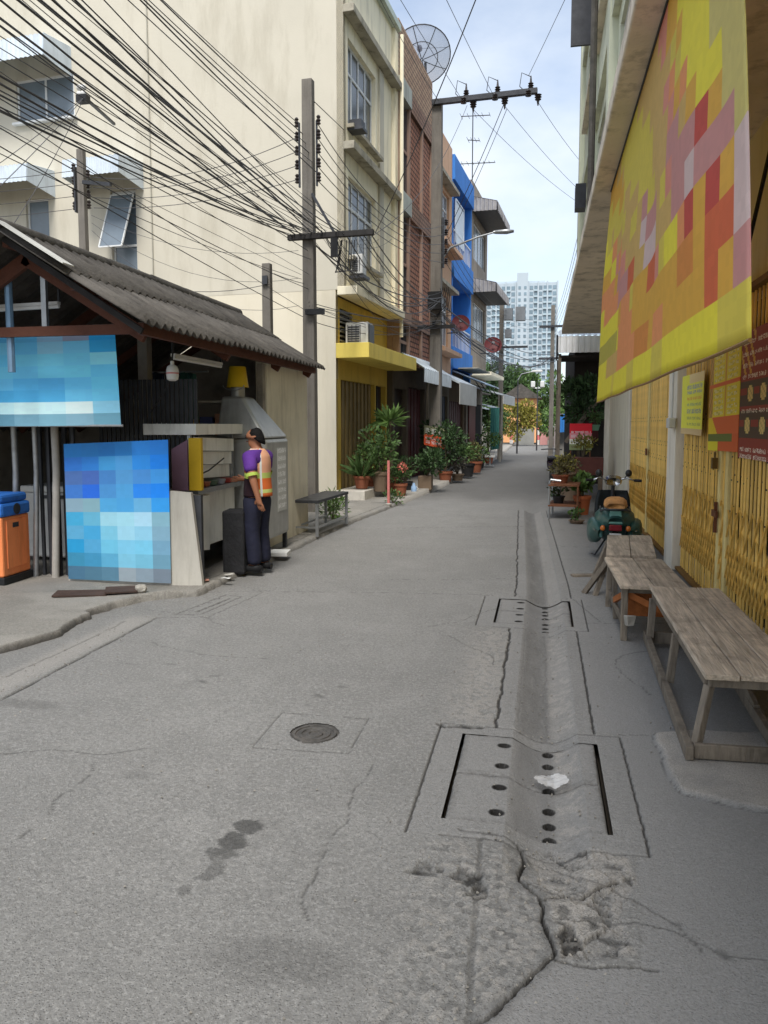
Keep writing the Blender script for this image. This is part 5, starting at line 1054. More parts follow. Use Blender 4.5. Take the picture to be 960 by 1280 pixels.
# yellow ground floor
MB().wall((-.2, .01, -.05), (0, 1, 0), (0, 0, 1), (1, 0, 0), 4.04, 4.52, [(.30, 2.9, .0, 2.75), (3.0, 3.9, .0, 2.75), (.25, 1.1, 3.55, 4.3)], .18).build('ground_floor_wall', YELW, ch_)
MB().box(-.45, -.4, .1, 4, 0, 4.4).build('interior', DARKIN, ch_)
lw = window(ch_, (-.2, .26, 3.5), (0, 1, 0), (1, 0, 0), .85, 3.5, 4.25, 1, .08, GREYM, DARKIN)
for i in range(7): MB().bar((-.20, .28, 3.55 + .1 * i), (-.20, 1.10, 3.55 + .1 * i), .05, .03).build('louvre', mat('louvre_grey', lin((120, 116, 104)), .6, .1, 4, 0), lw)
MB().box(-.19, .56, -.02, 4.25, 3.14, 3.46).build('canopy', YELC, ch_, bevel=.008)
ac_unit(ch_, -.12, .42, 3.47, .52, .36, .48); MB().box(.40, .43, .45, .8, 3.5, 3.9).build('side_vent', GREYM, ch_)
GOLD = mat('dull_gold_shutter', lin((136, 116, 74)), .6, .12, 4, .1, dirt=lin((80, 66, 42)), damt=.5, streak=3, rnd=.1)
for i in range(18): MB().box(-.30 - .03 * (i % 2), -.27 - .03 * (i % 2), .31 + .144 * i, .31 + .144 * (i + 1) - .02, .0, 2.7).build('shutter_slat', GOLD, ch_)
MB().box(-.36, -.33, 3.0, 3.9, .0, 2.7).build('door', mat('dark_brown_door', (.03, .02, .016), .6, .2, 4, .1), ch_); MB().box(-.33, -.29, 3.42, 3.48, 0, 2.7).build('door_frame', GREYM, ch_)
MB().box(-.22, .45, .0, 1.9, .0, .26).build('plinth', mat('whitewashed_plinth', lin((206, 200, 188)), .9, .1, 4, .3, dirt=lin((110, 104, 92)), damt=.7), ch_, bevel=.015)
MB().tube([(.22, 3.95, 4.0), (.22, 3.95, 11.6)], .05, 8).build('drainpipe', CREAM2, ch_, True)

# ---- brick lattice house
BRK = mat('brick_lattice_dark', lin((104, 66, 54)), .9, .1, 6, .1)
def brick_mat(name, c1, c2, mo, sx, sy, bump=.6):
    m = bpy.data.materials.new(name); m.use_nodes = True; n, l = m.node_tree.nodes, m.node_tree.links; b = n['Principled BSDF']; b.inputs['Roughness'].default_value = .9
    t = n.new('ShaderNodeTexCoord'); s = n.new('ShaderNodeSeparateXYZ'); c = n.new('ShaderNodeCombineXYZ'); l.new(t.outputs['Object'], s.inputs[0]); l.new(s.outputs[1], c.inputs[0]); l.new(s.outputs[2], c.inputs[1])
    k = n.new('ShaderNodeTexBrick'); l.new(c.outputs[0], k.inputs['Vector']); k.inputs['Color1'].default_value = c1 + (1,); k.inputs['Color2'].default_value = c2 + (1,); k.inputs['Mortar'].default_value = mo + (1,)
    k.inputs['Scale'].default_value = 1; k.inputs['Brick Width'].default_value = sx; k.inputs['Row Height'].default_value = sy; k.inputs['Mortar Size'].default_value = sy * .16
    l.new(k.outputs['Color'], b.inputs['Base Color']); bp = n.new('ShaderNodeBump'); bp.inputs['Strength'].default_value = bump; bp.inputs['Distance'].default_value = .03; bp.invert = True; l.new(k.outputs['Fac'], bp.inputs['Height']); l.new(bp.outputs[0], b.inputs['Normal']); return m
BR1 = brick_mat('red_vent_brick', lin((184, 130, 104)), lin((164, 112, 88)), lin((88, 60, 50)), .22, .14); BR2 = brick_mat('tan_tile_brick', lin((176, 146, 118)), lin((160, 128, 104)), lin((110, 92, 78)), .30, .12, .3)
BR1B = brick_mat('brown_band_brick', lin((158, 124, 104)), lin((142, 110, 92)), lin((96, 76, 66)), .22, .12, .3)
PINK = mat('pinkish_concrete', lin((164, 136, 120)), .9, .1, 2, .15, dirt=lin((104, 86, 76)), dscale=2, damt=.6, streak=2)
bh = house('brick_shophouse', 'shophouse fronted with red vent-brick lattice and barred windows beside the cream house')
MB().box(-12, -.06, 4.06, 8.1, 3.4, 11.4).build('core_wall', PINK, bh)
LV = ((4.75, 7.35), (7.85, 10.2), (3.45, 4.45))
for z0, z1 in LV:
    MB().box(-.05, .06, 5.15, 7.95, z0, z1).build('brick_lattice', BR1, bh)
    wv = MB().box(-.045, -.03, 4.2, 5.05, z0 + .1, z1 - .1).build('window', DARKIN, bh)
    for i in range(7): MB().tube([(.06, 4.22 + .135 * i, z0 + .05), (.06, 4.22 + .135 * i, z1 - .05)], .012, 5).build('window_bar', GREYM, wv)
    MB().box(.0, .08, 4.16, 5.1, (z0 + z1) / 2 - .04, (z0 + z1) / 2 + .04).build('transom', PINK, bh)
for yy in (4.06, 5.08, 6.6, 7.9): MB().box(-.05, .14, yy, yy + .12, 3.4, 10.4).build('mullion', PINK, bh)
GG = mat('grey_green_band', lin((176, 180, 172)), .9, .08, 2, .1, dirt=lin((96, 92, 86)), damt=.7, streak=2)
for zz in (4.45, 7.36, 10.21):
    MB().box(-.05, .20, 4.07, 5.13, zz, zz + (.29 if zz < 7 else .48)).build('floor_band', GG if zz > 4.6 else PINK, bh); MB().box(-.05, .15, 5.14, 8.08, zz, zz + (.28 if zz < 7 else .47)).build('floor_band', BR1B, bh)
MB().box(-.10, .10, 4.08, 8.06, 10.71, 12.1).build('parapet', BR2, bh)
MB().wall((-.05, 4.07, 0), (0, 1, 0), (0, 0, 1), (1, 0, 0), 4.0, 3.4, [(.2, 1.5, 0, 2.7), (1.7, 3.8, 0, 2.8)], .15).build('ground_floor_wall', mat('dark_plaster', lin((92, 84, 74)), .9, .2, 3, .1), bh); MB().box(-.4, -.35, 4.1, 8, 0, 3.3).build('interior', DARKIN, bh)
MB().box(-.22, -.18, 4.3, 5.5, 0, 2.7).build('door', mat('dark_wood_door', (.028, .018, .015), .5, .2, 4, .1), bh); MAR = mat('maroon_shutter', lin((84, 34, 34)), .6, .15, 4, .1, dirt=(.02, .012, .012), damt=.5, streak=3, rnd=.12)
for i in range(10): MB().box(-.2 - .02 * (i % 2), -.17 - .02 * (i % 2), 5.8 + .2 * i, 5.985 + .2 * i, 0, 2.78).build('shutter_slat', MAR, bh)
m = MB(); corrug_panel(m, (.12, 4.3, 3.62), (.12, 8.0, 3.62), (.75, 8.0, 3.2), (.75, 4.3, 3.2), 16, .02); o = m.build('awning', AWN, bh); o.modifiers.new('s', 'SOLIDIFY').thickness = .01
m = MB(); corrug_panel(m, (.75, 4.3, 3.2), (.75, 8.0, 3.2), (.75, 8.0, 2.85), (.75, 4.3, 2.85), 16, .02); m.build('awning_skirt', AWN, bh)

# ---- peach house, mostly behind the big pole
PEACH = mat('peach_paint', lin((206, 168, 138)), .88, .08, 2, .1, dirt=lin((134, 100, 80)), dscale=2, damt=.55, streak=2)
ph = house('peach_shophouse', 'narrow peach-painted shophouse behind the tall concrete pole')
MB().box(-12, -.15, 8.12, 11.5, 3.4, 11.3).build('core_wall', PEACH, ph)
MB().wall((.05, 8.12, 3.5), (0, 1, 0), (0, 0, 1), (1, 0, 0), 3.38, 7.8, [(.5, 2.9, .9, 2.6), (.5, 2.9, 4.3, 6.0)], .18).build('front_wall', PEACH, ph)
for z0 in (4.4, 7.8): window(ph, (.05, 8.62, z0), (0, 1, 0), (1, 0, 0), 2.4, z0, z0 + 1.7, 3, .12, transom=.7); MB().box(.05, .35, 8.2, 11.4, z0 + 1.85, z0 + 1.97).build('sun_ledge', MOULD, ph); MB().box(.05, .5, 8.3, 11.3, z0 - .35, z0 - .22).build('ledge', PEACH, ph)
MB().wall((.0, 8.12, 0), (0, 1, 0), (0, 0, 1), (1, 0, 0), 3.38, 3.5, [(.25, 3.1, 0, 2.7)], .15).build('ground_floor_wall', mat('grey_plaster', lin((140, 132, 118)), .9, .12, 3, .1, dirt=lin((80, 74, 66)), damt=.5), ph); MB().box(-.14, -.1, 8.2, 11.4, 0, 3.3).build('interior', DARKIN, ph)
DBL = mat('navy_shutter', lin((28, 52, 84)), .6, .15, 4, .1, rnd=.12, dirt=(.01, .012, .02), damt=.5, streak=3)
for i in range(14): MB().box(-.09 - .015 * (i % 2), -.07 - .015 * (i % 2), 8.38 + .2 * i, 8.565 + .2 * i, 0, 2.7).build('shutter_slat', DBL, ph)
CANV = mat('grey_white_canvas', lin((196, 196, 190)), .8, .06, 3, .1, dirt=lin((128, 124, 116)), damt=.5, streak=2)
MB().prism([(.06, 8.2, 3.5), (1.0, 8.2, 3.05), (1.0, 8.2, 2.98), (.06, 8.2, 3.42)], (0, 3.2, 0)).build('awning', AWN, ph); MB().box(.99, 1.01, 8.2, 11.4, 2.35, 3.03).build('awning_skirt', CANV, ph)

# ---- blue house
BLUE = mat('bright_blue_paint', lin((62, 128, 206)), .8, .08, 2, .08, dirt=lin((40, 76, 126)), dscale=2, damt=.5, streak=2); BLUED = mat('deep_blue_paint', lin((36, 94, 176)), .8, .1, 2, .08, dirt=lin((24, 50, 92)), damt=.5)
uh = house('blue_shophouse', 'bright blue shophouse with deep balconies in the left row')
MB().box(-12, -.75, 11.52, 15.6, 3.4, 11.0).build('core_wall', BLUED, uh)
for yy in (11.52, 15.38): MB().box(-.75, .06, yy, yy + .21, 3.4, 11.0).build('party_wall', BLUE, uh)
for zz, hh in ((10.3, .85), (6.95, .9), (3.75, .75)): MB().box(-.74, .14, 11.53, 15.6, zz, zz + hh).build('floor_band', BLUE, uh, bevel=.01)
for z0, z1 in ((7.85, 10.3), (4.5, 6.95)):
    window(uh, (-.74, 11.9, z0 + .5), (0, 1, 0), (1, 0, 0), 3.2, z0 + .5, z1 - .2, 4, -.04)
    rl = MB().box(.02, .06, 11.73, 15.38, z0 + .78, z0 + .83).build('balcony_rail', ALU, uh)
    for i in range(13): MB().box(.03, .05, 11.8 + .29 * i, 11.83 + .29 * i, z0, z0 + .79).build('baluster', ALU, rl)
m = MB().bar((.05, 12.2, 8.3), (.05, 12.2, 9.8), .05, .05).bar((.05, 13.8, 8.3), (.05, 13.8, 9.8), .05, .05).bar((.05, 12.2, 9.8), (.05, 13.8, 9.8), .05, .05); m.box(.03, .05, 12.25, 13.75, 8.3, 9.75); m.build('window_screen', AWN, uh)
MB().wall((-.2, 11.52, 0), (0, 1, 0), (0, 0, 1), (1, 0, 0), 4.08, 3.74, [(.25, 3.85, 0, 2.6)], .15).build('ground_floor_wall', mat('brown_plaster', lin((118, 100, 80)), .9, .15, 3, .1), uh); MB().box(-.6, -.55, 11.6, 15.5, 0, 3.5).build('interior', DARKIN, uh)
for i in range(18): MB().box(-.3 - .015 * (i % 2), -.28 - .015 * (i % 2), 11.8 + .2 * i, 11.985 + .2 * i, 0, 2.6).build('shutter_slat', MAR, uh)
m = MB(); corrug_panel(m, (-.1, 11.6, 3.7), (-.1, 15.5, 3.7), (1.25, 15.5, 3.15), (1.25, 11.6, 3.15), 18, .02); o = m.build('awning', mat('blue_white_sheet', lin((150, 172, 196)), .5, .2, 1.5, .05, metal=.1, dirt=lin((214, 214, 210)), dscale=2, damt=.9), uh); o.modifiers.new('s', 'SOLIDIFY').thickness = .01
MB().box(-.2, .9, 12.4, 15.4, 3.76, 3.80).build('balcony_slab', MOULD, uh)
for i in range(4): MB().bar((1.15, 11.8 + 1.2 * i, 2.9), (.9, 11.8 + 1.2 * i, 3.25), .03, .03).build('awning_bracket', GREYM, uh)

# ---- grey house with two big awnings
GREYW = mat('grey_brown_render', lin((150, 140, 128)), .92, .12, 2, .12, dirt=lin((84, 76, 68)), dscale=1.6, damt=.65, streak=2)
yh = house('grey_shophouse', 'grey-brown shophouse with two striped metal awnings over its upper windows')
MB().box(-12, -.125, 15.62, 19.8, 0, 11.6).build('core_wall', GREYW, yh)
MB().wall((.05, 15.62, 3.4), (0, 1, 0), (0, 0, 1), (1, 0, 0), 4.18, 8.1, [(.48, 3.58, 1.9, 3.4), (.48, 3.58, 5.1, 6.6)], .17).build('front_wall', GREYW, yh)
STRA = mat('streaked_awning_sheet', lin((150, 147, 146)), .6, .3, 1.5, .05, dirt=lin((62, 58, 60)), dscale=3, damt=.8, stretch=(1, 6, 1))
for z0, zt in ((8.5, 10.85), (5.3, 7.65)):
    window(yh, (.05, 16.1, z0), (0, 1, 0), (1, 0, 0), 3.1, z0, z0 + 1.5, 4, .1)
    m = MB(); corrug_panel(m, (.06, 15.7, zt), (.06, 19.6, zt), (1.05, 19.6, zt - .25), (1.05, 15.7, zt - .25), 20, .02); aw = m.build('awning', STRA, yh); aw.modifiers.new('s', 'SOLIDIFY').thickness = .01
    m = MB(); corrug_panel(m, (.06, 15.69, zt), (1.05, 15.69, zt - .25), (1.05, 15.69, zt - .58), (.06, 15.69, zt - .58), 6, .02); m.build('side_sheet', STRA, aw); m = MB(); corrug_panel(m, (1.06, 15.69, zt - .25), (1.06, 19.6, zt - .25), (1.08, 19.6, zt - .60), (1.08, 15.69, zt - .60), 18, .02); m.build('front_sheet', STRA, aw)
    MB().box(.07, 1.04, 15.72, 19.58, zt - .56, zt - .54).build('soffit', GREYM, aw)
MB().box(.06, .9, 15.7, 19.7, 3.72, 3.86).build('balcony_slab', CREAM2, yh); rl = MB().bar((.86, 15.7, 4.6), (.86, 19.7, 4.6), .04, .04).build('balcony_rail', GREYM, yh)
for i in range(14): MB().bar((.86, 15.8 + .295 * i, 3.86), (.86, 15.8 + .295 * i, 4.6), .018, .018).build('baluster', GREYM, rl)
MB().wall((-.1, 15.62, 0), (0, 1, 0), (0, 0, 1), (1, 0, 0), 4.18, 3.4, [(.3, 3.8, 0, 2.6)], .02).build('ground_floor_wall', GREYW, yh); MB().box(-.119, -.115, 15.9, 19.5, 0, 2.6).build('interior', DARKIN, yh)
MB().prism([(-.05, 15.7, 3.35), (1.4, 15.7, 2.95), (1.4, 15.7, 2.88), (-.05, 15.7, 3.28)], (0, 4.0, 0)).build('lower_awning', AWN, yh); MB().box(1.38, 1.41, 15.7, 19.7, 2.55, 2.93).build('awning_skirt', CANV, yh)
MB().box(-.08, -.05, 16.0, 17.6, 0, 2.5).build('door', mat('brick_red_shutter', lin((118, 56, 46)), .6, .15, 4, .1), yh)
for yy in (19.4,): MB().box(.75, .83, yy, yy + .08, 0, 3.1).build('awning_post', mat('pale_post', lin((190, 184, 170)), .8, .1, 3, .1), yh)
# ---- two further houses closing the row
GRN = mat('dull_green_paint', lin((120, 132, 112)), .9, .1, 2, .1, dirt=lin((70, 74, 62)), damt=.6, streak=2)
for k, (nm, y0, y1, top, m_, lb_) in enumerate((('low_house', 19.9, 25.5, 4.6, GRN, 'low green-grey house beyond the grey shophouse in the left row'), ('low_house', 25.8, 34, 4.1, mat('faded_white_paint', lin((190, 184, 172)), .9, .1, 2, .1, dirt=lin((120, 112, 100)), damt=.5), 'low faded white house farthest along the left row'))):
    h = house(nm, lb_); h.location = ROWP + Matrix.Rotation(ROWR, 3, 'Z') @ Vector((-1.1 - 1.0 * k, 0, 0)); MB().box(-9, -.3, y0, y1, 0, top).build('wall', m_, h); MB().prism([(-9, y0 - .1, top), (.3, y0 - .1, top - .5), (.3, y0 - .1, top - .42), (-9, y0 - .1, top + .1)], (0, y1 - y0 + .2, 0)).build('roof', ASB, h)
    for i in range(3): yy = y0 + .5 + i * (y1 - y0 - 1.5) / 2; MB().box(-.31, -.27, yy, yy + 1.0, .1 if i == 1 else 1.0, 2.2).build('door' if i == 1 else 'window', DARKIN if i == 1 else FROST, h)
    MB().prism([(-.25, y0 + .2, 2.9), (1.2, y0 + .2, 2.6), (1.2, y0 + .2, 2.54), (-.25, y0 + .2, 2.84)], (0, (y1 - y0) * .6, 0)).build('awning', AWN, h)
gd = thing('green_drape', 'teal canvas curtain hanging under the last awning of the left row', 'curtain', ROWP + Matrix.Rotation(ROWR, 3, 'Z') @ Vector((.2, 20.3, 0)), ROWR)
m = MB(); corrug_panel(m, (0, 0, 2.5), (.35, .9, 2.5), (.3, .85, .55), (0, 0, .5), 5, .03); m.build('cloth', mat('teal_canvas', lin((62, 122, 112)), .8, .12, 4, .1), gd); MB().tube([(0, 0, 2.5), (.35, .9, 2.5)], .015, 6).build('rod', STEEL, gd)

# dishes and aerial on the roofs
def mesh_dish(name, label, loc, rot, r, m, solid):
    t = thing(name, label, 'dish', loc); d = MB(); n_, k_ = 32, 6
    for j in range(k_ + 1):
        for i in range(n_): q = 2 * math.pi * i / n_; rr = r * max(.02, j / k_); d.v.append((rr * math.cos(q), rr * math.sin(q), .28 * r * (j / k_) ** 2))
    for j in range(k_):
        for i in range(n_): a, b = j * n_ + i, j * n_ + (i + 1) % n_; d.f.append((a, b, b + n_, a + n_))
    o = d.build('reflector', m, t, 'all', rot=rot)
    if not solid:
        for i in range(8): q = 2 * math.pi * i / 8; MB().tube([(rr * math.cos(q) * r, rr * math.sin(q) * r, .28 * r * rr ** 2 - .012) for rr in (.02, .25, .5, .75, 1)], .012, 4).build('rib', GREYM, o)
        for rr in (.55, 1.0): MB().tube([(rr * r * math.cos(2 * math.pi * i / 32), rr * r * math.sin(2 * math.pi * i / 32), .28 * r * rr * rr - .01) for i in range(33)], .012 if rr < 1 else .018, 5, False).build('ring', GREYM, o)
    for i in range(3): q = 2 * math.pi * i / 3; MB().tube([(.9 * r * math.cos(q), .9 * r * math.sin(q), .22 * r), (0, 0, .78 * r)], .007, 4).build('feed_strut', GREYM, o)
    MB().tube([(0, 0, .72 * r), (0, 0, .86 * r)], .06 if solid else .085, 8).build('feed_horn', GREYM, o); return t
rl_ = Matrix.Rotation(ROWR, 3, 'Z')
MESHM = mat('dish_mesh', lin((176, 190, 214)), .6, .08, 30, 0, alpha=.55)
p_ = ROWP + rl_ @ Vector((-.3, 8.3, 12.95)); ds = mesh_dish('satellite_dish', 'large grey mesh satellite dish on the brick house roof', p_, (R(-38), R(-14), 0), 0.92, MESHM, False)
MB().tube([(.1, .1, -.05), (.15, .2, -1.9)], .04, 8).build('mast', GREYM, ds, True)
DRED = mat('dark_red_dish', lin((88, 30, 32)), .6, .12, 5, .03)
for x, y, z, lb_ in ((.62, 10.3, 5.1, 'dark red satellite dish on the peach house front above the canvas awning'), (1.25, 13.6, 4.68, 'dark red satellite dish farther along, on the blue house front')):
    q = ROWP + rl_ @ Vector((x, y, z)); d_ = mesh_dish('satellite_dish', lb_, q, (R(68), R(18), 0), .31 if y < 11 else .33, DRED, True); MB().tube([(0, .05, -.02), (-.15, .25, -.25), (-.5, .3, -.25)], .02, 6).build('mast', GREYM, d_)
an = thing('tv_aerial', 'thin television aerial on the grey house roof against the sky', 'aerial', ROWP + rl_ @ Vector((-.6, 19.4, 11.5)), ROWR)
MB().tube([(0, 0, 0), (0, 0, 4.3)], .025, 6).build('mast', GREYM, an)
for zz, w_, k_ in ((3.95, .75, 5), (2.9, .3, 4), (1.9, 1.0, 8)):
    bm_ = MB().bar((-w_ * .7, 0, zz), (w_, 0, zz - .08), .03, .03).build('boom', GREYM, an)
    for i in range(k_): xx = -w_ * .7 + (1.7 * w_) * i / (k_ - 1); MB().bar((xx, -.35 + .03 * i, zz - .047 * (i / (k_ - 1))), (xx, .35 - .03 * i, zz - .047 * (i / (k_ - 1))), .014, .014).build('element', GREYM, bm_)
# ================================================================ POLES AND CABLES
PCONC = mat('pole_concrete', lin((116, 111, 104)), .9, .14, 3, .3, 35, dirt=lin((74, 70, 64)), dscale=3, damt=.65, streak=4)
PORC = mat('dark_porcelain', (.03, .022, .02), .3, .2, 5, 0, spec=.6)
def insul(parent, p, h=.22, r=.06, up=1):
    m = MB().lathe([(.02, 0), (r, .02), (r * .5, .05), (r, .08), (r * .5, .11), (r * .9, .14), (r * .4, .17), (.015, h)], 10)
    m.v = [(x + p[0], y + p[1], up * z + p[2]) for x, y, z in m.v]; return m.build('insulator', PORC, parent, True)
def pole(name, label, x, y, h, w, group=None):
    t = thing(name, label, 'utility pole', (x, y, 0), R(-4), group); k = w / 2
    m = MB().prism([(-k, -k * .8, 0), (k, -k * .8, 0), (k, k * .8, 0), (-k, k * .8, 0)], (0, 0, h)); q = .82
    m.v = [(a * (q if c > h / 2 else 1), b * (q if c > h / 2 else 1), c) for a, b, c in m.v]; m.build('shaft', PCONC, t, bevel=.012); return t
p1 = pole('utility_pole', 'square concrete pole with low crossarm in front of the cream wall', -4.27, 14.0, 7.94, .24)
MB().box(-.36, 1.28, -.19, -.09, 5.08, 5.18).build('crossarm', mat('tarred_timber', (.03, .028, .027), .85, .3, 8, .3), p1, bevel=.006)
for sx in (-.17, .17):
    MB().box(sx - .012, sx + .012, -.05, .0, 6.05, 7.2).build('rack_bar', GREYM, p1)
    for k in range(5): insul(p1, (sx * 1.25, -.04, 6.12 + .25 * k), .1, .045)
MB().box(.5, .62, -.24, -.18, 4.72, 5.06).build('junction_box', BLK, p1); MB().box(-.02, .34, -.2, -.12, 3.72, 3.82).build('splice_case', BLK, p1)
for k in range(4): MB().tube([(.62 + .05 * math.sin(t * .8 + k) + .03 * k, -.2 - .02 * k, 5.0 - .55 * math.sin(t / 12 * math.pi)) if t < 7 else (.72 + .05 * k + .02 * t * .3, -.2, 5.0 - .55 * math.sin(t / 12 * math.pi)) for t in range(13)], .009, 5).build('slack_loop', BLK, p1, True)
MB().bar((.1, -.1, 5.9), (.55, -.14, 5.15), .04, .04).build('brace', GREYM, p1)
p2 = pole('utility_pole', 'tall concrete pole with high insulator crossarm before the brick house', -3.05, 22.5, 10.86, .34)
MB().box(-.12, 2.80, -.24, -.10, 10.66, 10.80).build('crossarm', GREYM, p2, bevel=.005)
MVX = (.85, 1.72, 2.62)
for x in MVX:
    insul(p2, (x, -.17, 10.80), .34, .085); insul(p2, (x + .2, -.17, 10.64), .3, .10, -1); MB().tube([(x, -.17, 11.12), (x - .25, -.17, 11.25), (x - .3, -.17, 10.9), (x - .1, -.17, 10.7)], .012, 5).build('jumper_wire', BLK, p2, True); insul(p2, (x - .05, -.3, 10.55), .2, .085)
MB().box(.17, .22, -.05, .05, 6.2, 7.6).build('rack_bar', GREYM, p2)
for k in range(5): insul(p2, (.28, 0, 6.3 + .27 * k), .12, .06)
MB().box(-.2, .2, -.27, -.16, 5.0, 5.5).build('junction_box', BLK, p2); MB().box(-.55, .6, -.26, -.17, 4.45, 4.55).build('crossarm', BLK, p2)
for k in range(5): MB().tube([(.15 + .06 * k, -.2, 5.6), (.3 + .05 * k, -.25, 5.2 - .1 * k), (.1 - .05 * k, -.24, 4.8), (-.05, -.22, 4.5)], .012, 5).build('slack_loop', BLK, p2, True)
lampm = MB().tube([(.17, 0, 6.45), (.4, 0, 6.75), (1.2, 0, 7.0), (1.75, 0, 7.12)], [.03, .03, .025, .022], 8).build('lamp_arm', STEEL, p2, True); loft([(-.08, 0, 0, .03, .03, .03), (0, 0, 0, .07, .05, .05), (.3, 0, 0, .10, .06, .07), (.5, 0, 0, .05, .03, .04)]).build('lamp_head', STEEL, lampm, 'all', loc=(1.7, 0, 7.10), rot=(0, 0, R(-90)))
sg = thing('estate_sign', 'small tilted white and red-orange board tied to the tall pole', 'sign', (-3.02, 22.22, 1.30), R(-6))
G5 = (24, 18)
def sgc(i, j): return lin((206, 84, 52)) if j < 9 + i * .12 else lin((120, 120, 96))
so2 = panel('board', lambda u, v: (-.33 + .62 * u, -.03 - .05 * u, -.30 + .58 * v - .12 * u + .12), *text_rows(sgc, lambda i, j: lin((232, 228, 220)), *G5, [(2, 5), (6, 8), (11, 16)], [(2, 22)], 21), PRINT, sg)
MB().tube([(-.2, .02, .35), (.1, .02, .4), (.3, .02, .3)], .01, 5).build('tie_wire', GREYM, sg)
p3 = pole('utility_pole', 'short concrete pole standing behind the stall roof at the left', -9.2, 14.5, 7.23, .18)
MB().box(-.16, -.13, -.05, .05, 6.0, 6.9).build('rack_bar', GREYM, p3); MB().bar((.1, -.1, 6.55), (.75, -.12, 6.45), .07, .07).build('bracket_arm', GREYM, p3)
for k in range(4): insul(p3, (-.19, 0, 6.05 + .25 * k), .1, .05); insul(p3, (.15, 0, 6.05 + .2 * k), .1, .05)
p4 = pole('utility_pole', 'thin stub of concrete pole showing above the stall roof', -4.88, 13.4, 4.58, .19)
MB().box(-.05, .05, -.12, -.09, 4.2, 4.35).build('bracket', GREYM, p4)
fpr = pole('utility_pole', 'far concrete pole on the right edge of the lane', .50, 43, 8.1, .24)
for zz in (5.2, 6.9): MB().box(-.7, .7, -.2, -.1, zz, zz + .12).build('crossarm', GREYM, fpr)
fpl = pole('utility_pole', 'far concrete pole on the left with equipment boxes near its top', -2.0, 38.5, 7.6, .24)
for a in ((.15, .55, 6.75, 7.3), (.7, 1.15, 6.7, 7.35), (.2, .5, 5.9, 6.3)): MB().box(a[0], a[1], -.35, .0, a[2], a[3]).build('equipment_box', mat('grey_switchgear', lin((120, 124, 128)), .6, .2, 3, .1), fpl)
MB().box(-.3, 1.3, -.3, -.2, 5.4, 5.5).build('crossarm', GREYM, fpl)
for (x, y, z, rz, lb_) in ((-1.4, 46, 4.3, 0, 'slim street lamp arching over the far left of the lane'), (-.3, 52, 4.5, 0, 'slim street lamp with two lanterns near the far gate')):
    t = thing('street_lamp', lb_, 'street lamp', (x, y, 0)); MB().tube([(0, 0, 0), (0, 0, z)], [.05, .03], 8).build('post', GREYM, t, True)
    if y < 50: MB().tube([(0, 0, z), (.2, 0, z + .35), (.9, 0, z + .5)], .03, 6).build('arm', STEEL, t, True); MB().box(.8, 1.4, -.1, .1, z + .44, z + .56).build('lantern', WHITEP, t, bevel=.03)
    else:
        for s in (-1, 1): MB().tube([(0, 0, z - .4), (s * .3, 0, z - .4)], .025, 6).build('arm', STEEL, t); MB().box(s * .3 - .14, s * .3 + .14, -.12, .12, z - .35, z + .05).build('lantern', WHITEP, t, bevel=.05)

CBL = mat('cable_sheath', (.075, .075, .08), .55, .3, 4, 0)
def cable(p, q, sag, r, label, group, n=16):
    p, q = Vector(p), Vector(q); pts = []
    for i in range(n + 1):
        t = i / n; pts.append(p.lerp(q, t) - Vector((0, 0, 4 * sag * t * (1 - t))))
    o = MB().tube([v - pts[0] for v in pts], r * .52, 5, False).build('overhead_cable', CBL, None, 'all', loc=pts[0]); return tag(o, label, 'cable', group)
rc = random.Random(11)
L1 = 'black cable sweeping down from the top left of the picture to the low crossarm pole'; G1 = 'cables from the low crossarm pole towards the camera'
for k in range(6): cable((-4.42 + .06 * k, 13.95, 7.15 - .17 * k), (-5.6 + .25 * k, -14, 7.6 - .12 * k + rc.uniform(-.1, .1)), rc.uniform(.3, .9), .012 + .006 * (k % 2), L1, G1, 26)
for k in range(26):
    x0 = rc.uniform(-4.65, -3.5); cable((x0, 13.85, 5.2 + rc.uniform(-.08, .08)), (x0 + rc.uniform(-2.2, .3), -14, rc.uniform(5.9, 8.2)), rc.uniform(.2, 1.3), rc.choice((.008, .010, .013, .018, .022)), L1, G1, 26)
for k in range(8): cable((rc.uniform(-4.4, -4.2), 13.9, rc.uniform(3.6, 4.9)), (rc.uniform(-7.5, -5), -6, rc.uniform(5.4, 7.2)), rc.uniform(.2, .9), rc.choice((.007, .009, .012)), L1, G1, 26)
L2 = 'thin cable strung between the short pole behind the stall and the low crossarm pole'; G2 = 'cables from the short pole to the crossarm pole'
for k in range(4): cable((-8.95, 14.5, 6.07 + .2 * k), (-4.48, 14.0, 6.2 + .25 * k), .16 + .04 * k, .013, L2, G2, 12)
for k in range(3): cable((-8.95, 14.4, 5.9 - .15 * k), (-4.45, 13.9, 4.9 - .5 * k), .3 + .15 * k, .008, L2, G2, 12)
L3 = 'thin cable leaving the short pole behind the stall for the left edge of the picture'; G3 = 'cables from the short pole to the left'
for k in range(4): cable((-9.45, 14.5, 6.07 + .25 * k), (-18, 13.5, 6.4 + .25 * k), .3, .013, L3, G3, 10)
L4 = 'cable running from the cream wall eave down over the stall roof'; G4_ = 'cables dropping to the stall roof'
for k, (a, b, sg_) in enumerate((((-8.9, 14.2, 8.1), (-7.6, 6.6, 3.0), .15), ((-8.9, 14.2, 8.1), (-6.3, 6.4, 2.9), .1), ((-8.9, 14.2, 8.1), (-7.9, 9, 3.1), .3), ((-4.75, 13.4, 4.4), (-4.3, 14, 4.3), .02), ((-4.8, 13.3, 4.2), (-9, 14.3, 4.9), .3))): cable(a, b, sg_, .012, L4, G4_, 10)
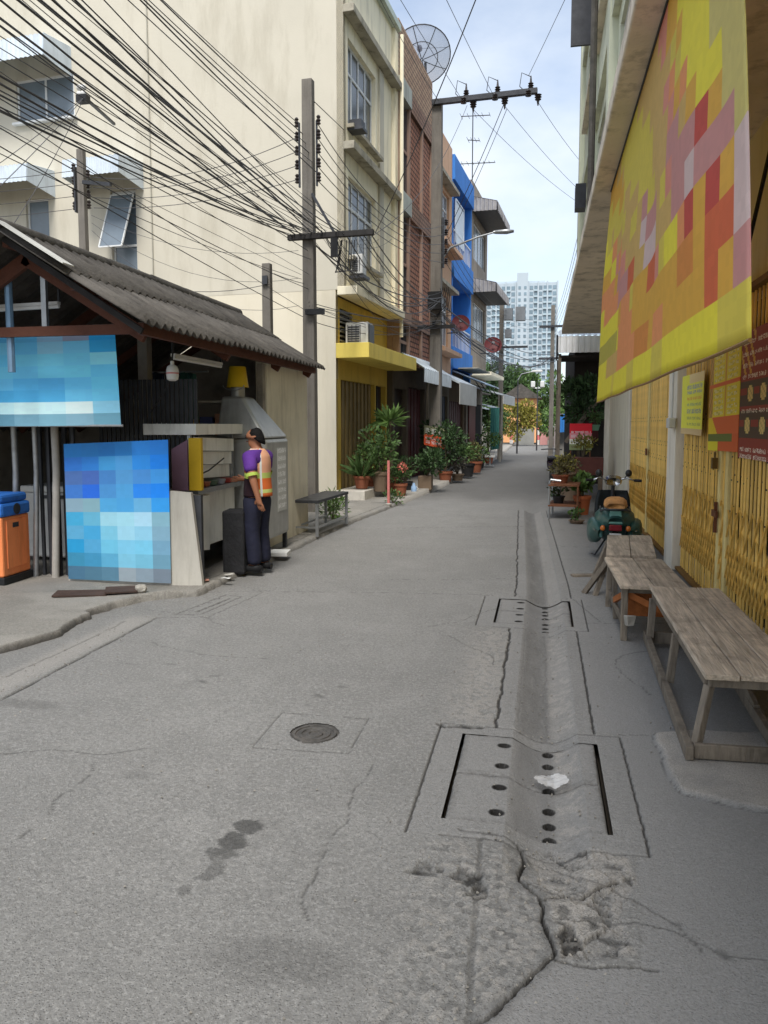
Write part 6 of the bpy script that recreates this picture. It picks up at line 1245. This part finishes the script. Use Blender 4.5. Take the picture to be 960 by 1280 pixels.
# a knot of insulators on a wall bracket where those drop cables start
kb = thing('wall_bracket', 'cluster of pale insulators on a bracket before the cream wall window', 'bracket', (-8.9, 14.2, 8.1))
MB().bar((0, 0, 0), (-.3, 1.6, .1), .05, .05).build('arm', GREYM, kb)
for k in range(4): m = MB().ball((-.08 + .09 * (k % 2), -.03, .05 + .12 * (k // 2)), .06, 8, 6); m.build('insulator', WHITEP, kb, True)
MB().box(-.12, .10, -.1, .05, -.12, .02).build('clamp', BLK, kb)
L5 = 'black cable of the sagging bundle between the low crossarm pole and the tall pole'; G5_ = 'cables between the two near poles'
for k in range(5): cable((-4.08, 14.0, 6.14 + .25 * k), (-2.80, 22.5, 6.35 + .27 * k), .35 + .1 * k, .016, L5, G5_, 16)
for k in range(16): cable((rc.uniform(-4.5, -3.05), 13.85, 5.15 + rc.uniform(-.08, .1)), (rc.uniform(-3.3, -2.8), 22.3, rc.uniform(4.5, 5.5)), rc.uniform(.1, .9), rc.choice((.009, .012, .016, .022, .028)), L5, G5_, 16)
for k in range(6): cable((rc.uniform(-4.3, -4.1), 13.9, 3.7 + rc.uniform(-.1, .3)), (rc.uniform(-3.3, -2.8), 22.3, rc.uniform(4.3, 4.7)), rc.uniform(.0, .3), rc.choice((.009, .014)), L5, G5_, 16)
L6 = 'thin service cable from the low crossarm pole to the cream house front'; G6 = 'service cables to the cream house'
for k in range(7): q = ROWP + rl_ @ Vector((.1, rc.uniform(.5, 4), rc.uniform(4.4, 6.5))); cable((rc.uniform(-4.2, -3.2), 13.9, 5.1), q, rc.uniform(.05, .35), .008, L6, G6, 8)
cable((-4.15, 14, 7.55), ROWP + rl_ @ Vector((0, .02, 7.9)), .0, .016, L6, G6, 4)
L7 = 'black cable of the bundle crossing the lane from the tall pole to the far pole'; G7 = 'cables from the tall pole to the far right pole'
for k in range(9): cable((rc.uniform(-3.1, -2.7), 22.4, rc.uniform(4.6, 5.3)), (rc.uniform(.1, .9), 43, rc.uniform(5.1, 5.6)), rc.uniform(.5, 1.2), rc.choice((.014, .02, .03)), L7, G7, 16)
for k in range(4): cable((-2.78, 22.5, 6.35 + .27 * k), (-1.75, 38.4, 6.6 + .2 * k), .5, .014, 'thin cable from the tall pole to the far left pole with boxes', 'cables from the tall pole to the far left pole', 14)
pm_ = Matrix.Rotation(R(-4), 3, 'Z')
def P2(x, z): return Vector((-3.05, 22.5, 0)) + pm_ @ Vector((x, -.3, z))
L8 = 'bare line running from the high crossarm up out of the top of the picture'; G8 = 'high lines towards the camera'
for x, q in zip(MVX, ((-5.6, -4, 10.9), (-4.6, -4, 10.9), (4.9, -4, 10.9))): cable(P2(x - .05, 10.6 if x < 2.5 else 11.1), q, .35, .013, L8, G8, 22)
L9 = 'bare line from the high crossarm to beyond the pale green shophouse'; G9 = 'high lines beyond the tall pole'
for x, q in zip(MVX, ((2.3, 37, 11.2), (2.9, 38, 11.4), (2.6, 34, 11.4))): cable(P2(x + .2, 10.4), q, .25, .013, L9, G9, 16)
cable((-3.0, 13.9, 5.15), (1.0, 5.2, 8.2), .35, .014, 'single cable rising from the low crossarm pole to the pale green shophouse', None, 18); cable((-3.05, 13.9, 5.1), P2(.9, 10.5), .5, .013, 'single cable climbing from the low crossarm to the high crossarm', None, 16)
cable(P2(1.9, 10.4), ROWP + rl_ @ Vector((.2, 9.2, 7.6)), .1, .02, 'guy line slanting from the high crossarm to the peach house, the upper of two', None, 8); cable(P2(2.0, 10.3), ROWP + rl_ @ Vector((.2, 9.2, 7.3)), .12, .016, 'guy line slanting from the high crossarm to the peach house, the lower of two', None, 8)
cable(P2(.1, 10.7), ROWP + rl_ @ Vector((.0, 2.0, 11.9)), .1, .014, 'line from the tall pole head across to the cream house parapet', None, 10)
for k in range(4): cable((.5, 42.9, 7.3 - .25 * k), (.9, 20.8, 6.9 - .3 * k), .4, .013, 'thin cable from the far right pole to the pale green shophouse', 'cables from the far right pole to the shophouse', 12)
for k in range(3): cable((-1.7, 38.4, 7.0 - .2 * k), (.5, 43, 7.4 - .3 * k), .15, .012, 'short thin cable joining the two far poles', 'cables joining the far poles', 8)

# ================================================================ PLANTS
def leaf_mat(name, c, var=.35, rough=.55):
    m = mat(name, c, rough, var, 3.5, 0, spec=.35); n, l = m.node_tree.nodes, m.node_tree.links; b = n['Principled BSDF']
    g = n.new('ShaderNodeAttribute'); g.attribute_name = 'tint'; hs = n.new('ShaderNodeHueSaturation'); src = b.inputs['Base Color'].links[0].from_socket
    l.new(src, hs.inputs['Color']); l.new(g.outputs['Fac'], hs.inputs['Value']); l.new(hs.outputs[0], b.inputs['Base Color']); b.inputs['Subsurface Weight'].default_value = 0
    t = n.new('ShaderNodeBsdfTranslucent'); l.new(hs.outputs[0], t.inputs[0]); mxs = n.new('ShaderNodeMixShader'); mxs.inputs[0].default_value = .22; l.new(b.outputs[0], mxs.inputs[1]); l.new(t.outputs[0], mxs.inputs[2]); l.new(mxs.outputs[0], n['Material Output'].inputs[0]); return m
LG = leaf_mat('leaf_green', (.085, .15, .045)); LD = leaf_mat('leaf_dark', (.05, .095, .034)); LY = leaf_mat('leaf_yellow', (.24, .22, .04)); LB_ = leaf_mat('leaf_bright', (.13, .22, .06))
def leaves(P, N, size, asp, seed, tint=.5):
    """one folded leaf per point: P base points, N growth directions"""
    rg = np.random.default_rng(seed); n = len(P); N = N / (np.linalg.norm(N, axis=1, keepdims=True) + 1e-9)
    r = rg.normal(size=(n, 3)); S = np.cross(N, r); S /= np.linalg.norm(S, axis=1, keepdims=True) + 1e-9; U = np.cross(S, N)
    L = (size * rg.uniform(.6, 1.3, n))[:, None]; w = L * asp
    a = P; b = P + N * L * .5 + S * w * .5 + U * L * .05; c = P + N * L - U * L * .12; d = P + N * L * .5 - S * w * .5 + U * L * .05; e = P + N * L * .5 - U * L * .04
    V_ = np.stack([a, b, c, d, e], 1).reshape(-1, 3); k = np.arange(n)[:, None] * 5
    F = np.concatenate([k + np.array([[0, 1, 4]]), k + np.array([[1, 2, 4]]), k + np.array([[2, 3, 4]]), k + np.array([[3, 0, 4]])], 1).reshape(-1, 3)
    me = bpy.data.meshes.new('leaves'); me.vertices.add(len(V_)); me.vertices.foreach_set('co', V_.astype(np.float32).ravel()); me.loops.add(F.size); me.loops.foreach_set('vertex_index', F.astype(np.int32).ravel())
    me.polygons.add(len(F)); me.polygons.foreach_set('loop_start', np.arange(0, F.size, 3, dtype=np.int32)); me.update(calc_edges=True)
    t = me.attributes.new('tint', 'FLOAT', 'FACE'); t.data.foreach_set('value', np.repeat(rg.uniform(1 - tint, 1 + tint, n), 4).astype(np.float32)); return me
def crown(clumps, n, size, asp, seed, out=1.0, up=.4, tint=.5):
    rg = np.random.default_rng(seed); P = []; D = []; wt = np.array([c[3] ** 2 for c in clumps]); cnt = np.maximum(8, (n * wt / wt.sum()).astype(int))
    for (x, y, z, r), k in zip(clumps, cnt):
        d = rg.normal(size=(k, 3)); d /= np.linalg.norm(d, axis=1, keepdims=True); rad = r * rg.uniform(.25, 1, k)[:, None] ** .6
        P.append(np.array([x, y, z]) + d * rad * np.array([1, 1, .8])); D.append(d * out + np.array([0, 0, up]) + rg.normal(size=(k, 3)) * .5)
    return leaves(np.concatenate(P), np.concatenate(D), size, asp, seed + 1, tint)
TERRA = mat('terracotta', lin((138, 82, 58)), .85, .2, 5, .2, dirt=lin((88, 66, 54)), damt=.6); GPOT = mat('grey_brown_pot', lin((122, 104, 86)), .85, .2, 5, .25, dirt=lin((70, 60, 50)), damt=.6); BPOT = mat('black_pot', (.02, .02, .021), .5, .3, 4, .05)
STEM = mat('plant_stem', (.09, .07, .045), .9, .3, 9, .3)
def pot(t, r, h, m, sq=False):
    if sq: MB().prism([(-r * .85, -r * .85, 0), (r * .85, -r * .85, 0), (r * .85, r * .85, 0), (-r * .85, r * .85, 0)], (0, 0, h)).build('pot', m, t, bevel=.02)
    else: MB().lathe([(r * .68, 0), (r * .9, h * .8), (r, h * .82), (r, h), (r * .85, h), (r * .8, h * .9), (.001, h * .88)], 16, cap=False).build('pot', m, t, True)
def bush(label, loc, r, h, pr, ph, pm__, lm, n, size, asp, seed, sq=False, name='potted_plant', spread=5):
    rg = random.Random(seed); t = thing(name, label, 'plant', loc, 0, None)
    if pr: pot(t, pr, ph, pm__, sq)
    z0 = ph * .85 if pr else 0; cl = [(rg.uniform(-.5, .5) * r, rg.uniform(-.5, .5) * r, z0 + (h - z0) * rg.uniform(.35, .85), r * rg.uniform(.4, .65)) for _ in range(spread)]
    for c in cl[:4]: MB().tube([(0, 0, z0), (c[0] * .5, c[1] * .5, (z0 + c[2]) / 2), c[:3]], [.018, .012, .006], 5).build('stem', STEM, t)
    link('foliage', crown(cl, int(n * .72), size * 1.08, asp, seed, tint=.6), lm, t); return t
def spiky(label, loc, L, n, pr, ph, pm__, lm, seed, name='potted_plant', w=.16):
    t = thing(name, label, 'plant', loc); pot(t, pr, ph, pm__); rg = np.random.default_rng(seed); a = rg.uniform(0, 2 * math.pi, n); e = rg.uniform(.15, 1.2, n)
    D = np.stack([np.cos(a) * np.cos(e), np.sin(a) * np.cos(e), np.sin(e)], 1); link('foliage', leaves(np.tile([[0, 0, ph * .9]], (n, 1)) + D * .05, D, L, w, seed, .3), lm, t); return t
spiky('spiky green agave in a terracotta pot at the cream house corner', (-3.93, 16.75, .28), .52, 46, .19, .28, TERRA, LG, 3)
bush('tall leafy shrub in a grey-brown pot before the gold shutter', (-3.56, 17.0, .2), .52, 1.35, .2, .45, GPOT, LG, 900, .10, .5, 5, spread=8)
bush('bright green shrub between the agave and the palm-like plant', (-3.86, 17.6, .1), .45, 1.2, .2, .35, TERRA, LB_, 700, .09, .45, 6, spread=7)
pl = thing('potted_plant', 'palm-like plant with a rosette of long leaves on a bare stem', 'plant', (-3.5, 17.9, .06)); pot(pl, .22, .4, TERRA)
MB().tube([(0, 0, .3), (.03, .02, .9), (-.02, .0, 1.45), (0, 0, 1.72)], [.05, .04, .035, .03], 8).build('stem', STEM, pl, True)
rg_ = np.random.default_rng(8); a = rg_.uniform(0, 2 * math.pi, 90); e = rg_.uniform(-.35, 1.1, 90); D = np.stack([np.cos(a) * np.cos(e), np.sin(a) * np.cos(e), np.sin(e)], 1); link('foliage', leaves(np.array([[0, 0, 1.72]]) + D * .06, D, .40, .24, 9, .4), LB_, pl)
bush('shrub with salmon flowers behind the pink post', (-3.15, 17.3, .06), .32, .75, .17, .3, TERRA, LG, 420, .08, .5, 12)
for k in range(7): r_ = random.Random(40 + k)
fl = thing('flower_cluster', 'salmon-pink flowers on the shrub behind the pink post', 'flowers', (-3.1, 17.15, .75)); link('petals', crown([(0, 0, 0, .11), (.08, 0, -.06, .08)], 80, .05, .8, 44), leaf_mat('petal_salmon', (.55, .16, .12)), fl)
bush('dark leafy shrub in a square concrete planter beside the lane', (-2.85, 19.2, .06), .52, .98, .2, .36, GPOT, LD, 950, .10, .5, 15, True, spread=8)
bush('low dark fern-like shrub beside the square planter', (-3.25, 18.6, .06), .42, .8, .18, .25, BPOT, LD, 600, .10, .35, 16, spread=6)
bush('dense dark shrub growing round the foot of the tall pole', (-2.70, 22.1, .06), .65, 1.75, .22, .3, TERRA, LD, 1500, .11, .5, 17, spread=10)
bush('dark climber behind the tall pole by the navy shutter', (-3.2, 23.4, .06), .5, 1.9, .2, .3, TERRA, LD, 900, .12, .5, 18, spread=8)
bush('grey-green shrub spilling to the kerb after the tall pole', (-2.40, 22.6, .06), .38, .75, .2, .2, GPOT, leaf_mat('leaf_grey', (.11, .10, .075)), 500, .08, .4, 19)
bush('round green bush in a black pot on the kerb', (-2.28, 24.4, .06), .40, .95, .24, .42, BPOT, LG, 700, .08, .5, 20)
bush('olive bush in a terracotta pot past the black pot', (-2.2, 26.6, .06), .40, .98, .24, .38, TERRA, leaf_mat('leaf_olive', (.12, .12, .04)), 600, .08, .5, 21)
bush('small green plant in a black pot farther up the kerb', (-2.25, 29.0, .06), .36, .8, .2, .32, BPOT, LG, 450, .08, .5, 22)
bush('light green shrub at the foot of the far left pole', (-2.2, 33, .06), .6, 1.3, .25, .35, TERRA, LB_, 700, .10, .5, 23, spread=7)
bush('weedy grass clump growing behind the dark metal table', (-3.55, 12.9, .05), .30, .42, 0, 0, None, LB_, 500, .12, .2, 24, name='weed_clump')
bush('small weed at the kerb below the white plinth', (-3.05, 15.9, .05), .22, .22, 0, 0, None, LG, 260, .08, .3, 25, name='weed_clump')
pp = thing('marker_post', 'thin pink painted post standing at the kerb before the shrubs', 'post', (-3.05, 15.4, .05)); MB().tube([(0, 0, 0), (0, 0, .92)], .028, 8).build('shaft', mat('pink_paint', lin((196, 116, 110)), .7, .12, 6, .1), pp); MB().lathe([(.06, 0), (.07, .03), (.03, .05)], 10).build('foot', CONC, pp)
pj = thing('plastic_jug', 'small pale blue plastic jug on the ground by the planter', 'jug', (-3.0, 18.3, .06)); MB().lathe([(.06, 0), (.07, .03), (.07, .14), (.03, .2), (.03, .24)], 12).build('bottle', mat('pale_blue_plastic', lin((150, 180, 214)), .35, .1, 5, 0), pj, True); MB().tube([(.06, 0, .05), (.11, 0, .1), (.06, 0, .16)], .01, 6).build('handle', WHITEP, pj)

# right-hand clutter between the beige wall and the far lane
rkx = thing('plant_rack', 'rusty metal rack of flowerpots beyond the scooter', 'rack', (.16, 14.2, -.01), R(-5))
for sx, sy in ((.0, .0), (.5, .0), (.0, .85), (.5, .85)): MB().tube([(sx, sy, 0), (sx, sy, .66)], .02, 6).build('leg', STEEL if sx < .1 else RUST, rkx)
for zz in (.25, .62):
    MB().box(-.02, .52, -.02, .87, zz - .015, zz + .015).build('shelf', RUST, rkx)
MB().tube([(0, 0, .66), (.02, 0, .72), (.2, .0, .70)], .02, 6).build('handle', STEEL, rkx)
bush('bush in a red pot on top of the rusty rack', (.36, 14.55, .625), .24, .42, .16, .16, TERRA, leaf_mat('leaf_mixed', (.10, .09, .035)), 420, .06, .5, 30)
bush('trailing olive plant in a pot at the far end of the rack', (.52, 15.05, .625), .26, .5, .14, .16, GPOT, LY, 380, .06, .5, 31)
bush('dark pot plant on the lower shelf of the rack', (.33, 14.5, .255), .18, .30, .12, .14, BPOT, LD, 200, .06, .5, 32)
bush('green leafy plant in an orange pot behind the scooter shield', (.78, 15.0, 0), .26, .72, .17, .36, mat('orange_pot', lin((184, 104, 66)), .8, .12, 5, .1), LB_, 360, .11, .7, 33)
bush('small low plant in a tray on the paving near the rack', (.62, 13.6, 0), .15, .22, .14, .06, GPOT, LG, 160, .06, .6, 34)
bp_ = thing('planter_box', 'long maroon planter box raised behind the plant rack', 'planter', (.45, 18.2, 0), R(-3)); MB().box(0, .95, 0, .45, .55, .95).build('box', mat('maroon_planter', lin((104, 62, 54)), .85, .2, 4, .2, dirt=lin((60, 40, 36)), damt=.6), bp_, bevel=.015)
for sx in (.06, .89): MB().box(sx - .05, sx + .05, .05, .4, 0, .55).build('leg', GPOT, bp_)
bush('yellow-green shrub overflowing from the maroon planter', (.95, 18.3, .92), .32, .55, 0, 0, None, LY, 420, .07, .5, 35, name='planter_shrub'); bush('grey-olive bush before the maroon planter', (.62, 17.2, 0), .34, .95, .22, .45, GPOT, leaf_mat('leaf_olive2', (.13, .12, .06)), 480, .07, .5, 36)
bush('hanging fern in a small pot fixed to the beige wall corner', (1.35, 20.6, 1.55), .26, .45, .13, .15, mat('jade_pot', lin((110, 150, 120)), .7, .1, 5, 0), LG, 300, .09, .4, 37)
rs = thing('red_sign', 'red and white printed board standing under the dark awning', 'sign', (1.0, 20.45, 1.05), R(4)); G6_ = (30, 36)
panel('face', lambda u, v: (-.29 + .56 * u, 0, -.0 + .68 * v), *text_rows(lambda i, j: lin((196, 36, 48)) if j > 22 else (lin((214, 120, 128)) if j > 14 else (lin((206, 200, 188)) if j > 7 else lin((120, 130, 90)))), lambda i, j: lin((232, 214, 214)) if j > 14 else lin((96, 84, 60)), *G6_, [(23, 26), (17, 21), (10, 13), (3, 6)], [(2, 28)], 31), PRINT, rs)
MB().box(-.27, -.24, .01, .04, -1.04, .0).build('leg', RUST, rs); MB().box(.22, .25, .01, .04, -1.04, .0).build('leg', RUST, rs)
dh = thing('timber_house', 'dark timber house with white corrugated awning beyond the beige wall', 'building', (.9, 23.0, 0)); DTW = mat('dark_timber_wall', (.028, .022, .018), .9, .3, 3, .2)
MB().box(.0, 6, .0, 9, 0, 4.2).build('wall', DTW, dh); m = MB(); corrug_panel(m, (-.5, -1.6, 4.06), (.9, -1.6, 4.06), (.9, -1.62, 3.62), (-.5, -1.62, 3.62), 9, .02); o = m.build('awning_front', mat('white_corrugated', lin((250, 250, 250)), .6, .06, 4, 0, dirt=lin((150, 150, 148)), damt=.5, streak=4), dh); m = MB(); corrug_panel(m, (-.5, -1.6, 4.06), (.9, -1.6, 4.06), (.9, .0, 4.4), (-.5, .0, 4.4), 9, .02); m.build('awning_top', AWN, dh)
m = MB(); corrug_panel(m, (-.5, -1.6, 4.05), (-.5, .6, 4.35), (-.5, .6, 3.6), (-.5, -1.6, 3.62), 12, .02); m.build('awning_side', GREYM, dh); MB().box(-.45, .88, -1.55, -.02, 3.50, 3.56).build('awning_soffit', DTW, dh)
for x, y in ((-.45, -1.5), (-.45, .5)): MB().box(x - .04, x + .04, y - .04, y + .04, 0, 3.6).build('post', WOODD, dh)
MB().prism([(.55, -1.7, 2.5), (-.30, -1.7, 1.25), (-.22, -1.7, 1.2), (.7, -1.7, 2.45)], (0, .06, 0)).build('slanting_board', WOODD, dh); MB().prism([(.55, -1.6, 2.45), (-.2, -1.6, 1.25), (.6, -1.6, 1.25)], (0, .03, 0)).build('maroon_curtain', MAR, dh)
def tree(name, label, loc, h, clumps, n, size, lm, seed, tr=.12, asp=.5, group=None):
    t = thing(name, label, 'tree', loc, 0, group); tk = MB().tube([(0, 0, 0), (.05 * h * .3, 0, h * .3), (0, .04 * h, h * .6), (0, 0, h * .8)], [tr, tr * .8, tr * .6, tr * .3], 8)
    for c in clumps: tk.tube([(0, 0, h * .42), (c[0] * .5, c[1] * .5, (h * .45 + c[2]) / 2), c[:3]], [tr * .45, tr * .3, tr * .12], 5)
    tk.build('trunk', STEM, t, True); link('crown', crown(clumps, n, size, asp, seed, tint=.6), lm, t); return t
def clump(rx, ry, z0, z1, r0, r1, k, seed):
    rg = random.Random(seed); return [(rg.uniform(-rx, rx), rg.uniform(-ry, ry), rg.uniform(z0, z1), rg.uniform(r0, r1)) for _ in range(k)]
tree('small_tree', 'dark-leaved small tree under the white corrugated awning', (.95, 21.7, 0), 3.0, clump(.38, .3, 1.9, 3.1, .25, .42, 9, 50), 1500, .17, LD, 50, .05, .4)
for k, (x, y, h, n, lm, lb_) in enumerate(((-4.6, 80, 8.0, 3200, LD, 'dark green tree at the left of the far tree group'), (-2.9, 88, 9.3, 3600, LG, 'tallest green tree in the middle of the far tree group'), (-.2, 96, 8.0, 3200, LB_, 'lighter green tree right of the far tree group'), (-7.5, 70, 8.5, 3000, LD, 'dark tree behind the last house of the left row'), (3.4, 92, 7.0, 2600, LG, 'green tree behind the far right pole'))):
    tree('lane_end_tree', lb_, (x, y, 0), h, clump(1.9, 1.9, h * .35, h * .92, .8, 1.5, 13, 60 + k), n, .42, lm, 60 + k, .2, .5, 'trees at the end of the lane')
tree('croton_shrub', 'yellow and green croton shrub at the far gate', (-1.9, 63.5, 0), 3.4, clump(1.1, .8, .9, 3.2, .5, .85, 12, 70), 2600, .26, LY, 70, .08); tree('far_shrub', 'bright green shrub right of the far gate', (1.2, 64, 0), 3.0, clump(.9, .8, 1.4, 2.8, .5, .8, 8, 71), 1500, .26, LB_, 71, .08)
tree('far_shrub', 'bright green shrub by the blue sheet on the right', (1.2, 47, 0), 2.6, clump(.6, .8, 1.3, 2.4, .4, .6, 7, 72), 1100, .2, LB_, 72, .06); tree('far_shrub', 'green shrub behind the far left pole', (-3.0, 44, 0), 3.6, clump(.7, .9, 1.0, 3.3, .5, .8, 9, 73), 1500, .2, LG, 73, .08)
# lane end
fw = thing('gate_wall', 'grey lane-end gate between pink and white striped posts', 'gate', (-2.6, 66.5, 0)); MB().box(.35, 2.0, 0, .15, 0, 1.45).build('panel', mat('grey_gate', lin((150, 150, 146)), .8, .1, 2, .05), fw)
for x in (0.1, 2.3, 3.3):
    for k in range(4): MB().box(x - .14, x + .14, -.05, .2, .42 * k, .42 * k + .41).build('post_band', mat('stripe_%d' % (k % 2), lin((222, 120, 124)) if k % 2 else lin((226, 220, 214)), .7, .08, 4, 0), fw)
MB().box(2.5, 3.1, 0, .15, 0, 1.1).build('panel', mat('pink_wall', lin((206, 150, 146)), .8, .1, 2, .05), fw)
oh = thing('orange_house', 'low orange house with dark roof behind the croton shrub', 'building', (-3.6, 75, 0)); MB().box(0, 3.2, 0, 5, 0, 4.2).build('wall', mat('orange_paint', lin((226, 168, 120)), .85, .08, 2, .05), oh); MB().prism([(-.4, -.4, 4.2), (3.6, -.4, 4.2), (1.6, -.4, 5.6)], (0, 5.8, 0)).build('roof', ASB, oh); MB().box(.8, 1.5, -.03, .0, 2.4, 3.4).build('window', DARKIN, oh)
bs = thing('blue_sheet_lean_to', 'bright blue sheet over a lean-to on the right of the far lane', 'shelter', (.75, 35.5, 0)); m = MB(); corrug_panel(m, (.05, 0, 2.15), (1.0, 0, 2.3), (1.0, -.05, 1.45), (.0, -.05, 1.35), 6, .015); m.build('sheet', mat('blue_tarp', lin((50, 120, 190)), .6, .1, 3, .1), bs)
MB().box(.0, 3, .4, 3, 0, 2.2).build('wall', mat('grey_block', lin((130, 128, 122)), .9, .12, 3, .1), bs)
for x in (.03, .97): MB().box(x - .03, x + .03, -.03, .03, 0, 2.2).build('post', GREYM, bs)
lw_ = thing('boundary_wall', 'low maroon and grey wall along the right of the far lane', 'wall', (.95, 38.5, 0)); MB().box(0, .2, 0, 24, 0, 1.6).build('wall', mat('maroon_grey_wall', lin((112, 84, 78)), .9, .2, 1, .1), lw_); MB().box(-.03, .23, -.05, 24, 1.6, 1.68).build('coping', CONC, lw_)
for k in range(4): MB().box(-.06, .26, 5.5 * k + .1, 5.5 * k + .5, 0, 1.9).build('pier', mat('white_pier', lin((214, 206, 198)), .85, .08, 2, .05), lw_)
mb_ = thing('parked_motorbike', 'dark motorbike parked at the right edge past the planters', 'motorbike', (.30, 22.5, 0))
loft([(-.5, 0, .62, .10, .08, .08), (-.2, 0, .66, .14, .1, .14), (.2, 0, .6, .14, .12, .2), (.5, 0, .7, .1, .1, .15)]).build('body', mat('dark_purple_paint', lin((56, 40, 66)), .4, .2, 5, 0), mb_, 'all'); MB().tube([(-.3, .5, .98), (0, .55, 1.0), (.3, .5, .98)], .02, 6).build('handlebar', GREYM, mb_)
for yy in (-.45, .62): MB().lathe([(.2, -.05), (.28, -.04), (.28, .04), (.2, .05)], 18).build('wheel', BLK, mb_, loc=(0, yy, .28), rot=(0, R(90), 0))
MB().box(-.13, .13, -.5, .15, .72, .80).build('seat', BLK, mb_, bevel=.02)
bk2 = thing('street_goods', 'small white stand beside the kerb pots farther up the left side', 'stand', (-2.0, 31, .06)); MB().box(-.2, .2, -.2, .2, .35, .42).build('top', WHITEP, bk2); MB().box(-.03, .03, -.03, .03, 0, .36).build('leg', STEEL, bk2); MB().box(-.16, .16, -.16, .16, 0, .03).build('base', STEEL, bk2)

# ---- apartment tower far behind
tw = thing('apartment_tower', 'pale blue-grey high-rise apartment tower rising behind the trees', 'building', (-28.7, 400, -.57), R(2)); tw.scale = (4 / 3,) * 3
TWC = mat('hazed_tower_concrete', lin((178, 190, 198)), .85, .04, .05, 0); TWG = mat('hazed_tower_glass', lin((120, 140, 152)), .3, .2, .08, 0, spec=.5, rnd=.22); TWB = mat('hazed_tower_balcony', lin((172, 190, 198)), .7, .06, .1, 0)  # distance haze is put into these colours: paled towards blue-grey
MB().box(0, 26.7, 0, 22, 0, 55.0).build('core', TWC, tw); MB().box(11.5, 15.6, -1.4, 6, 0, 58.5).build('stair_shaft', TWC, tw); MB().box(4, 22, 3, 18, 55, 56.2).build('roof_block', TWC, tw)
wm = MB().box(-.66, .66, -.12, -.02, .0, 1.35).mesh('window'); wm.materials.append(TWG); bm2 = MB().box(-.8, .8, -.55, -.02, .0, .6).mesh('balcony'); bm2.materials.append(TWB)
cols = [1.1, 2.9, 4.7, 6.5, 8.3, 10.1, 16.9, 18.6, 20.3, 22.0, 23.7, 25.4]
for f in range(4, 24):
    for k, x in enumerate(cols):
        link('window', wm, None, tw, loc=(x, 0, 2.25 * f + .75))
        if k in (1, 2, 4, 7, 9, 10): link('balcony', bm2, None, tw, loc=(x, 0, 2.25 * f + .1))
    for x in (12.5, 14.6): link('window', wm, None, tw, loc=(x, -1.4, 2.25 * f + .75)).scale = (.7, 1, .8)
for x in (0, 3.8, 7.4, 11.1, 15.9, 19.4, 22.8, 26.5): MB().box(x - .28, x + .28, -.7, .0, 8, 55.4).build('fin', TWC, tw)
